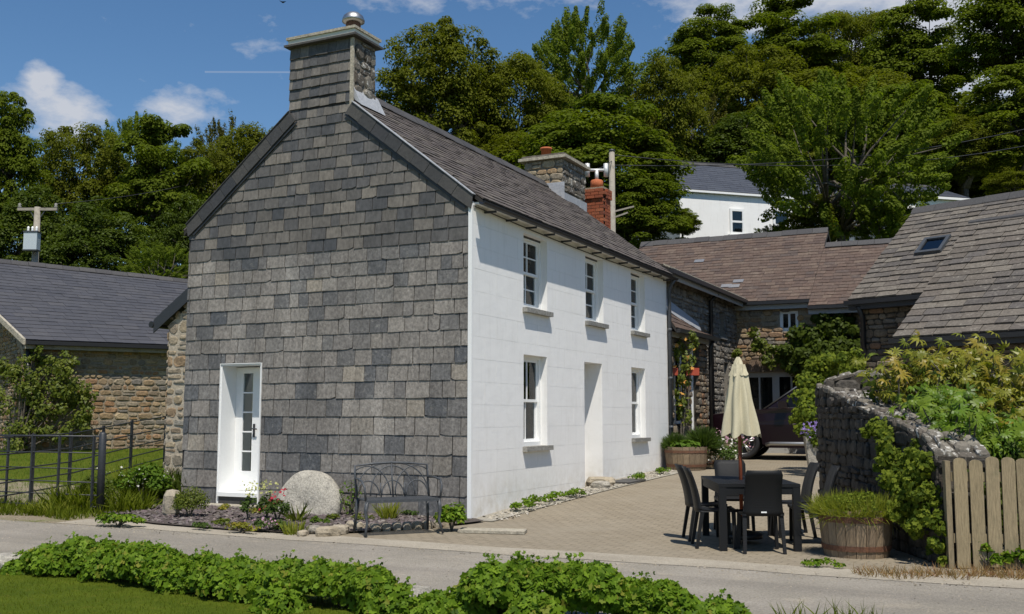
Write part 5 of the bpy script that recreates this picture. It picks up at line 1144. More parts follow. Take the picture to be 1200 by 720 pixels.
tb = ca_ - FW0 * .32 + np.array([0, 0, -1.55]); bxm = MB(); bxm.obox(tb - RT * .24 - FW0 * .15, RT * .48, FW0 * .3, (0, 0, .62)); bxm.build('transformer', 'silver_box', tp)
MB().obox(tb - RT * .26 - FW0 * .17 + [0, 0, .62], RT * .52, FW0 * .34, (0, 0, .05)).build('transformer_lid', 'grey_iron', tp); MB().obox(tb - RT * .26 - FW0 * .17 + [0, 0, -.04], RT * .52, FW0 * .34, (0, 0, .04)).build('transformer_base', 'grey_iron', tp)
for s in (-.15, .0, .15): MB().lathe([(.03, .67), (.05, .72), (.03, .76), (.05, .8), (.02, .86)], tuple(tb + RT * s), 8).build('bushing', 'white_paint', tp, True)
qb = at(717, 275, 33); qt = at(717, 178, 33); pl = thing('telegraph_pole', 'slim weathered telegraph pole behind the red brick chimney', 'pole', (qb[0], qb[1], hz(qb[0], qb[1])))
MB().tube([(qb[0], qb[1], hz(qb[0], qb[1])), (qt[0], qt[1], qt[2])], [.14, .09], 10).build('pole', 'wood_pole', pl, True); MB().lathe([(.1, 0), (.11, .05), (.0, .1)], tuple(qt), 10).build('cap', 'grey_iron', pl, True)
for dz, dl in ((-2.2, .5), (-2.0, .7)): MB().bar((qt[0], qt[1], qt[2] + dz), tuple(np.array([qt[0], qt[1], qt[2] + dz + .18]) + RT * dl), .05, .05).build('bracket', 'wood_pole', pl)
def wire(a, b_, sag, label, r_=.012):
    a = np.array(a, float); b_ = np.array(b_, float); pts = [a * (1 - s) + b_ * s - np.array([0, 0, sag * 4 * s * (1 - s)]) for s in np.linspace(0, 1, 14)]
    tag(MB().tube(pts, r_, 4).build('overhead_wire', 'wire', None, True), label, 'wire', 'overhead wires')
wire(qt - [0, 0, .1], at(1260, 158, 44), .8, 'upper overhead wire running right from the telegraph pole across the trees', .014)
wire(qt - [0, 0, .45], at(1260, 136, 46), .7, 'lower overhead wire leaving the telegraph pole to the right', .014)
wire(qt - [0, 0, .3], (-2.6, 10.0, 7.7), .2, 'short overhead wire from the telegraph pole down to the cottage chimneys')
wire(ca_ + RT * .66 + [0, 0, .2], at(330, 180, 60), .5, 'overhead wire running right from the transformer pole')
# a bird
bp = at(331, 3, 55); bd_ = MB(); bd_.poly([bp + RT * -.2 + [0, 0, .12], bp + [0, 0, 0], bp + RT * .02 + FW0 * .12, bp + RT * .22 + [0, 0, .06], bp + FW0 * -.14, bp + [0, 0, -.04]], [(0, 1, 4), (0, 2, 1), (3, 1, 2), (3, 4, 1), (0, 5, 2), (3, 2, 5), (0, 4, 5), (3, 5, 4)])
tag(bd_.build('bird', 'black_iron'), 'small dark swallow flying high above the slated chimney', 'bird')

# ---------------------------------------------------------------- stones and slabs
def rock(loc, sx, sy, sz, m_, label, grp=None, name='rock', rot=0, seed=0, cat='rock'):
    rr_ = random.Random(seed); V = []; F = []; n, k = 12, 7
    ph = [rr_.uniform(0, 6) for _ in range(4)]
    for i in range(k):
        th = math.pi * i / (k - 1)
        for j in range(n):
            a = 2 * math.pi * j / n; q = 1 + .14 * math.sin(2 * a + ph[0]) + .1 * math.sin(3 * a + ph[1] + th * 2) + .07 * math.sin(5 * a + ph[2]) + rr_.uniform(-.07, .07)
            s = abs(math.sin(th)) ** .5; c_ = math.cos(th); V.append((s * math.cos(a) * q * sx / 2, s * math.sin(a) * q * sy / 2, (math.copysign(abs(c_) ** .75, c_)) * sz / 2 + sz / 2))
    for i in range(k - 1):
        for j in range(n): F.append((i * n + j, (i + 1) * n + j, (i + 1) * n + (j + 1) % n, i * n + (j + 1) % n))
    mb = MB(); mb.poly(V, F); o_ = mb.build(name, m_, None, False, world=False); o_.location = (loc[0], loc[1], hz(loc[0], loc[1]) + (loc[2] if len(loc) > 2 else -.02)); o_.rotation_euler = (0, 0, rot); tag(o_, label, cat, grp); return o_
def gp(px, py):                                     # a point on the ground seen at that spot
    d = dirpx(px, py); t = 5.0
    for _ in range(60):
        q = CAM + d * t; dz = q[2] - hz(q[0], q[1]); t += dz / max(.05, -d[2])*.6
    return CAM + d * t
q = gp(694, 572); rock((.18, 4.62), .5, .34, .2, 'rock', 'rounded boulder lying by the front door step', seed=1)
rock((.3, 4.35), .34, .3, .15, 'granite', 'flat grey stone below the rounded boulder by the front door', seed=2)
sb = MB().obox((.16, 5.1, hz(.3, 5.2) + .012), (.42, -.06, 0), (.08, .75, .02), (0, 0, .03)).build('slate_slab', 'slate_verge'); tag(sb, 'dark flat slate slab lying outside the front door', 'slab')
q = gp(578, 626); sb = MB().obox((q[0] - .45, q[1] - .12, hz(q[0], q[1]) + .006), (.85, .2, 0), (-.1, .3, 0), (0, 0, .035)).build('drain_slab', 'stone_coping'); tag(sb, 'worn stone slab set in the paving at the cottage corner', 'slab')
q = gp(201, 606); rock(q[:2], .3, .26, .42, 'rock', 'upright buff stone block beside the lean-to corner', seed=5)
q = gp(488, 719); rock(q[:2], .26, .3, .22, 'granite', 'pale boulder between the two leafy hedges', seed=6)
q = gp(8, 668); rock(q[:2], .35, .3, .18, 'granite', 'pale boulder at the left end of the leafy hedge', seed=8)
for k, (px, py, s) in enumerate([(368, 626, .26), (384, 629, .3), (398, 626, .28), (414, 622, .3), (426, 621, .2), (355, 629, .2)]):
    q = gp(px, py); rock(q[:2], s * .95, s * .65, s * .5, 'rock', ['rough buff edging stone at the left start of the flower bed border', 'large grey-buff edging stone below the millstone', 'darker edging stone between millstone and bench', 'long flat edging stone just left of the bench', 'small edging stone at the left leg of the bench', 'small mossy edging stone below the spiky plant'][k], 'flower bed edging stones', 'edging_stone', random.uniform(0, 3), 20 + k)
for k in range(8):
    s = k / 7; q = np.array([-.42, -1.85]) * (1 - s) + np.array([.16, -.98]) * s; rock(q, .13, .1, .13, 'rock', ('leftmost', 'second', 'third', 'fourth', 'fifth', 'sixth', 'seventh', 'rightmost')[k] + ' small upright edging stone under the bench' + ('' if k in (0, 7) else ' from the left'), 'edging stones under the bench', 'edging_stone', bang, 40 + k)

# ---------------------------------------------------------------- parked car
m, nt, p, o = newmat('car_paint'); p.inputs['Base Color'].default_value = (.008, .0025, .0045, 1); p.inputs['Roughness'].default_value = .3; p.inputs['Specular IOR Level'].default_value = .25; p.inputs['Coat Weight'].default_value = .15; MATS['car_paint'] = m
m, nt, p, o = newmat('car_glass'); p.inputs['Base Color'].default_value = (.006, .007, .008, 1); p.inputs['Roughness'].default_value = .08; p.inputs['Specular IOR Level'].default_value = .2; MATS['car_glass'] = m
cq = gp(881, 533); cpos = LD((877 - 600) / 1214 * 27.4, 27.4)
car = thing('parked_car', 'dark plum estate car parked before the garage doors', 'car', (cpos[0], cpos[1], hz(*cpos)), R(4)); car.scale = (1.1, 1.1, 1.1)
# local: front towards -x, near side at y=-.95; front wheel centre at x=0
def body_poly():
    arch = lambda c: [(c + .46 * math.cos(a), .36 + .46 * math.sin(a)) for a in np.linspace(math.pi, 0, 11)]
    return [(-.95, .38), (-.97, .7), (-.92, .92), (-.75, 1.02), (-.2, 1.1), (.62, 1.16), (2.9, 1.2), (3.75, 1.18), (3.86, .9), (3.86, .42), (3.4, .3)] + arch(2.85)[::-1] + [(2.2, .27), (.6, .27)] + arch(0)[::-1] + [(-.6, .3)]
bp_ = body_poly(); nb = len(bp_); V = []
for (yy, ins) in ((-.95, .0), (-.9, 0), (.9, 0), (.95, 0)):
    for x, z in bp_:
        k = 0.035 if abs(yy) > .94 else 0.0
        V.append((x * (1 - k * .3) , (yy if z < .85 else yy * .97), z + (-k * .4 if z > .9 else 0)))
F = [tuple(range(nb)), tuple(range(3 * nb, 4 * nb))[::-1]]
for r_ in range(3):
    for i in range(nb): j = (i + 1) % nb; F.append((r_ * nb + j, r_ * nb + i, (r_ + 1) * nb + i, (r_ + 1) * nb + j))
mb = MB(); mb.poly(V, F); mb.build('body', 'car_paint', car, False, world=False)
ghp = [(.45, 1.14), (1.25, 1.68), (1.6, 1.76), (3.0, 1.74), (3.55, 1.62), (3.8, 1.18)]
V = [(x, -.88 + (z - 1.14) * .28, z) for x, z in ghp] + [(x, .88 - (z - 1.14) * .28, z) for x, z in ghp]; k = len(ghp)
mb = MB(); mb.poly(V, [tuple(range(k)), tuple(range(k, 2 * k))[::-1]] + [((i + 1) % k, i, i + k, (i + 1) % k + k) for i in range(k)]); mb.build('cabin', 'car_paint', car, world=False)
def side(pts, d=-.006): return [(x, -.88 + (z - 1.14) * .28 + d, z) for x, z in pts]
for pts in ([(.78, 1.2), (1.36, 1.62), (1.62, 1.67), (1.62, 1.2)], [(1.72, 1.2), (1.72, 1.68), (2.6, 1.67), (2.75, 1.2)]):
    mb = MB(); mb.poly(side(pts), [tuple(range(len(pts)))]); mb.prism(side(pts, -.001), (0, -.008, 0)); mb.build('side_window', 'car_glass', car, world=False)
mb = MB(); mb.prism([(.55, -.72, 1.2), (1.22, -.62, 1.655), (1.22, .62, 1.655), (.55, .72, 1.2)], (-.02, 0, .02)); mb.build('windscreen', 'car_glass', car, world=False)
mb = MB(); pts = side([(.5, 1.16), (1.27, 1.69), (1.6, 1.765)], -.02); mb.tube(pts, .018, 6); mb.build('pillar_trim', 'steel', car, True, world=False)
mb = MB(); mb.tube([(.62, -.965, 1.175), (2.8, -.965, 1.205)], .012, 6); mb.build('waist_trim', 'steel', car, True, world=False)
mb = MB(); mb.box(.85, 1.05, -1.14, -.98, 1.18, 1.33); mb.build('wing_mirror', 'car_paint', car, world=False); MB().box(.846, .85, -1.13, -.99, 1.19, 1.32).build('mirror_cap', 'silver_box', car, world=False)
mb = MB(); mb.tube([(.55, -1.0, .34), (.65, -1.05, .37), (2.1, -1.05, .37), (2.25, -1.0, .34)], .045, 10); mb.build('side_step', 'steel', car, True, world=False)
for x in (1.58, 2.62): MB().box(x, x + .2, -.985, -.955, .97, 1.0).build('door_handle', 'car_paint', car, world=False)
for x in (1.63,): MB().box(x, x + .008, -.9525, -.94, .45, 1.1).build('door_gap', 'black_plastic', car, world=False)
MB().box(-.985, -.9, -.85, -.5, .72, .88).build('headlight', 'car_glass', car, world=False)
for x in (0, 2.85):
    for sy in (-1, 1):
        wh = MB(); yo = sy * .8
        prof = [(.27, -.11), (.35, -.115), (.385, -.09), (.39, 0), (.385, .09), (.35, .115), (.27, .11)]
        V = []; F = []; n = 32
        for r_, y in prof:
            for j in range(n): a = 2 * math.pi * j / n; V.append((x + r_ * math.cos(a), yo + y, .39 + r_ * math.sin(a)))
        for i in range(len(prof)):
            i2 = (i + 1) % len(prof)
            for j in range(n): F.append((i * n + j, i2 * n + j, i2 * n + (j + 1) % n, i * n + (j + 1) % n))
        wh.poly(V, F); w = wh.build('wheel', 'rubber', car, True, world=False)
        rm = MB(); ys = yo + sy * .085
        ring = [(x + .27 * math.cos(a), ys, .39 + .27 * math.sin(a)) for a in np.linspace(0, 2 * math.pi, 25)]; rm.tube(ring, .018, 6, caps=False)
        for k in range(5):
            for da in (-.13, .13):
                a = 2 * math.pi * k / 5 + .3; rm.bar((x + .05 * math.cos(a), ys, .39 + .05 * math.sin(a)), (x + .27 * math.cos(a + da), ys, .39 + .27 * math.sin(a + da)), .03, .035, up=(0, 1, 0))
        rm.lathe([(.0, -.02), (.06, -.02), (.06, .02), (.0, .02)], (0, 0, 0), 10) if False else None
        rm.build('rim', 'steel', w, True, world=False)
        hb_ = MB(); V = [(x, ys - sy * .06, .39)] + [(x + .255 * math.cos(a), ys - sy * .05, .39 + .255 * math.sin(a)) for a in np.linspace(0, 2 * math.pi, 24, endpoint=False)]
        hb_.poly(V, [(0, 1 + i, 1 + (i + 1) % 24) for i in range(24)]); hb_.build('brake_disc', 'black_iron', w, world=False)
# pale leaning stone with flowers behind the table
q = gp(952, 546); st_ = MB(); V = []; 
base = LD((952 - 600) / 1214 * 20.5, 20.5); bz = hz(*base)
st_.prism([(*(base - RT[:2] * .06), bz - .05), (*(base + RT[:2] * .3), bz - .05), (*(base + RT[:2] * .22), bz + .3), (*(base - RT[:2] * .02), bz + .78), (*(base - RT[:2] * .16), bz + .8), (*(base - RT[:2] * .1), bz + .3)], (*FW0[:2] * .14, 0))
tag(st_.build('standing_stone', 'granite'), 'pale leaning stone with purple flowers near the car', 'stone')
# ---------------------------------------------------------------- plants
def unit(n): v = rng.normal(size=(n, 3)); return v / np.linalg.norm(v, axis=1, keepdims=True)
def ell_leaves(c, r3, n, size, shell=.35, up=.5, top_only=False, lumps=0, lump_r=.35, out=1.0):
    """positions/normals of leaves in an ellipsoid bush made of lumps"""
    c = np.array(c, float); r3 = np.array(r3, float)
    if lumps:
        lc = unit(lumps); lc[:, 2] = np.abs(lc[:, 2]) * 1.0 - .15 if top_only else lc[:, 2]; lc *= rng.uniform(.55, .85, (lumps, 1)); k = rng.integers(0, lumps, n)
        d = unit(n); rad = 1 - shell * rng.random(n) ** 1.5; loc = lc[k] + d * (lump_r * rng.uniform(.75, 1.25, lumps)[k] * rad)[:, None]; nr_ = d
    else:
        d = unit(n); rad = 1 - shell * rng.random(n) ** 1.3; loc = d * rad[:, None]; nr_ = d
    if top_only:
        loc[:, 2] = np.where(loc[:, 2] < -.25, -loc[:, 2] * .8, loc[:, 2]); nr_ = nr_.copy(); nr_[:, 2] = np.abs(nr_[:, 2])
    pos = c + loc * r3; nrm = nr_ * out + np.array([0, 0, up]) + rng.normal(size=(n, 3)) * .45
    return pos, nrm, rng.uniform(.7, 1.3, n) * size
def foliage(name, parts, m, parent, tmpl=None):
    pos = np.concatenate([p_[0] for p_ in parts]); nrm = np.concatenate([p_[1] for p_ in parts]); sc_ = np.concatenate([p_[2] for p_ in parts])
    tv_, tf_ = tmpl or (LEAF_V, LEAF_F); return scatter(name, tv_, tf_, pos, frames(nrm), sc_, rng.random(len(pos)), m, parent)
LOBE = (LOBE_V, LOBE_F)
def plant(name, label, cat, loc, group=None): return thing(name, label, cat, (loc[0], loc[1], hz(loc[0], loc[1]) if len(loc) < 3 else loc[2]), 0, group)
def bush(name, label, cat, loc, r3, n, size, m, group=None, lumps=14, lump_r=.4, tmpl=None, stems=6, zc=None, up=.5, shell=.5):
    t = plant(name, label, cat, loc, group); z = t.location.z; c = (loc[0], loc[1], z + (r3[2] * .8 if zc is None else zc))
    kind(foliage('foliage', [ell_leaves(c, r3, n, size, shell, up, True, lumps, lump_r)], m, t, tmpl), 'stuff')
    if stems:
        s = MB()
        for k in range(stems): a = random.uniform(0, 6.28); s.tube([(loc[0], loc[1], z), (loc[0] + math.cos(a) * r3[0] * .25, loc[1] + math.sin(a) * r3[1] * .25, z + r3[2] * .6), (loc[0] + math.cos(a) * r3[0] * .55, loc[1] + math.sin(a) * r3[1] * .55, z + r3[2] * 1.2)], [.012, .009, .004], 4)
        s.build('stem', 'bark', t)
    return t
def blades(pos, h, lean=.5, wid=1.0):
    n = len(pos); d = rng.normal(size=(n, 3)) * lean; d[:, 2] = 1; return pos, d, h
def tuft(name, label, cat, loc, n, spread, h, m, group=None, lean=.45, dome=False, wid=1.0, flop=.3):
    t = plant(name, label, cat, loc, group); z = t.location.z; a = rng.uniform(0, 2 * math.pi, n); r_ = np.sqrt(rng.random(n)) * spread
    pos = np.stack([loc[0] + r_ * np.cos(a), loc[1] + r_ * np.sin(a), np.full(n, z)], 1)
    nrm = rng.normal(size=(n, 3)) * lean * .6; nrm[:, 0] += np.cos(a) * r_ / spread * lean; nrm[:, 1] += np.sin(a) * r_ / spread * lean; nrm[:, 2] = 1
    bv_ = [(x * wid, y * (flop / .3), z_) for x, y, z_ in BLADE_V]
    kind(scatter('blades', bv_, BLADE_F, pos, frames(nrm), h * rng.uniform(.6, 1.15, n), rng.random(n), m, t), 'stuff'); return t
def flowers(t, pos, size, m, name='flowers'):
    n = len(pos); nrm = rng.normal(size=(n, 3)) * .5 + np.array([.2, -.5, .6]); FV = [(0, 0, 0)] + [(math.cos(a) * (.5 if k % 2 else .25), math.sin(a) * (.5 if k % 2 else .25), .1) for k, a in enumerate(np.linspace(0, 2 * math.pi, 11))]; FF = [(0, i, i + 1) for i in range(1, 11)]
    kind(scatter(name, FV, FF, np.asarray(pos), frames(nrm), size * rng.uniform(.7, 1.3, n), rng.random(n), m, t), 'stuff')

# leafy hedges along the lawn: leaves set on a lumpy mound, the front ones pieces of their own
def hedge(label, path, hts, wid, n_in, n_obj, seed):
    P = np.array(path, float); s = np.r_[0, np.cumsum(np.linalg.norm(np.diff(P, axis=0), axis=1))]; L = s[-1]
    t = thing('leafy_hedge', label, 'hedge', (*P.mean(0), 0), 0, 'leafy hedges along the lawn')
    r_ = np.random.default_rng(seed)
    nl = int(L * 16); ls = (np.arange(nl) + r_.random(nl)) / nl * L; lo = r_.normal(0, .3, nl) * wid; lr = r_.uniform(.11, .24, nl); lo[::2] *= .35
    def cen(q): return np.stack([np.interp(q, s, P[:, 0]), np.interp(q, s, P[:, 1])], 1)
    hh = np.interp(ls, s, hts); c2 = cen(ls); c2[:, 1] += lo; endf = np.clip(np.minimum(ls, L - ls) / .35, .35, 1); zc = hh * endf * np.clip(1 - (lo / wid) ** 2 * 1.2, .15, 1) * r_.uniform(.75, 1.08, nl) - lr * .7
    def samp(n):
        k = r_.integers(0, nl, n); d = r_.normal(size=(n, 3)); d /= np.linalg.norm(d, axis=1, keepdims=True); d[:, 2] = np.abs(d[:, 2]) * 1.0 - .25
        pos = np.stack([c2[k, 0], c2[k, 1], np.maximum(zc[k], .02)], 1) + d * (lr[k] * r_.uniform(.8, 1.08, n))[:, None]; pos[:, 2] = np.maximum(pos[:, 2], .03)
        nrm = d + np.array([.1, -.35, .55]) + r_.normal(size=(n, 3)) * .65; return pos, nrm, r_.choice([.035, .048, .06, .075], n) * r_.uniform(.85, 1.2, n)
    kind(foliage('foliage', [samp(n_in)], 'leaf_hedge', t, LOBE), 'stuff')
    # individual leaves near the eye
    me_l = []
    for q in range(5):
        mb = MB(); jv = [(x * (1 + .1 * math.sin(3 * q + i)), y * (1 + .1 * math.cos(2 * q + i)), z) for i, (x, y, z) in enumerate(LOBE_V)]; mb.poly(jv, LOBE_F)
        o_ = mb.build('leaf', 'leaf_hedge', t, world=False); me_l.append(o_.data); bpy.data.objects.remove(o_)
    pos, nrm, sc_ = samp(n_obj * 6); keep = np.argsort(pos[:, 1] * 1.0 - pos[:, 2] * .8)[: n_obj * 3]; keep = r_.permutation(keep)[:n_obj]; rot = frames(nrm[keep])
    for i, k in enumerate(keep):
        o_ = bpy.data.objects.new('leaf', me_l[i % 5]); COL.objects.link(o_); o_.parent = t
        M = Matrix(rot[i].tolist()).to_4x4() @ Matrix.Scale(float(sc_[k]) * 1.05, 4); M.translation = Vector((pos[k] - np.array(t.location)).tolist()); o_.matrix_local = M
    sk_ = r_.choice(nl, 60); sp0 = np.stack([c2[sk_, 0], c2[sk_, 1], np.maximum(zc[sk_], .02) + lr[sk_] * .8], 1); npos = np.concatenate([sp0 + np.stack([r_.normal(0, .03, 60), r_.normal(0, .03, 60), np.full(60, hgt_)], 1) for hgt_ in (-.02, .0, .02, .04, .06)])
    kind(foliage('sprigs', [(npos, r_.normal(size=npos.shape) * .6 + np.array([0, -.4, .7]), r_.uniform(.03, .05, len(npos)))], 'leaf_hedge', t, LOBE), 'stuff')
    b = MB()
    for k in range(nl): b.tube([(c2[k, 0], c2[k, 1], 0), (c2[k, 0] + .03, c2[k, 1] - .02, max(.03, zc[k]))], [.008, .004], 4)
    kind(b.build('stems', 'leaf_dark', t), 'stuff')
    cv = MB()                                                                      # dense leafy heart
    return t
h1 = [gp(px, py)[:2] for px, py in ((26, 668), (110, 675), (200, 690), (300, 703), (400, 714), (486, 722))]
hedge('long bright green lobed-leaf hedge between lawn and lane on the left', h1, [.24, .35, .31, .29, .36, .42], .42, 36000, 300, 11)
h2 = [gp(px, py)[:2] for px, py in ((510, 724), (600, 728), (680, 729), (760, 733), (860, 738))]
hedge('shorter bright green lobed-leaf hedge in the centre of the near lane edge', h2, [.32, .42, .41, .36, .1], .4, 28000, 300, 12)
for k, (px, py) in enumerate([(930, 735), (985, 736), (1010, 737)]):
    q = gp(px, py); tuft('grass_tuft', ['thin grass tuft right of the shorter hedge', 'wispy grass stems at the bottom edge of the lane', 'dark grass stalks at the bottom edge, farthest right'][k], 'grass', q[:2], 26, .12, .22, 'grass_blade', 'grass tufts at the near lane edge')
# lawn grass near the eye
def grass_patch(name, poly_fn, n, h, m):
    pos = poly_fn(n); pos = np.column_stack([pos, hgt(pos[:, 0], pos[:, 1])]); nrm = rng.normal(size=(len(pos), 3)) * .35; nrm[:, 2] = 1
    return kind(scatter(name, [(x * 1.6, y, z) for x, y, z in BLADE_V], BLADE_F, pos, frames(nrm), h * rng.uniform(.6, 1.3, len(pos)), rng.random(len(pos)), m), 'stuff')
gq = lambda n: np.stack([rng.uniform(-3.6, 4.5, n), -6.15 - rng.random(n) ** 1.1 * 2.6], 1)
grass_patch('lawn_grass', gq, 42000, .035, 'grass_blade')
gq = lambda n: np.stack([-5.3 - rng.random(n) * 12, rng.uniform(-1.6, 7.5, n)], 1)
grass_patch('field_grass', gq, 34000, .06, 'leaf_mid')
def vq(n): x = -4.9 - rng.random(n) * 5; return np.stack([x, -2.75 + rng.random(n) ** 1.5 * 1.1 + .1 * np.sin(x * 3)], 1)
grass_patch('verge_grass', vq, 2600, .16, 'grass_blade')

# along the slate gable
for px, py, n, sp_, h, mt, lab in [(90, 600, 420, .4, .42, 'grass_blade', 'long green grass clump under the field gate'), (150, 600, 300, .32, .34, 'grass_blade', 'tall grass clump beside the gate post'), (60, 603, 200, .3, .25, 'grass_straw', 'low dry grass clump at the left lane edge'),
                                   (210, 588, 260, .22, .5, 'leaf_dark', 'dark strap-leaved plant at the lean-to corner'), (165, 585, 300, .35, .55, 'grass_blade', 'tall leafy grass in front of the lean-to')]:
    q = gp(px, py); tuft('grass_clump' if 'grass' in lab else 'strap_leaf_plant', lab, 'plant' if 'strap' in lab else 'grass', q[:2], n, sp_, h, mt, wid=1.6 if 'strap' in lab else 1.1, flop=.6)
q = gp(168, 590); w_ = bush('wild_bush', 'leafy green weeds with small white flowers before the lean-to', 'plant', q[:2], (.55, .35, .38), 1500, .07, 'leaf_mid'); flowers(w_, np.stack([q[0] + rng.normal(0, .3, 26), q[1] - .2 + rng.normal(0, .1, 26), rng.uniform(.25, .6, 26) + q[2]], 1), .04, 'petal_white')
q = gp(112, 596); bush('dark_weed_bush', 'dark bushy weeds at the foot of the gate post', 'plant', q[:2], (.35, .25, .3), 900, .06, 'leaf_dark')
q = gp(138, 618); bush('ground_weed', 'low bright weed patch at the lane edge left of the cottage', 'weed', q[:2], (.4, .22, .1), 500, .06, 'leaf_hedge', 'low weed patches', 8)
q = gp(222, 608); bush('heather_bush', 'rounded green heather bush left of the gable doorstep', 'bush', q[:2], (.27, .24, .25), 2600, .03, 'leaf_ivy', None, 16, .45)
q = gp(534, 624); bush('corner_bush', 'small bright green bush at the foot of the cottage corner', 'bush', (q[0] - .12, q[1] + .1), (.22, .2, .2), 900, .06, 'leaf_hedge', None, 12, .42)
for k, (px, py, lab) in enumerate([(291, 612, 'pale cream-flowered plant left of the pink flowers'), (312, 610, 'second cream-flowered plant beside the millstone')]):
    q = gp(px, py); t = bush('cream_flower_plant', lab, 'plant', q[:2], (.13, .12, .24), 260, .045, 'leaf_lavender', 'cream-flowered plants', 8); flowers(t, np.stack([q[0] + rng.normal(0, .07, 46), q[1] + rng.normal(0, .07, 46), q[2] + rng.uniform(.36, .56, 46)], 1), .04, 'petal_cream')
q = gp(325, 612); t = bush('red_flower_plant', 'red-flowered plant in front of the millstone', 'plant', q[:2], (.2, .14, .2), 420, .05, 'leaf_lavender'); flowers(t, np.concatenate([np.stack([q[0] + c_ + rng.normal(0, .03, 9), q[1] + rng.normal(0, .03, 9), q[2] + z_ + rng.normal(0, .025, 9)], 1) for c_, z_ in ((-.1, .33), (.0, .3), (.08, .42), (-.22, .2))]), .05, 'petal_red')
q = gp(315, 624); t = bush('pink_flower_patch', 'low mound of pink flowers at the bed edge', 'plant', q[:2], (.3, .18, .1), 420, .045, 'leaf_lavender'); flowers(t, np.stack([q[0] + rng.normal(0, .15, 70), q[1] + rng.normal(0, .08, 70), q[2] + rng.uniform(.06, .18, 70)], 1), .04, 'petal_pink')
q = gp(284, 626); bush('gold_sedum', 'golden-orange ground cover beside the pink flowers', 'plant', q[:2], (.24, .14, .09), 420, .04, 'leaf_gold')
q = gp(348, 613); tuft('spiky_plant', 'dark spiky rosette plant in front of the millstone', 'plant', q[:2], 40, .05, .3, 'leaf_ivy', wid=2.2, lean=.9, flop=.5)
q = gp(345, 627); tuft('lime_grass', 'lime-green grassy plant below the spiky rosette', 'plant', q[:2], 90, .12, .2, 'grass_straw', wid=1.4)
q = gp(455, 610); tuft('bench_grass', 'yellow-green grassy tuft seen under the bench', 'plant', q[:2], 150, .1, .3, 'grass_straw')
q = gp(409, 606); t = plant('bare_shrub', 'sparse pinkish twiggy shrub between millstone and bench', 'shrub', q[:2]); s = MB()
for k in range(9): a = random.uniform(-1, 1); s.tube([(q[0], q[1], q[2]), (q[0] + a * .12, q[1] + .02, q[2] + .22), (q[0] + a * .26, q[1] + random.uniform(-.05, .05), q[2] + random.uniform(.35, .55))], [.012, .009, .005], 5)
s.build('stem', 'bark', t); kind(foliage('foliage', [ell_leaves((q[0], q[1], q[2] + .3), (.2, .15, .25), 160, .05)], 'leaf_mid', t), 'stuff')
cov = [(260, 618), (240, 622), (300, 604), (375, 616), (395, 612), (480, 606), (520, 603), (262, 600), (425, 612)]
mats_c = ['leaf_ivy', 'leaf_lavender', 'leaf_gold', 'leaf_mid', 'leaf_ivy', 'leaf_lavender', 'leaf_mid', 'leaf_gold', 'leaf_ivy']
labs = ['tiny green cushion plant left of the golden ground cover', 'grey-green creeping plant nearest the heather bush', 'yellowish cushion beside the gable doorstep', 'small green creeper under the millstone', 'low ivy-green cushion between millstone and edging stones', 'greyish cushion plant behind the bench', 'small green plant near the right bench leg', 'ochre cushion plant on the doorstep side', 'small ivy-green cushion left of the bench']
for (px, py), mt, lab in zip(cov, mats_c, labs): q = gp(px, py); bush('cushion_plant', lab, 'plant', q[:2], (.16, .12, .07), 180, .04, mt, 'cushion plants in the flower bed', 6, .45, None, 0)
# slate chippings of the bed
n = 2600; cx = rng.uniform(-5.1, .1, n); cyy = -.15 - rng.random(n) * 2.5; ok = cyy > np.interp(cx, [-5.4, -4.6, -3.4, -2, -.95, -.5, .05], [-1.7, -2.35, -2.6, -2.66, -2.5, -2.0, -1.1]); cx, cyy = cx[ok], cyy[ok]
mat('chip', [(.14, .105, .105), (.095, .075, .08), (.18, .145, .135), (.075, .065, .065), (.24, .21, .185)], .85, grain=.3)
CHV = [(-.5, -.3, 0), (.4, -.4, 0), (.5, .2, .05), (-.1, .45, 0), (-.4, .1, .2), (.3, -.1, .22)]; CHF = [(0, 1, 5), (1, 2, 5), (2, 3, 5), (3, 4, 5), (4, 0, 5), (3, 0, 4)]
nr_ = rng.normal(size=(len(cx), 3)) * .4; nr_[:, 2] = 1
kind(scatter('slate_chippings', CHV, CHF, np.stack([cx, cyy, hgt(cx, cyy) + .032], 1), frames(nr_), rng.uniform(.03, .08, len(cx)), rng.random(len(cx)), 'chip'), 'stuff')
n = 900; cyy = rng.uniform(.1, 9.2, n); cx = rng.random(n) * .5 + .05
mat('pebble', [(.42, .38, .31), (.33, .29, .22), (.5, .46, .4), (.25, .22, .16)], .9, grain=.3); nr_ = rng.normal(size=(n, 3)) * .4; nr_[:, 2] = 1
kind(scatter('gravel', CHV, CHF, np.stack([cx, cyy, hgt(cx, cyy) + .014], 1), frames(nr_), rng.uniform(.02, .06, n), rng.random(n), 'pebble'), 'stuff')
for k, (y, x, s) in enumerate([(1.0, .32, .2), (1.5, .36, .26), (2.2, .4, .22), (2.8, .45, .2), (5.9, .45, .2), (7.4, .5, .2)]):
    bush('wall_weed', ['smallest', 'spreading', 'tufted', 'thin', 'lone', 'farthest'][k] + ' green weed in the gravel strip at the white wall foot' + ['', ' below the near window', '', ' left of the door', ' right of the door', ''][k], 'weed', (x, y), (s * .9, s * 1.3, s * .45), 240, .05, 'leaf_hedge', 'weeds along the white wall', 7, .45, None, 0)
n = 900; cx = rng.uniform(-9, 8, n); cyy = -3.12 + rng.normal(0, .14, n); nr_ = rng.normal(size=(n, 3)) * .4; nr_[:, 2] = 1
kind(scatter('lane_edge_grit', CHV, CHF, np.stack([cx, cyy, hgt(cx, cyy) + .008], 1), frames(nr_), rng.uniform(.008, .024, n), rng.random(n), 'rock'), 'stuff')
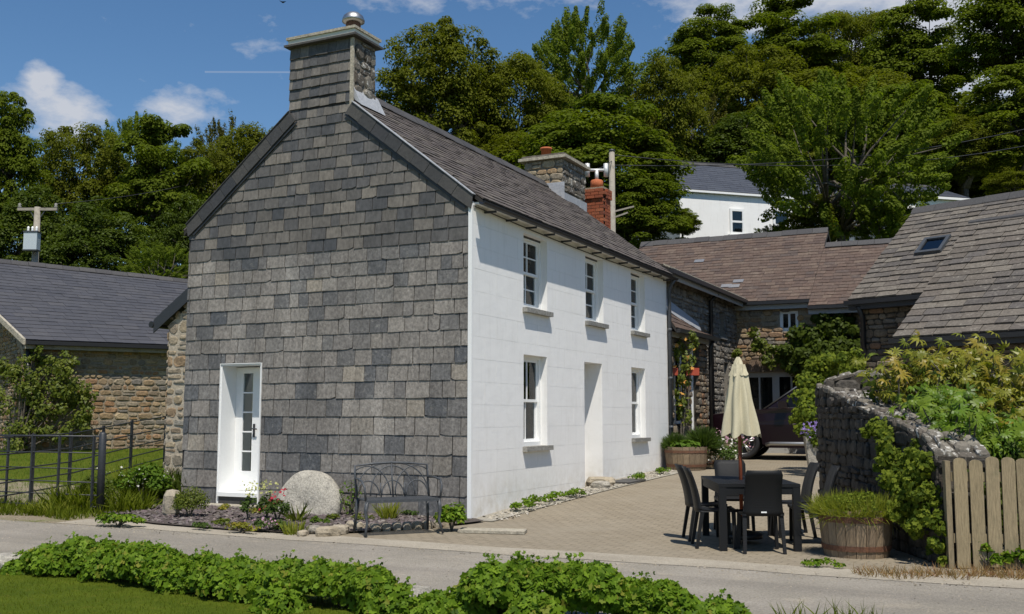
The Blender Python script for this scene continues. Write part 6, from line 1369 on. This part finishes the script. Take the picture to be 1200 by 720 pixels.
n = 5200; cx = rng.uniform(-9, 9, n); cyy = -5.9 + rng.random(n) * 2.85; nr_ = rng.normal(size=(n, 3)) * .4; nr_[:, 2] = 1
kind(scatter('road_grit', CHV, CHF, np.stack([cx, cyy, hgt(cx, cyy) + .003], 1), frames(nr_), rng.uniform(.006, .02, n), rng.random(n), 'rock'), 'stuff')
q = gp(964, 666); bush('lane_weed', 'low yellow-green weed at the lane edge below the table', 'weed', q[:2], (.2, .12, .05), 260, .04, 'leaf_hedge', None, 6, .45, None, 0)
for k, px in enumerate((1025, 1060, 1090, 1120, 1150, 1180, 1205)):
    q = gp(px, 674 + (k % 2) * 3); tuft('dry_verge_plant', ['reddish dry creeper', 'dry brown weed by the wall end', 'straw-coloured tuft at the first picket', 'brown dry tuft below the second picket', 'dry grass tuft below the middle pickets', 'russet weed tuft below the right pickets', 'dry tuft at the right picture edge'][k] + ' at the lane edge', 'weed', q[:2], 130, .2, .12, 'straw_dry', 'dry plants below the picket fence', lean=.9)
for px in (1158, 1192): q = gp(px, 668); bush('fence_weed', 'bright green weed at the foot of the pickets' + (' near their middle' if px < 1170 else ' at the right edge'), 'weed', q[:2], (.16, .1, .14), 160, .08, 'leaf_hedge', 'green weeds below the picket fence', 6)

# barrel plants
t = plant('barrel_grass', 'mound of pale yellow-green grassy plants filling the large barrel', 'plant', (*bl, .44)); n = 4200; a = rng.uniform(0, 6.283, n); r_ = np.sqrt(rng.random(n)) * .42
nrm = np.stack([np.cos(a) * r_ * 1.0, np.sin(a) * r_ * 1.0, np.ones(n)], 1) + rng.normal(size=(n, 3)) * .7
kind(scatter('blades', [(x * .6, y * .6, z) for x, y, z in BLADE_V], BLADE_F, np.stack([bl[0] + r_ * np.cos(a), bl[1] + r_ * np.sin(a), np.full(n, .44)], 1), frames(nrm), rng.uniform(.08, .29, n), rng.random(n), 'grass_straw', t), 'stuff'); kind(foliage('foliage', [ell_leaves((bl[0], bl[1], .5), (.4, .4, .2), 3600, .035, .5, .5, True, 26, .34)], 'leaf_lime', t), 'stuff')
for c_, rr_, lab in ((BL2 + [-.22, -.1], .3, 'clipped dark green lavender bush on the left of the corner barrel'), (BL2 + [.3, .3], .42, 'larger rounded lavender bush rising right of the corner barrel')):
    t = plant('lavender_bush', lab, 'bush', (c_[0], c_[1], hz(*BL2) + .42), 'lavender bushes in the corner barrels'); n = 1700; d = unit(n); d[:, 2] = np.abs(d[:, 2]) + .1
    kind(scatter('blades', [(x * 1.1, y * .3, z) for x, y, z in BLADE_V], BLADE_F, np.array([c_[0], c_[1], hz(*BL2) + .45]) + d * rr_ * .35, frames(d + rng.normal(size=(n, 3)) * .2), rr_ * rng.uniform(.6, 1.0, n), rng.random(n), 'leaf_lavender', t), 'stuff')
t = plant('barrel_leaf_plant', 'pale strap-leaved plant spilling at the front rim of the corner barrel', 'plant', (BL2[0] - .05, BL2[1] - .25, hz(*BL2) + .46)); kind(foliage('foliage', [ell_leaves((BL2[0], BL2[1] - .22, hz(*BL2) + .53), (.4, .2, .12), 240, .12)], 'leaf_mid', t), 'stuff')
wf = LD((843 - 600) / 1214 * 23.2, 23.2); t = bush('white_flower_bush', 'white-flowered bush beside the corner barrel', 'plant', wf, (.42, .4, .32), 900, .06, 'leaf_lavender'); flowers(t, np.stack([wf[0] + rng.normal(0, .22, 130), wf[1] + rng.normal(0, .2, 130), hz(*wf) + rng.uniform(.1, .65, 130)], 1), .07, 'petal_white')
wf = LD((858 - 600) / 1214 * 25.5, 25.5); t = bush('pink_flower_bush', 'pink-flowered bush behind the white-flowered one near the car', 'plant', wf, (.45, .4, .4), 800, .06, 'leaf_lavender'); flowers(t, np.stack([wf[0] + rng.normal(0, .25, 120), wf[1] + rng.normal(0, .2, 120), hz(*wf) + rng.uniform(.3, .85, 120)], 1), .07, 'petal_pink')
t = plant('purple_flowers', 'bunch of purple flowers on top of the pale leaning stone', 'plant', (base[0] - .05, base[1], bz + .78)); flowers(t, np.stack([base[0] - .05 + rng.normal(0, .11, 60), base[1] + rng.normal(0, .08, 60), bz + .9 + rng.normal(0, .1, 60)], 1), .07, 'petal_purple'); kind(foliage('foliage', [ell_leaves((base[0] - .02, base[1], bz + .8), (.16, .14, .1), 120, .06)], 'leaf_lavender', t), 'stuff')

# climbers
def climber(name, label, pts, n, size, m, parent_cat='climber', stem=True, jit=.12, tmpl=None, up=.3, nrmdir=(0, -1, 0)):
    """pts: list of (center3, radius3, weight)"""
    c0_ = np.array(pts[0][0]); t = thing(name, label, parent_cat, (c0_[0], c0_[1], hz(c0_[0], c0_[1])))
    W = sum(p_[2] for p_ in pts); parts = []
    for c, r3, w in pts:
        a = ell_leaves(c, r3, int(n * w / W), size, .6, up, False, 7, .5); a = (a[0], a[1] + np.array(nrmdir) * .8, a[2]); parts.append(a)
    kind(foliage('foliage', parts, m, t, tmpl), 'stuff')
    if stem:
        s = MB(); zb = hz(c0_[0], c0_[1])
        for c, r3, w in pts: s.tube([(c0_[0], c0_[1], zb), ((c0_[0] + c[0]) / 2 + random.uniform(-.1, .1), (c0_[1] + c[1]) / 2, (zb + c[2]) / 2), tuple(c), (c[0] + r3[0] * .5, c[1], c[2] + r3[2] * .6)], [.025, .018, .012, .005], 5)
        s.build('stem', 'bark', t)
    return t
# barn corner climber
cc_ = []
for px, py, D, r_ in [(25, 428, 26.0, .28), (8, 455, 26.2, .4), (45, 450, 26.1, .3), (70, 436, 26.3, .3), (85, 452, 26.5, .32), (62, 470, 26.2, .35), (15, 490, 26.0, .4), (88, 480, 26.5, .3), (50, 495, 26.1, .3), (100, 470, 26.7, .22), (0, 425, 26.5, .3), (78, 425, 26.5, .22), (55, 425, 26.3, .2), (75, 462, 26.4, .25), (95, 498, 26.5, .25), (30, 465, 26.0, .25), (20, 515, 25.9, .3), (70, 505, 26.2, .25), (40, 412, 26.2, .15)]:
    c = at(px, py, D); cc_.append((c, (r_ * 1.6, r_ * .9, r_ * 1.25), r_))
climber('climbing_shrub', 'sprawling climbing shrub over the near corner of the stone barn', cc_, 6000, .09, 'leaf_ivy', 'climber', nrmdir=(.5, -.8, 0))
# rose on the porch
cc_ = []
for px, py, r_ in [(795, 410, .3), (800, 440, .3), (798, 468, .28), (808, 425, .25), (812, 402, .25), (802, 490, .25)]:
    c = at(px, py, 24.0); cc_.append((c, (r_ * .6, r_, r_), r_))
t = climber('climbing_rose', 'climbing rose with orange blooms on the stone porch', cc_, 1100, .08, 'leaf_ivy'); flowers(t, np.array([at(x_, y_, 23.8) for x_, y_ in ((793, 405), (806, 420), (800, 447), (811, 432), (797, 475), (803, 398), (814, 410), (790, 430), (799, 462))]), .15, 'petal_orange')
for px in (787, 812): c = at(px, 440, 23.9); tag(MB().obox(c - RT * .15, RT * .3, FW0 * .16, (0, 0, .17)).build('wall_pot', 'red_plastic'), 'red wall trough on the porch' + (' nearest the white wall' if px < 800 else ' behind the climbing rose'), 'planter', 'red wall troughs')
# creeper on the far range
cc_ = []
for px, py, D, r_ in [(962, 385, 29.2, .7), (980, 390, 29, .7), (945, 400, 29.4, .6), (960, 415, 29, .7), (985, 420, 28.6, .7), (940, 425, 29.3, .5), (960, 440, 28.6, .6), (985, 445, 28, .6), (925, 415, 29.5, .4), (995, 400, 28.6, .5), (970, 365, 29.6, .4), (990, 370, 29.3, .4)]:
    cc_.append((at(px, py, D), (r_, r_ * .6, r_ * .8), r_))
climber('wall_creeper', 'dense dark green creeper covering the right end of the brown-roofed range', cc_, 9000, .13, 'leaf_dark')
cc_ = [(at(px, py, 29.7), (r_, r_ * .5, r_ * .8), r_) for px, py, r_ in [(882, 390, .18), (890, 400, .25), (898, 410, .28), (908, 416, .25), (915, 412, .22), (920, 424, .28), (862, 414, .16), (930, 418, .28), (905, 425, .2), (885, 408, .16), (928, 432, .25), (895, 422, .16)]]
climber('wisteria', 'thin yellow-green climber trailing above the garage lintel', cc_, 1700, .1, 'leaf_ivy', stem=False)
cc_ = [(at(px, py, D), (r_, r_ * .7, r_ * .8), r_) for px, py, D, r_ in [(955, 455, 22, .42), (945, 475, 21.5, .4), (960, 480, 21, .42), (950, 500, 20.8, .36), (962, 440, 22, .4), (970, 430, 22, .35), (940, 455, 22, .3), (985, 428, 21.5, .3), (1000, 425, 21, .3), (938, 492, 21.3, .25), (958, 520, 20.6, .3)]]
climber('yellow_green_shrub', 'tall yellow-green shrub hanging beside the far end of the garden wall', cc_, 5000, .09, 'leaf_lime', 'shrub')
# ivy on the garden wall
cc_ = []
for px, py, D, r_ in [(1032, 500, 11.9, .13), (1038, 520, 11.7, .15), (1045, 540, 11.5, .17), (1052, 560, 11.3, .18), (1060, 575, 11.1, .18), (1068, 590, 10.9, .17), (1075, 570, 10.8, .15), (1085, 585, 10.6, .14), (1082, 550, 10.7, .14), (1090, 605, 10.5, .12), (1060, 605, 11, .12), (1072, 620, 10.8, .1), (1070, 545, 11.0, .13), (1095, 640, 10.45, .09)]:
    cc_.append((at(px, py, D), (r_, r_ * .7, r_), r_))
climber('ivy', 'bright green ivy spilling over the near end of the garden wall', cc_ + [(c_ + np.array([random.gauss(0, .1), random.gauss(0, .05), random.gauss(-.05, .12)]), tuple(np.array(r3_) * .6), w_ * .5) for c_, r3_, w_ in cc_ * 2], 5200, .052, 'leaf_lime', 'climber', tmpl=LOBE, stem=False)
# large glossy palmate leaved shrubs behind the fence: every leaf of its own
PALM_V = [(0, 0, 0)]; PALM_F = []
for k in range(7):
    a = R(-105 + 35 * k); L_ = .5 * (1 - .18 * abs(k - 3) / 3); w_ = .052; d = np.array([math.sin(a), math.cos(a)]); pn = np.array([d[1], -d[0]]); b0 = len(PALM_V)
    for s_, ww, z in ((.3, w_ * .8, .02), (.6, w_, .01), (1.0, 0.004, -.14)):
        for sg in (-1, 1): q = d * L_ * s_ + pn * ww * sg; PALM_V.append((q[0], q[1], z + (.02 if sg > 0 else 0)))
    PALM_F += [(0, b0, b0 + 1, b0 + 1), (b0, b0 + 2, b0 + 3, b0 + 1), (b0 + 2, b0 + 4, b0 + 5, b0 + 3)]
PALM_F = [tuple(dict.fromkeys(f)) for f in PALM_F]
def palm_shrub(label, spots, nleaf, m, size, seed):
    r_ = random.Random(seed); c0_ = np.mean([at(*s_[:3]) for s_ in spots], axis=0); t = thing('fatsia_shrub', label, 'shrub', (c0_[0], c0_[1], hz(c0_[0], c0_[1])), 0, 'glossy large-leaved shrubs behind the fence')
    mb = MB(); mb.poly(PALM_V, PALM_F); o_ = mb.build('leaf', m, t, world=False); me = o_.data; bpy.data.objects.remove(o_); st_ = MB()
    for k in range(nleaf):
        s_ = r_.choice(spots); c = at(*s_[:3]); q = c + np.array([r_.gauss(0, .5), r_.gauss(0, .4), r_.gauss(0, .42)]) * s_[3]
        nrm = np.array([[(q - c)[0] * 1.2 + r_.gauss(.1, .35), (q - c)[1] * 1.2 + r_.gauss(-.5, .35), .75 + r_.gauss(0, .3)]]); rot = frames(nrm, np.array([[r_.gauss(0, 1), r_.gauss(0, 1), r_.gauss(0, .3)]]))[0]
        l = bpy.data.objects.new('leaf', me); COL.objects.link(l); l.parent = t; M = Matrix(rot.tolist()).to_4x4() @ Matrix.Scale(size * r_.uniform(.6, 1.2), 4); M.translation = Vector((q - np.array(t.location)).tolist()); l.matrix_local = M
        if k % 3 == 0: st_.tube([(c[0], c[1], .1), tuple((q + c) / 2 - [0, 0, .1]), tuple(q)], [.015, .01, .006], 4)
    st_.build('stem', 'bark', t)
    qs = [at(*s_[:3]) + np.array([r_.gauss(0, .5), r_.gauss(0, .4), r_.gauss(-.1, .42)]) * s_[3] for s_ in (r_.choice(spots) for _ in range(420))]; nq = rng.normal(size=(420, 3)) * .5 + np.array([.1, -.4, .7])
    mb2 = MB(); rot2 = frames(nq)
    for q_, R2 in zip(qs, rot2):
        sz_ = size * r_.uniform(.4, .85); mb2.poly([q_ + R2 @ np.array(v_) * sz_ for v_ in PALM_V], PALM_F, r_.random() * .99 + .005)
    kind(mb2.build('inner_foliage', m, t), 'stuff'); return t
cc_ = [(at(px, py, D), (r_, r_ * .8, r_ * .6), r_) for px, py, D, r_ in [(1060, 512, 11.5, .12), (1075, 525, 11.1, .14), (1088, 535, 10.8, .14), (1050, 495, 11.8, .1), (1095, 520, 11.0, .14), (1066, 540, 11.2, .12), (1098, 550, 10.7, .12)]]
climber('top_ivy', 'ragged ivy trailing over the wall top beside the first picket', cc_, 2200, .05, 'leaf_lime', 'climber', tmpl=LOBE, stem=False)
palm_shrub('yellowing large-leaved shrub along the top of the return wall', [(1050, 440, 12.8, .42), (1085, 432, 12.8, .42), (1120, 438, 12.5, .45), (1150, 450, 12.3, .45), (1185, 445, 12.0, .45), (1205, 460, 11.8, .4), (1140, 430, 12.8, .35), (1170, 480, 11.8, .35), (1200, 500, 11.5, .4)], 300, 'leaf_gold', .29, 3)
palm_shrub('dark glossy large-leaved shrub just behind the pickets', [(1100, 490, 11.6, .3), (1110, 515, 11.2, .3), (1135, 520, 11.0, .35), (1160, 510, 11.2, .38), (1185, 525, 10.9, .35), (1120, 480, 11.8, .3), (1090, 470, 12.2, .25)], 300, 'leaf_fatsia', .29, 4)
kt = climber('shade_shrub', 'dark leafy undergrowth filling the space behind the pickets', [(at(px, py, D), (.45, .4, .4), 1) for px, py, D in [(1120, 560, 11), (1160, 560, 11), (1200, 560, 11), (1130, 600, 11), (1180, 610, 11), (1100, 530, 11.6), (1160, 470, 12.6), (1210, 480, 12.5), (1110, 455, 13), (1060, 455, 13.2)]], 4200, .09, 'leaf_dark', 'shrub')
# ---------------------------------------------------------------- trees
def crown_mesh(name, seed, nclump, nleaf, leaf, flat=.6, clump_r=.24, up=.7, sparse=0.0, spray=False, bottom=-.75, egg=1.0):
    r_ = np.random.default_rng(seed); d = r_.normal(size=(nclump, 3)); d /= np.linalg.norm(d, axis=1, keepdims=True)
    rad = .42 + .55 * r_.random(nclump) ** .6; c = d * rad[:, None]; c = c[c[:, 2] > bottom]
    lob = 1 + .18 * np.sin(c[:, 0] * 4 + seed) * np.cos(c[:, 1] * 3.3 + seed * 2) + .12 * np.sin(c[:, 2] * 5 + seed); c *= lob[:, None]
    if sparse: c = c[r_.random(len(c)) > sparse]
    k = r_.integers(0, len(c), nleaf); cr = clump_r * r_.uniform(.55, 1.3, len(c)); dd = r_.normal(size=(nleaf, 3)); dd /= np.linalg.norm(dd, axis=1, keepdims=True)
    if spray:
        ax_ = c + np.array([0, 0, .5]) + r_.normal(size=c.shape) * .25; ax_ /= np.linalg.norm(ax_, axis=1, keepdims=True); t_ = r_.random(nleaf) ** .8
        pos = c[k] + ax_[k] * (t_ * cr[k] * 1.5)[:, None] + dd * (cr[k] * .42 * (1 - .55 * t_))[:, None]; nrm = dd * .8 + np.array([0, 0, up * .6])
    else:
        s = 1 - .45 * r_.random(nleaf) ** 2; dd[:, 2] = np.where(dd[:, 2] < -.35, -dd[:, 2], dd[:, 2]); pos = c[k] + dd * (cr[k] * s)[:, None] * np.array([1, 1, flat]); nrm = dd + np.array([0, 0, up]) + r_.normal(size=(nleaf, 3)) * .35
    n = len(pos); tv_ = np.array(LEAF_V) * np.array([1.25, 1, 1]); x = r_.normal(size=(n, 3)); nrm /= np.linalg.norm(nrm, axis=1, keepdims=True); a = np.cross(x, nrm); a /= np.linalg.norm(a, axis=1, keepdims=True); b_ = np.cross(nrm, a)
    rot = np.stack([a, b_, nrm], 2); sc_ = leaf * r_.uniform(.65, 1.35, n)
    V = np.einsum('nij,kj->nki', rot, tv_) * sc_[:, None, None] + pos[:, None, :]
    F = (np.arange(n) * 4)[:, None] + np.arange(4)[None]
    # clump-wise tint plus leaf-wise tint
    tint = np.mod(.5 * r_.random(len(c))[k] + .45 * r_.random(n), 1)
    return rawmesh(name, V.reshape(-1, 3), F, tint), c
LIMB = {}
def limb_mesh(name, c, seed, base=(0, 0, -1.25), n=46, thick=.05):
    r_ = random.Random(seed); mb = MB(); idx = list(range(len(c))); r_.shuffle(idx); base = np.array(base)
    hubs = [np.array([r_.gauss(0, .12), r_.gauss(0, .12), z]) for z in (-.75, -.5, -.3, -.1)]
    mb.tube([base, hubs[0] * .6 + base * .4, hubs[0], hubs[1], hubs[2], hubs[3]], [thick * 1.5, thick * 1.25, thick, thick * .8, thick * .6, thick * .4], 7)
    for i in idx[:n]:
        h = r_.choice(hubs); e = c[i]; m1 = h * .55 + e * .45 + np.array([r_.gauss(0, .06), r_.gauss(0, .06), r_.gauss(.03, .05)]); mb.tube([h, m1, e], [thick * .5, thick * .28, thick * .08], 5)
    me = bpy.data.meshes.new(name); me.from_pydata([tuple(map(float, v)) for v in mb.v], [], mb.f); me.update(); me.polygons.foreach_set('use_smooth', np.ones(len(me.polygons), bool)); me.materials.append(MATS['bark']); return me
PROTO = {}
for key, args, mt in [('syc', dict(nclump=230, nleaf=56000, leaf=.048, flat=.55, clump_r=.24, up=.9), 'leaf_sycamore'), ('syc2', dict(nclump=170, nleaf=52000, leaf=.049, flat=.45, clump_r=.27, up=1.0, sparse=.15), 'leaf_sycamore'),
                      ('oli', dict(nclump=330, nleaf=56000, leaf=.038, flat=.8, clump_r=.19, up=.5), 'leaf_olive'), ('oli2', dict(nclump=280, nleaf=54000, leaf=.039, flat=.65, clump_r=.22, up=.7), 'leaf_olive'),
                      ('ash', dict(nclump=260, nleaf=54000, leaf=.037, clump_r=.22, spray=True, sparse=0.0), 'leaf_ash'), ('spa', dict(nclump=200, nleaf=17000, leaf=.034, clump_r=.2, spray=True), 'leaf_brown'),
                      ('dark', dict(nclump=240, nleaf=36000, leaf=.05, flat=.7, clump_r=.25, up=.6), 'leaf_dark')]:
    sd = len(PROTO) + 3; me, c = crown_mesh('crown_' + key, sd, **args); me.materials.append(MATS[mt]); PROTO[key] = (me, limb_mesh('limbs_' + key, c, sd, n=40 if key != 'spa' else 120))
def tree(px, py, D, rw, rh, key, label, dz=0, group='trees on the wooded hillside', name='tree'):
    """crown centre seen at px,py at depth D; rw, rh crown half sizes in photo pixels"""
    c = at(px, py, D); mpp = D / 1214; rx, rz = rw * mpp, rh * mpp; g = hz(c[0], c[1]); t = thing(name, label, 'tree', (c[0], c[1], g), 0, group)
    me, lm = PROTO[key]; rot = random.uniform(0, 6.28)
    cr = bpy.data.objects.new('crown', me); COL.objects.link(cr); cr.parent = t; cr.location = (0, 0, c[2] - g); cr.scale = (rx, rx * .9, rz); cr.rotation_euler = (0, 0, rot)
    li = bpy.data.objects.new('limbs', lm); COL.objects.link(li); li.parent = t; li.location = cr.location; li.scale = cr.scale; li.rotation_euler = cr.rotation_euler
    zb = c[2] - g - 1.2 * rz
    if zb > .05:
        r_ = max(.12, .07 * min(rx, rz)); MB().tube([(0, 0, -.3), (random.uniform(-.1, .1), random.uniform(-.1, .1), zb * .5), (0, 0, zb + .1 * rz)], [r_ * 1.4, r_ * 1.1, r_], 8).build('trunk', 'bark', t, True, world=False)
    return t
T = [
 # left of the cottage
 (5, 200, 44, 52, 85, 'syc', 'dense green tree at the left picture edge'),
 (-70, 230, 46, 60, 90, 'dark', 'dark tree just outside the left edge behind the barn'),
 (92, 232, 50, 64, 84, 'oli', 'broad olive-green tree above the left barn roof'),
 (156, 200, 60, 46, 68, 'ash', 'pale feathery tree topping the left wood'),
 (188, 232, 48, 62, 82, 'syc2', 'dense dark-leaved tree above the right end of the barn roof'),
 (262, 205, 58, 50, 68, 'spa', 'sparse brownish twiggy tree left of the gable'),
 (305, 215, 52, 58, 72, 'oli2', 'olive tree meeting the left roof slope of the cottage'),
 (242, 250, 50, 50, 80, 'oli', 'olive tree between the twiggy tree and the lean-to'),
 (30, 290, 43, 60, 60, 'dark', 'dark low tree behind the transformer pole'),
 (120, 300, 42, 60, 55, 'dark', 'dark low tree above the middle of the barn ridge'),
 (190, 318, 38, 40, 34, 'ash', 'light green young tree between barn ridge and gable'),
 (215, 300, 46, 45, 60, 'dark', 'dark low tree close to the left gable edge'),
 # behind the ridge
 (520, 125, 48, 82, 92, 'oli', 'tall olive tree right of the slated chimney'),
 (600, 145, 50, 66, 86, 'oli2', 'olive tree behind the middle of the cottage ridge'),
 (450, 190, 54, 60, 70, 'oli', 'olive tree filling the gap beside the slated chimney'),
 (688, 92, 56, 62, 78, 'ash', 'tall pale feathery tree behind the stone chimney'),
 (700, 205, 43, 100, 82, 'syc', 'broad bright sycamore behind the stone and brick chimneys'),
 (752, 262, 41, 58, 50, 'syc2', 'low leafy sycamore at the end of the cottage ridge'),
 (772, 150, 58, 62, 82, 'oli', 'olive tree left of the hillside house'),
 (600, 230, 48, 90, 70, 'oli2', 'dark tree low behind the cottage roof'),
 (832, 66, 72, 52, 54, 'syc', 'round green tree on the skyline left of centre right'),
 (812, 170, 62, 58, 58, 'spa', 'brownish twiggy tree above the hillside house roof'),
 (925, 66, 74, 66, 62, 'syc2', 'broad rounded tree on the skyline above the hillside house'),
 (880, 130, 66, 80, 70, 'oli', 'wide olive tree in the middle of the hillside wood'),
 (1000, 75, 78, 60, 72, 'oli2', 'tall olive tree near the top centre right of the hill'),
 (975, 150, 64, 84, 70, 'oli2', 'dark wide tree behind the feathery tree'),
 (1082, 80, 70, 68, 76, 'syc2', 'layered sycamore on the skyline with sky showing through'),
 (1190, 30, 62, 72, 74, 'syc', 'large sycamore at the top right corner'),
 (1060, 165, 58, 76, 58, 'syc', 'dark tree beside the small hillside outbuilding'),
 (1190, 150, 54, 70, 60, 'syc2', 'dark tree at the right picture edge'),
 (1130, 178, 54, 60, 36, 'oli', 'olive shrubby tree above the lichened barn ridge'),
 (1198, 222, 46, 40, 22, 'oli2', 'low hedge-like olive bush at the right edge above the barn ridge'),
 (1128, 178, 62, 80, 60, 'oli2', 'dusky olive tree right of the feathery tree'),
 (860, 190, 60, 70, 46, 'dark', 'dark tree immediately behind the hillside house roof'),
 (1260, 100, 60, 70, 90, 'dark', 'dark tree beyond the right picture edge'),
 (985, 192, 40, 104, 108, 'ash', 'feathery light green tree in front of the white hillside house'),
]
T += [(1085, 200, 66, 70, 52, 'oli2', 'dusky olive tree low on the slope behind the small outbuilding'), (1160, 195, 64, 64, 60, 'dark', 'dark tree low behind the lichened barn ridge'), (1010, 205, 66, 70, 60, 'dark', 'dark tree low behind the feathery tree'),
 (935, 190, 70, 70, 60, 'oli', 'olive tree low behind the hillside house ridge'), (1225, 195, 62, 60, 60, 'oli2', 'olive tree low at the right picture edge'), (780, 215, 58, 50, 50, 'dark', 'dark tree touching the left end of the hillside house'), (355, 250, 56, 60, 70, 'oli2', 'olive tree hidden behind the upper gable')]
for a in T: tree(*a)
# bushes with pale blossom below the hillside house
for k, (px, py, D, r_) in enumerate([(915, 282, 43, 26), (960, 262, 41, 40), (1030, 268, 40, 36), (1062, 264, 41, 22), (800, 262, 44, 22), (880, 292, 42, 16)]):
    tree(px, py, D, r_, r_ * .75, ['ash', 'oli', 'ash', 'syc2', 'syc', 'oli2'][k], ['blossoming bush below the hillside house windows', 'olive bush at the foot of the feathery tree', 'green bush between feathery tree and lichened barn', 'leafy bush left of the small hillside outbuilding', 'leafy bush at the left corner of the hillside house', 'low bush just above the brown roof ridge'][k], group='bushes on the slope below the hillside house', name='bush')
# undergrowth that reads as one mass on the slope
n = 26000; l = rng.uniform(-42, 42, n); D = 36 + rng.random(n) ** 1.2 * 60; xy = CAM[:2] + RT[:2] * l[:, None] + FW0[:2] * D[:, None]
bad = (np.abs(l - (900 - 600) / 1214 * 50) < 8) & (D < 58); xy = xy[~bad]
pos = np.column_stack([xy, hgt(xy[:, 0], xy[:, 1])]); m_ = len(pos); cl = .9 * np.sin(pos[:, 0] * .9) * np.sin(pos[:, 1] * .8) + 1.0; pos[:, 2] += rng.random(m_) * 1.6 * np.maximum(cl, .2)
nrm = rng.normal(size=(m_, 3)) * .6 + np.array([.1, -.5, .8])
kind(scatter('undergrowth', LEAF_V, LEAF_F, pos, frames(nrm), rng.uniform(.25, .55, m_), rng.random(m_), 'leaf_dark'), 'stuff')
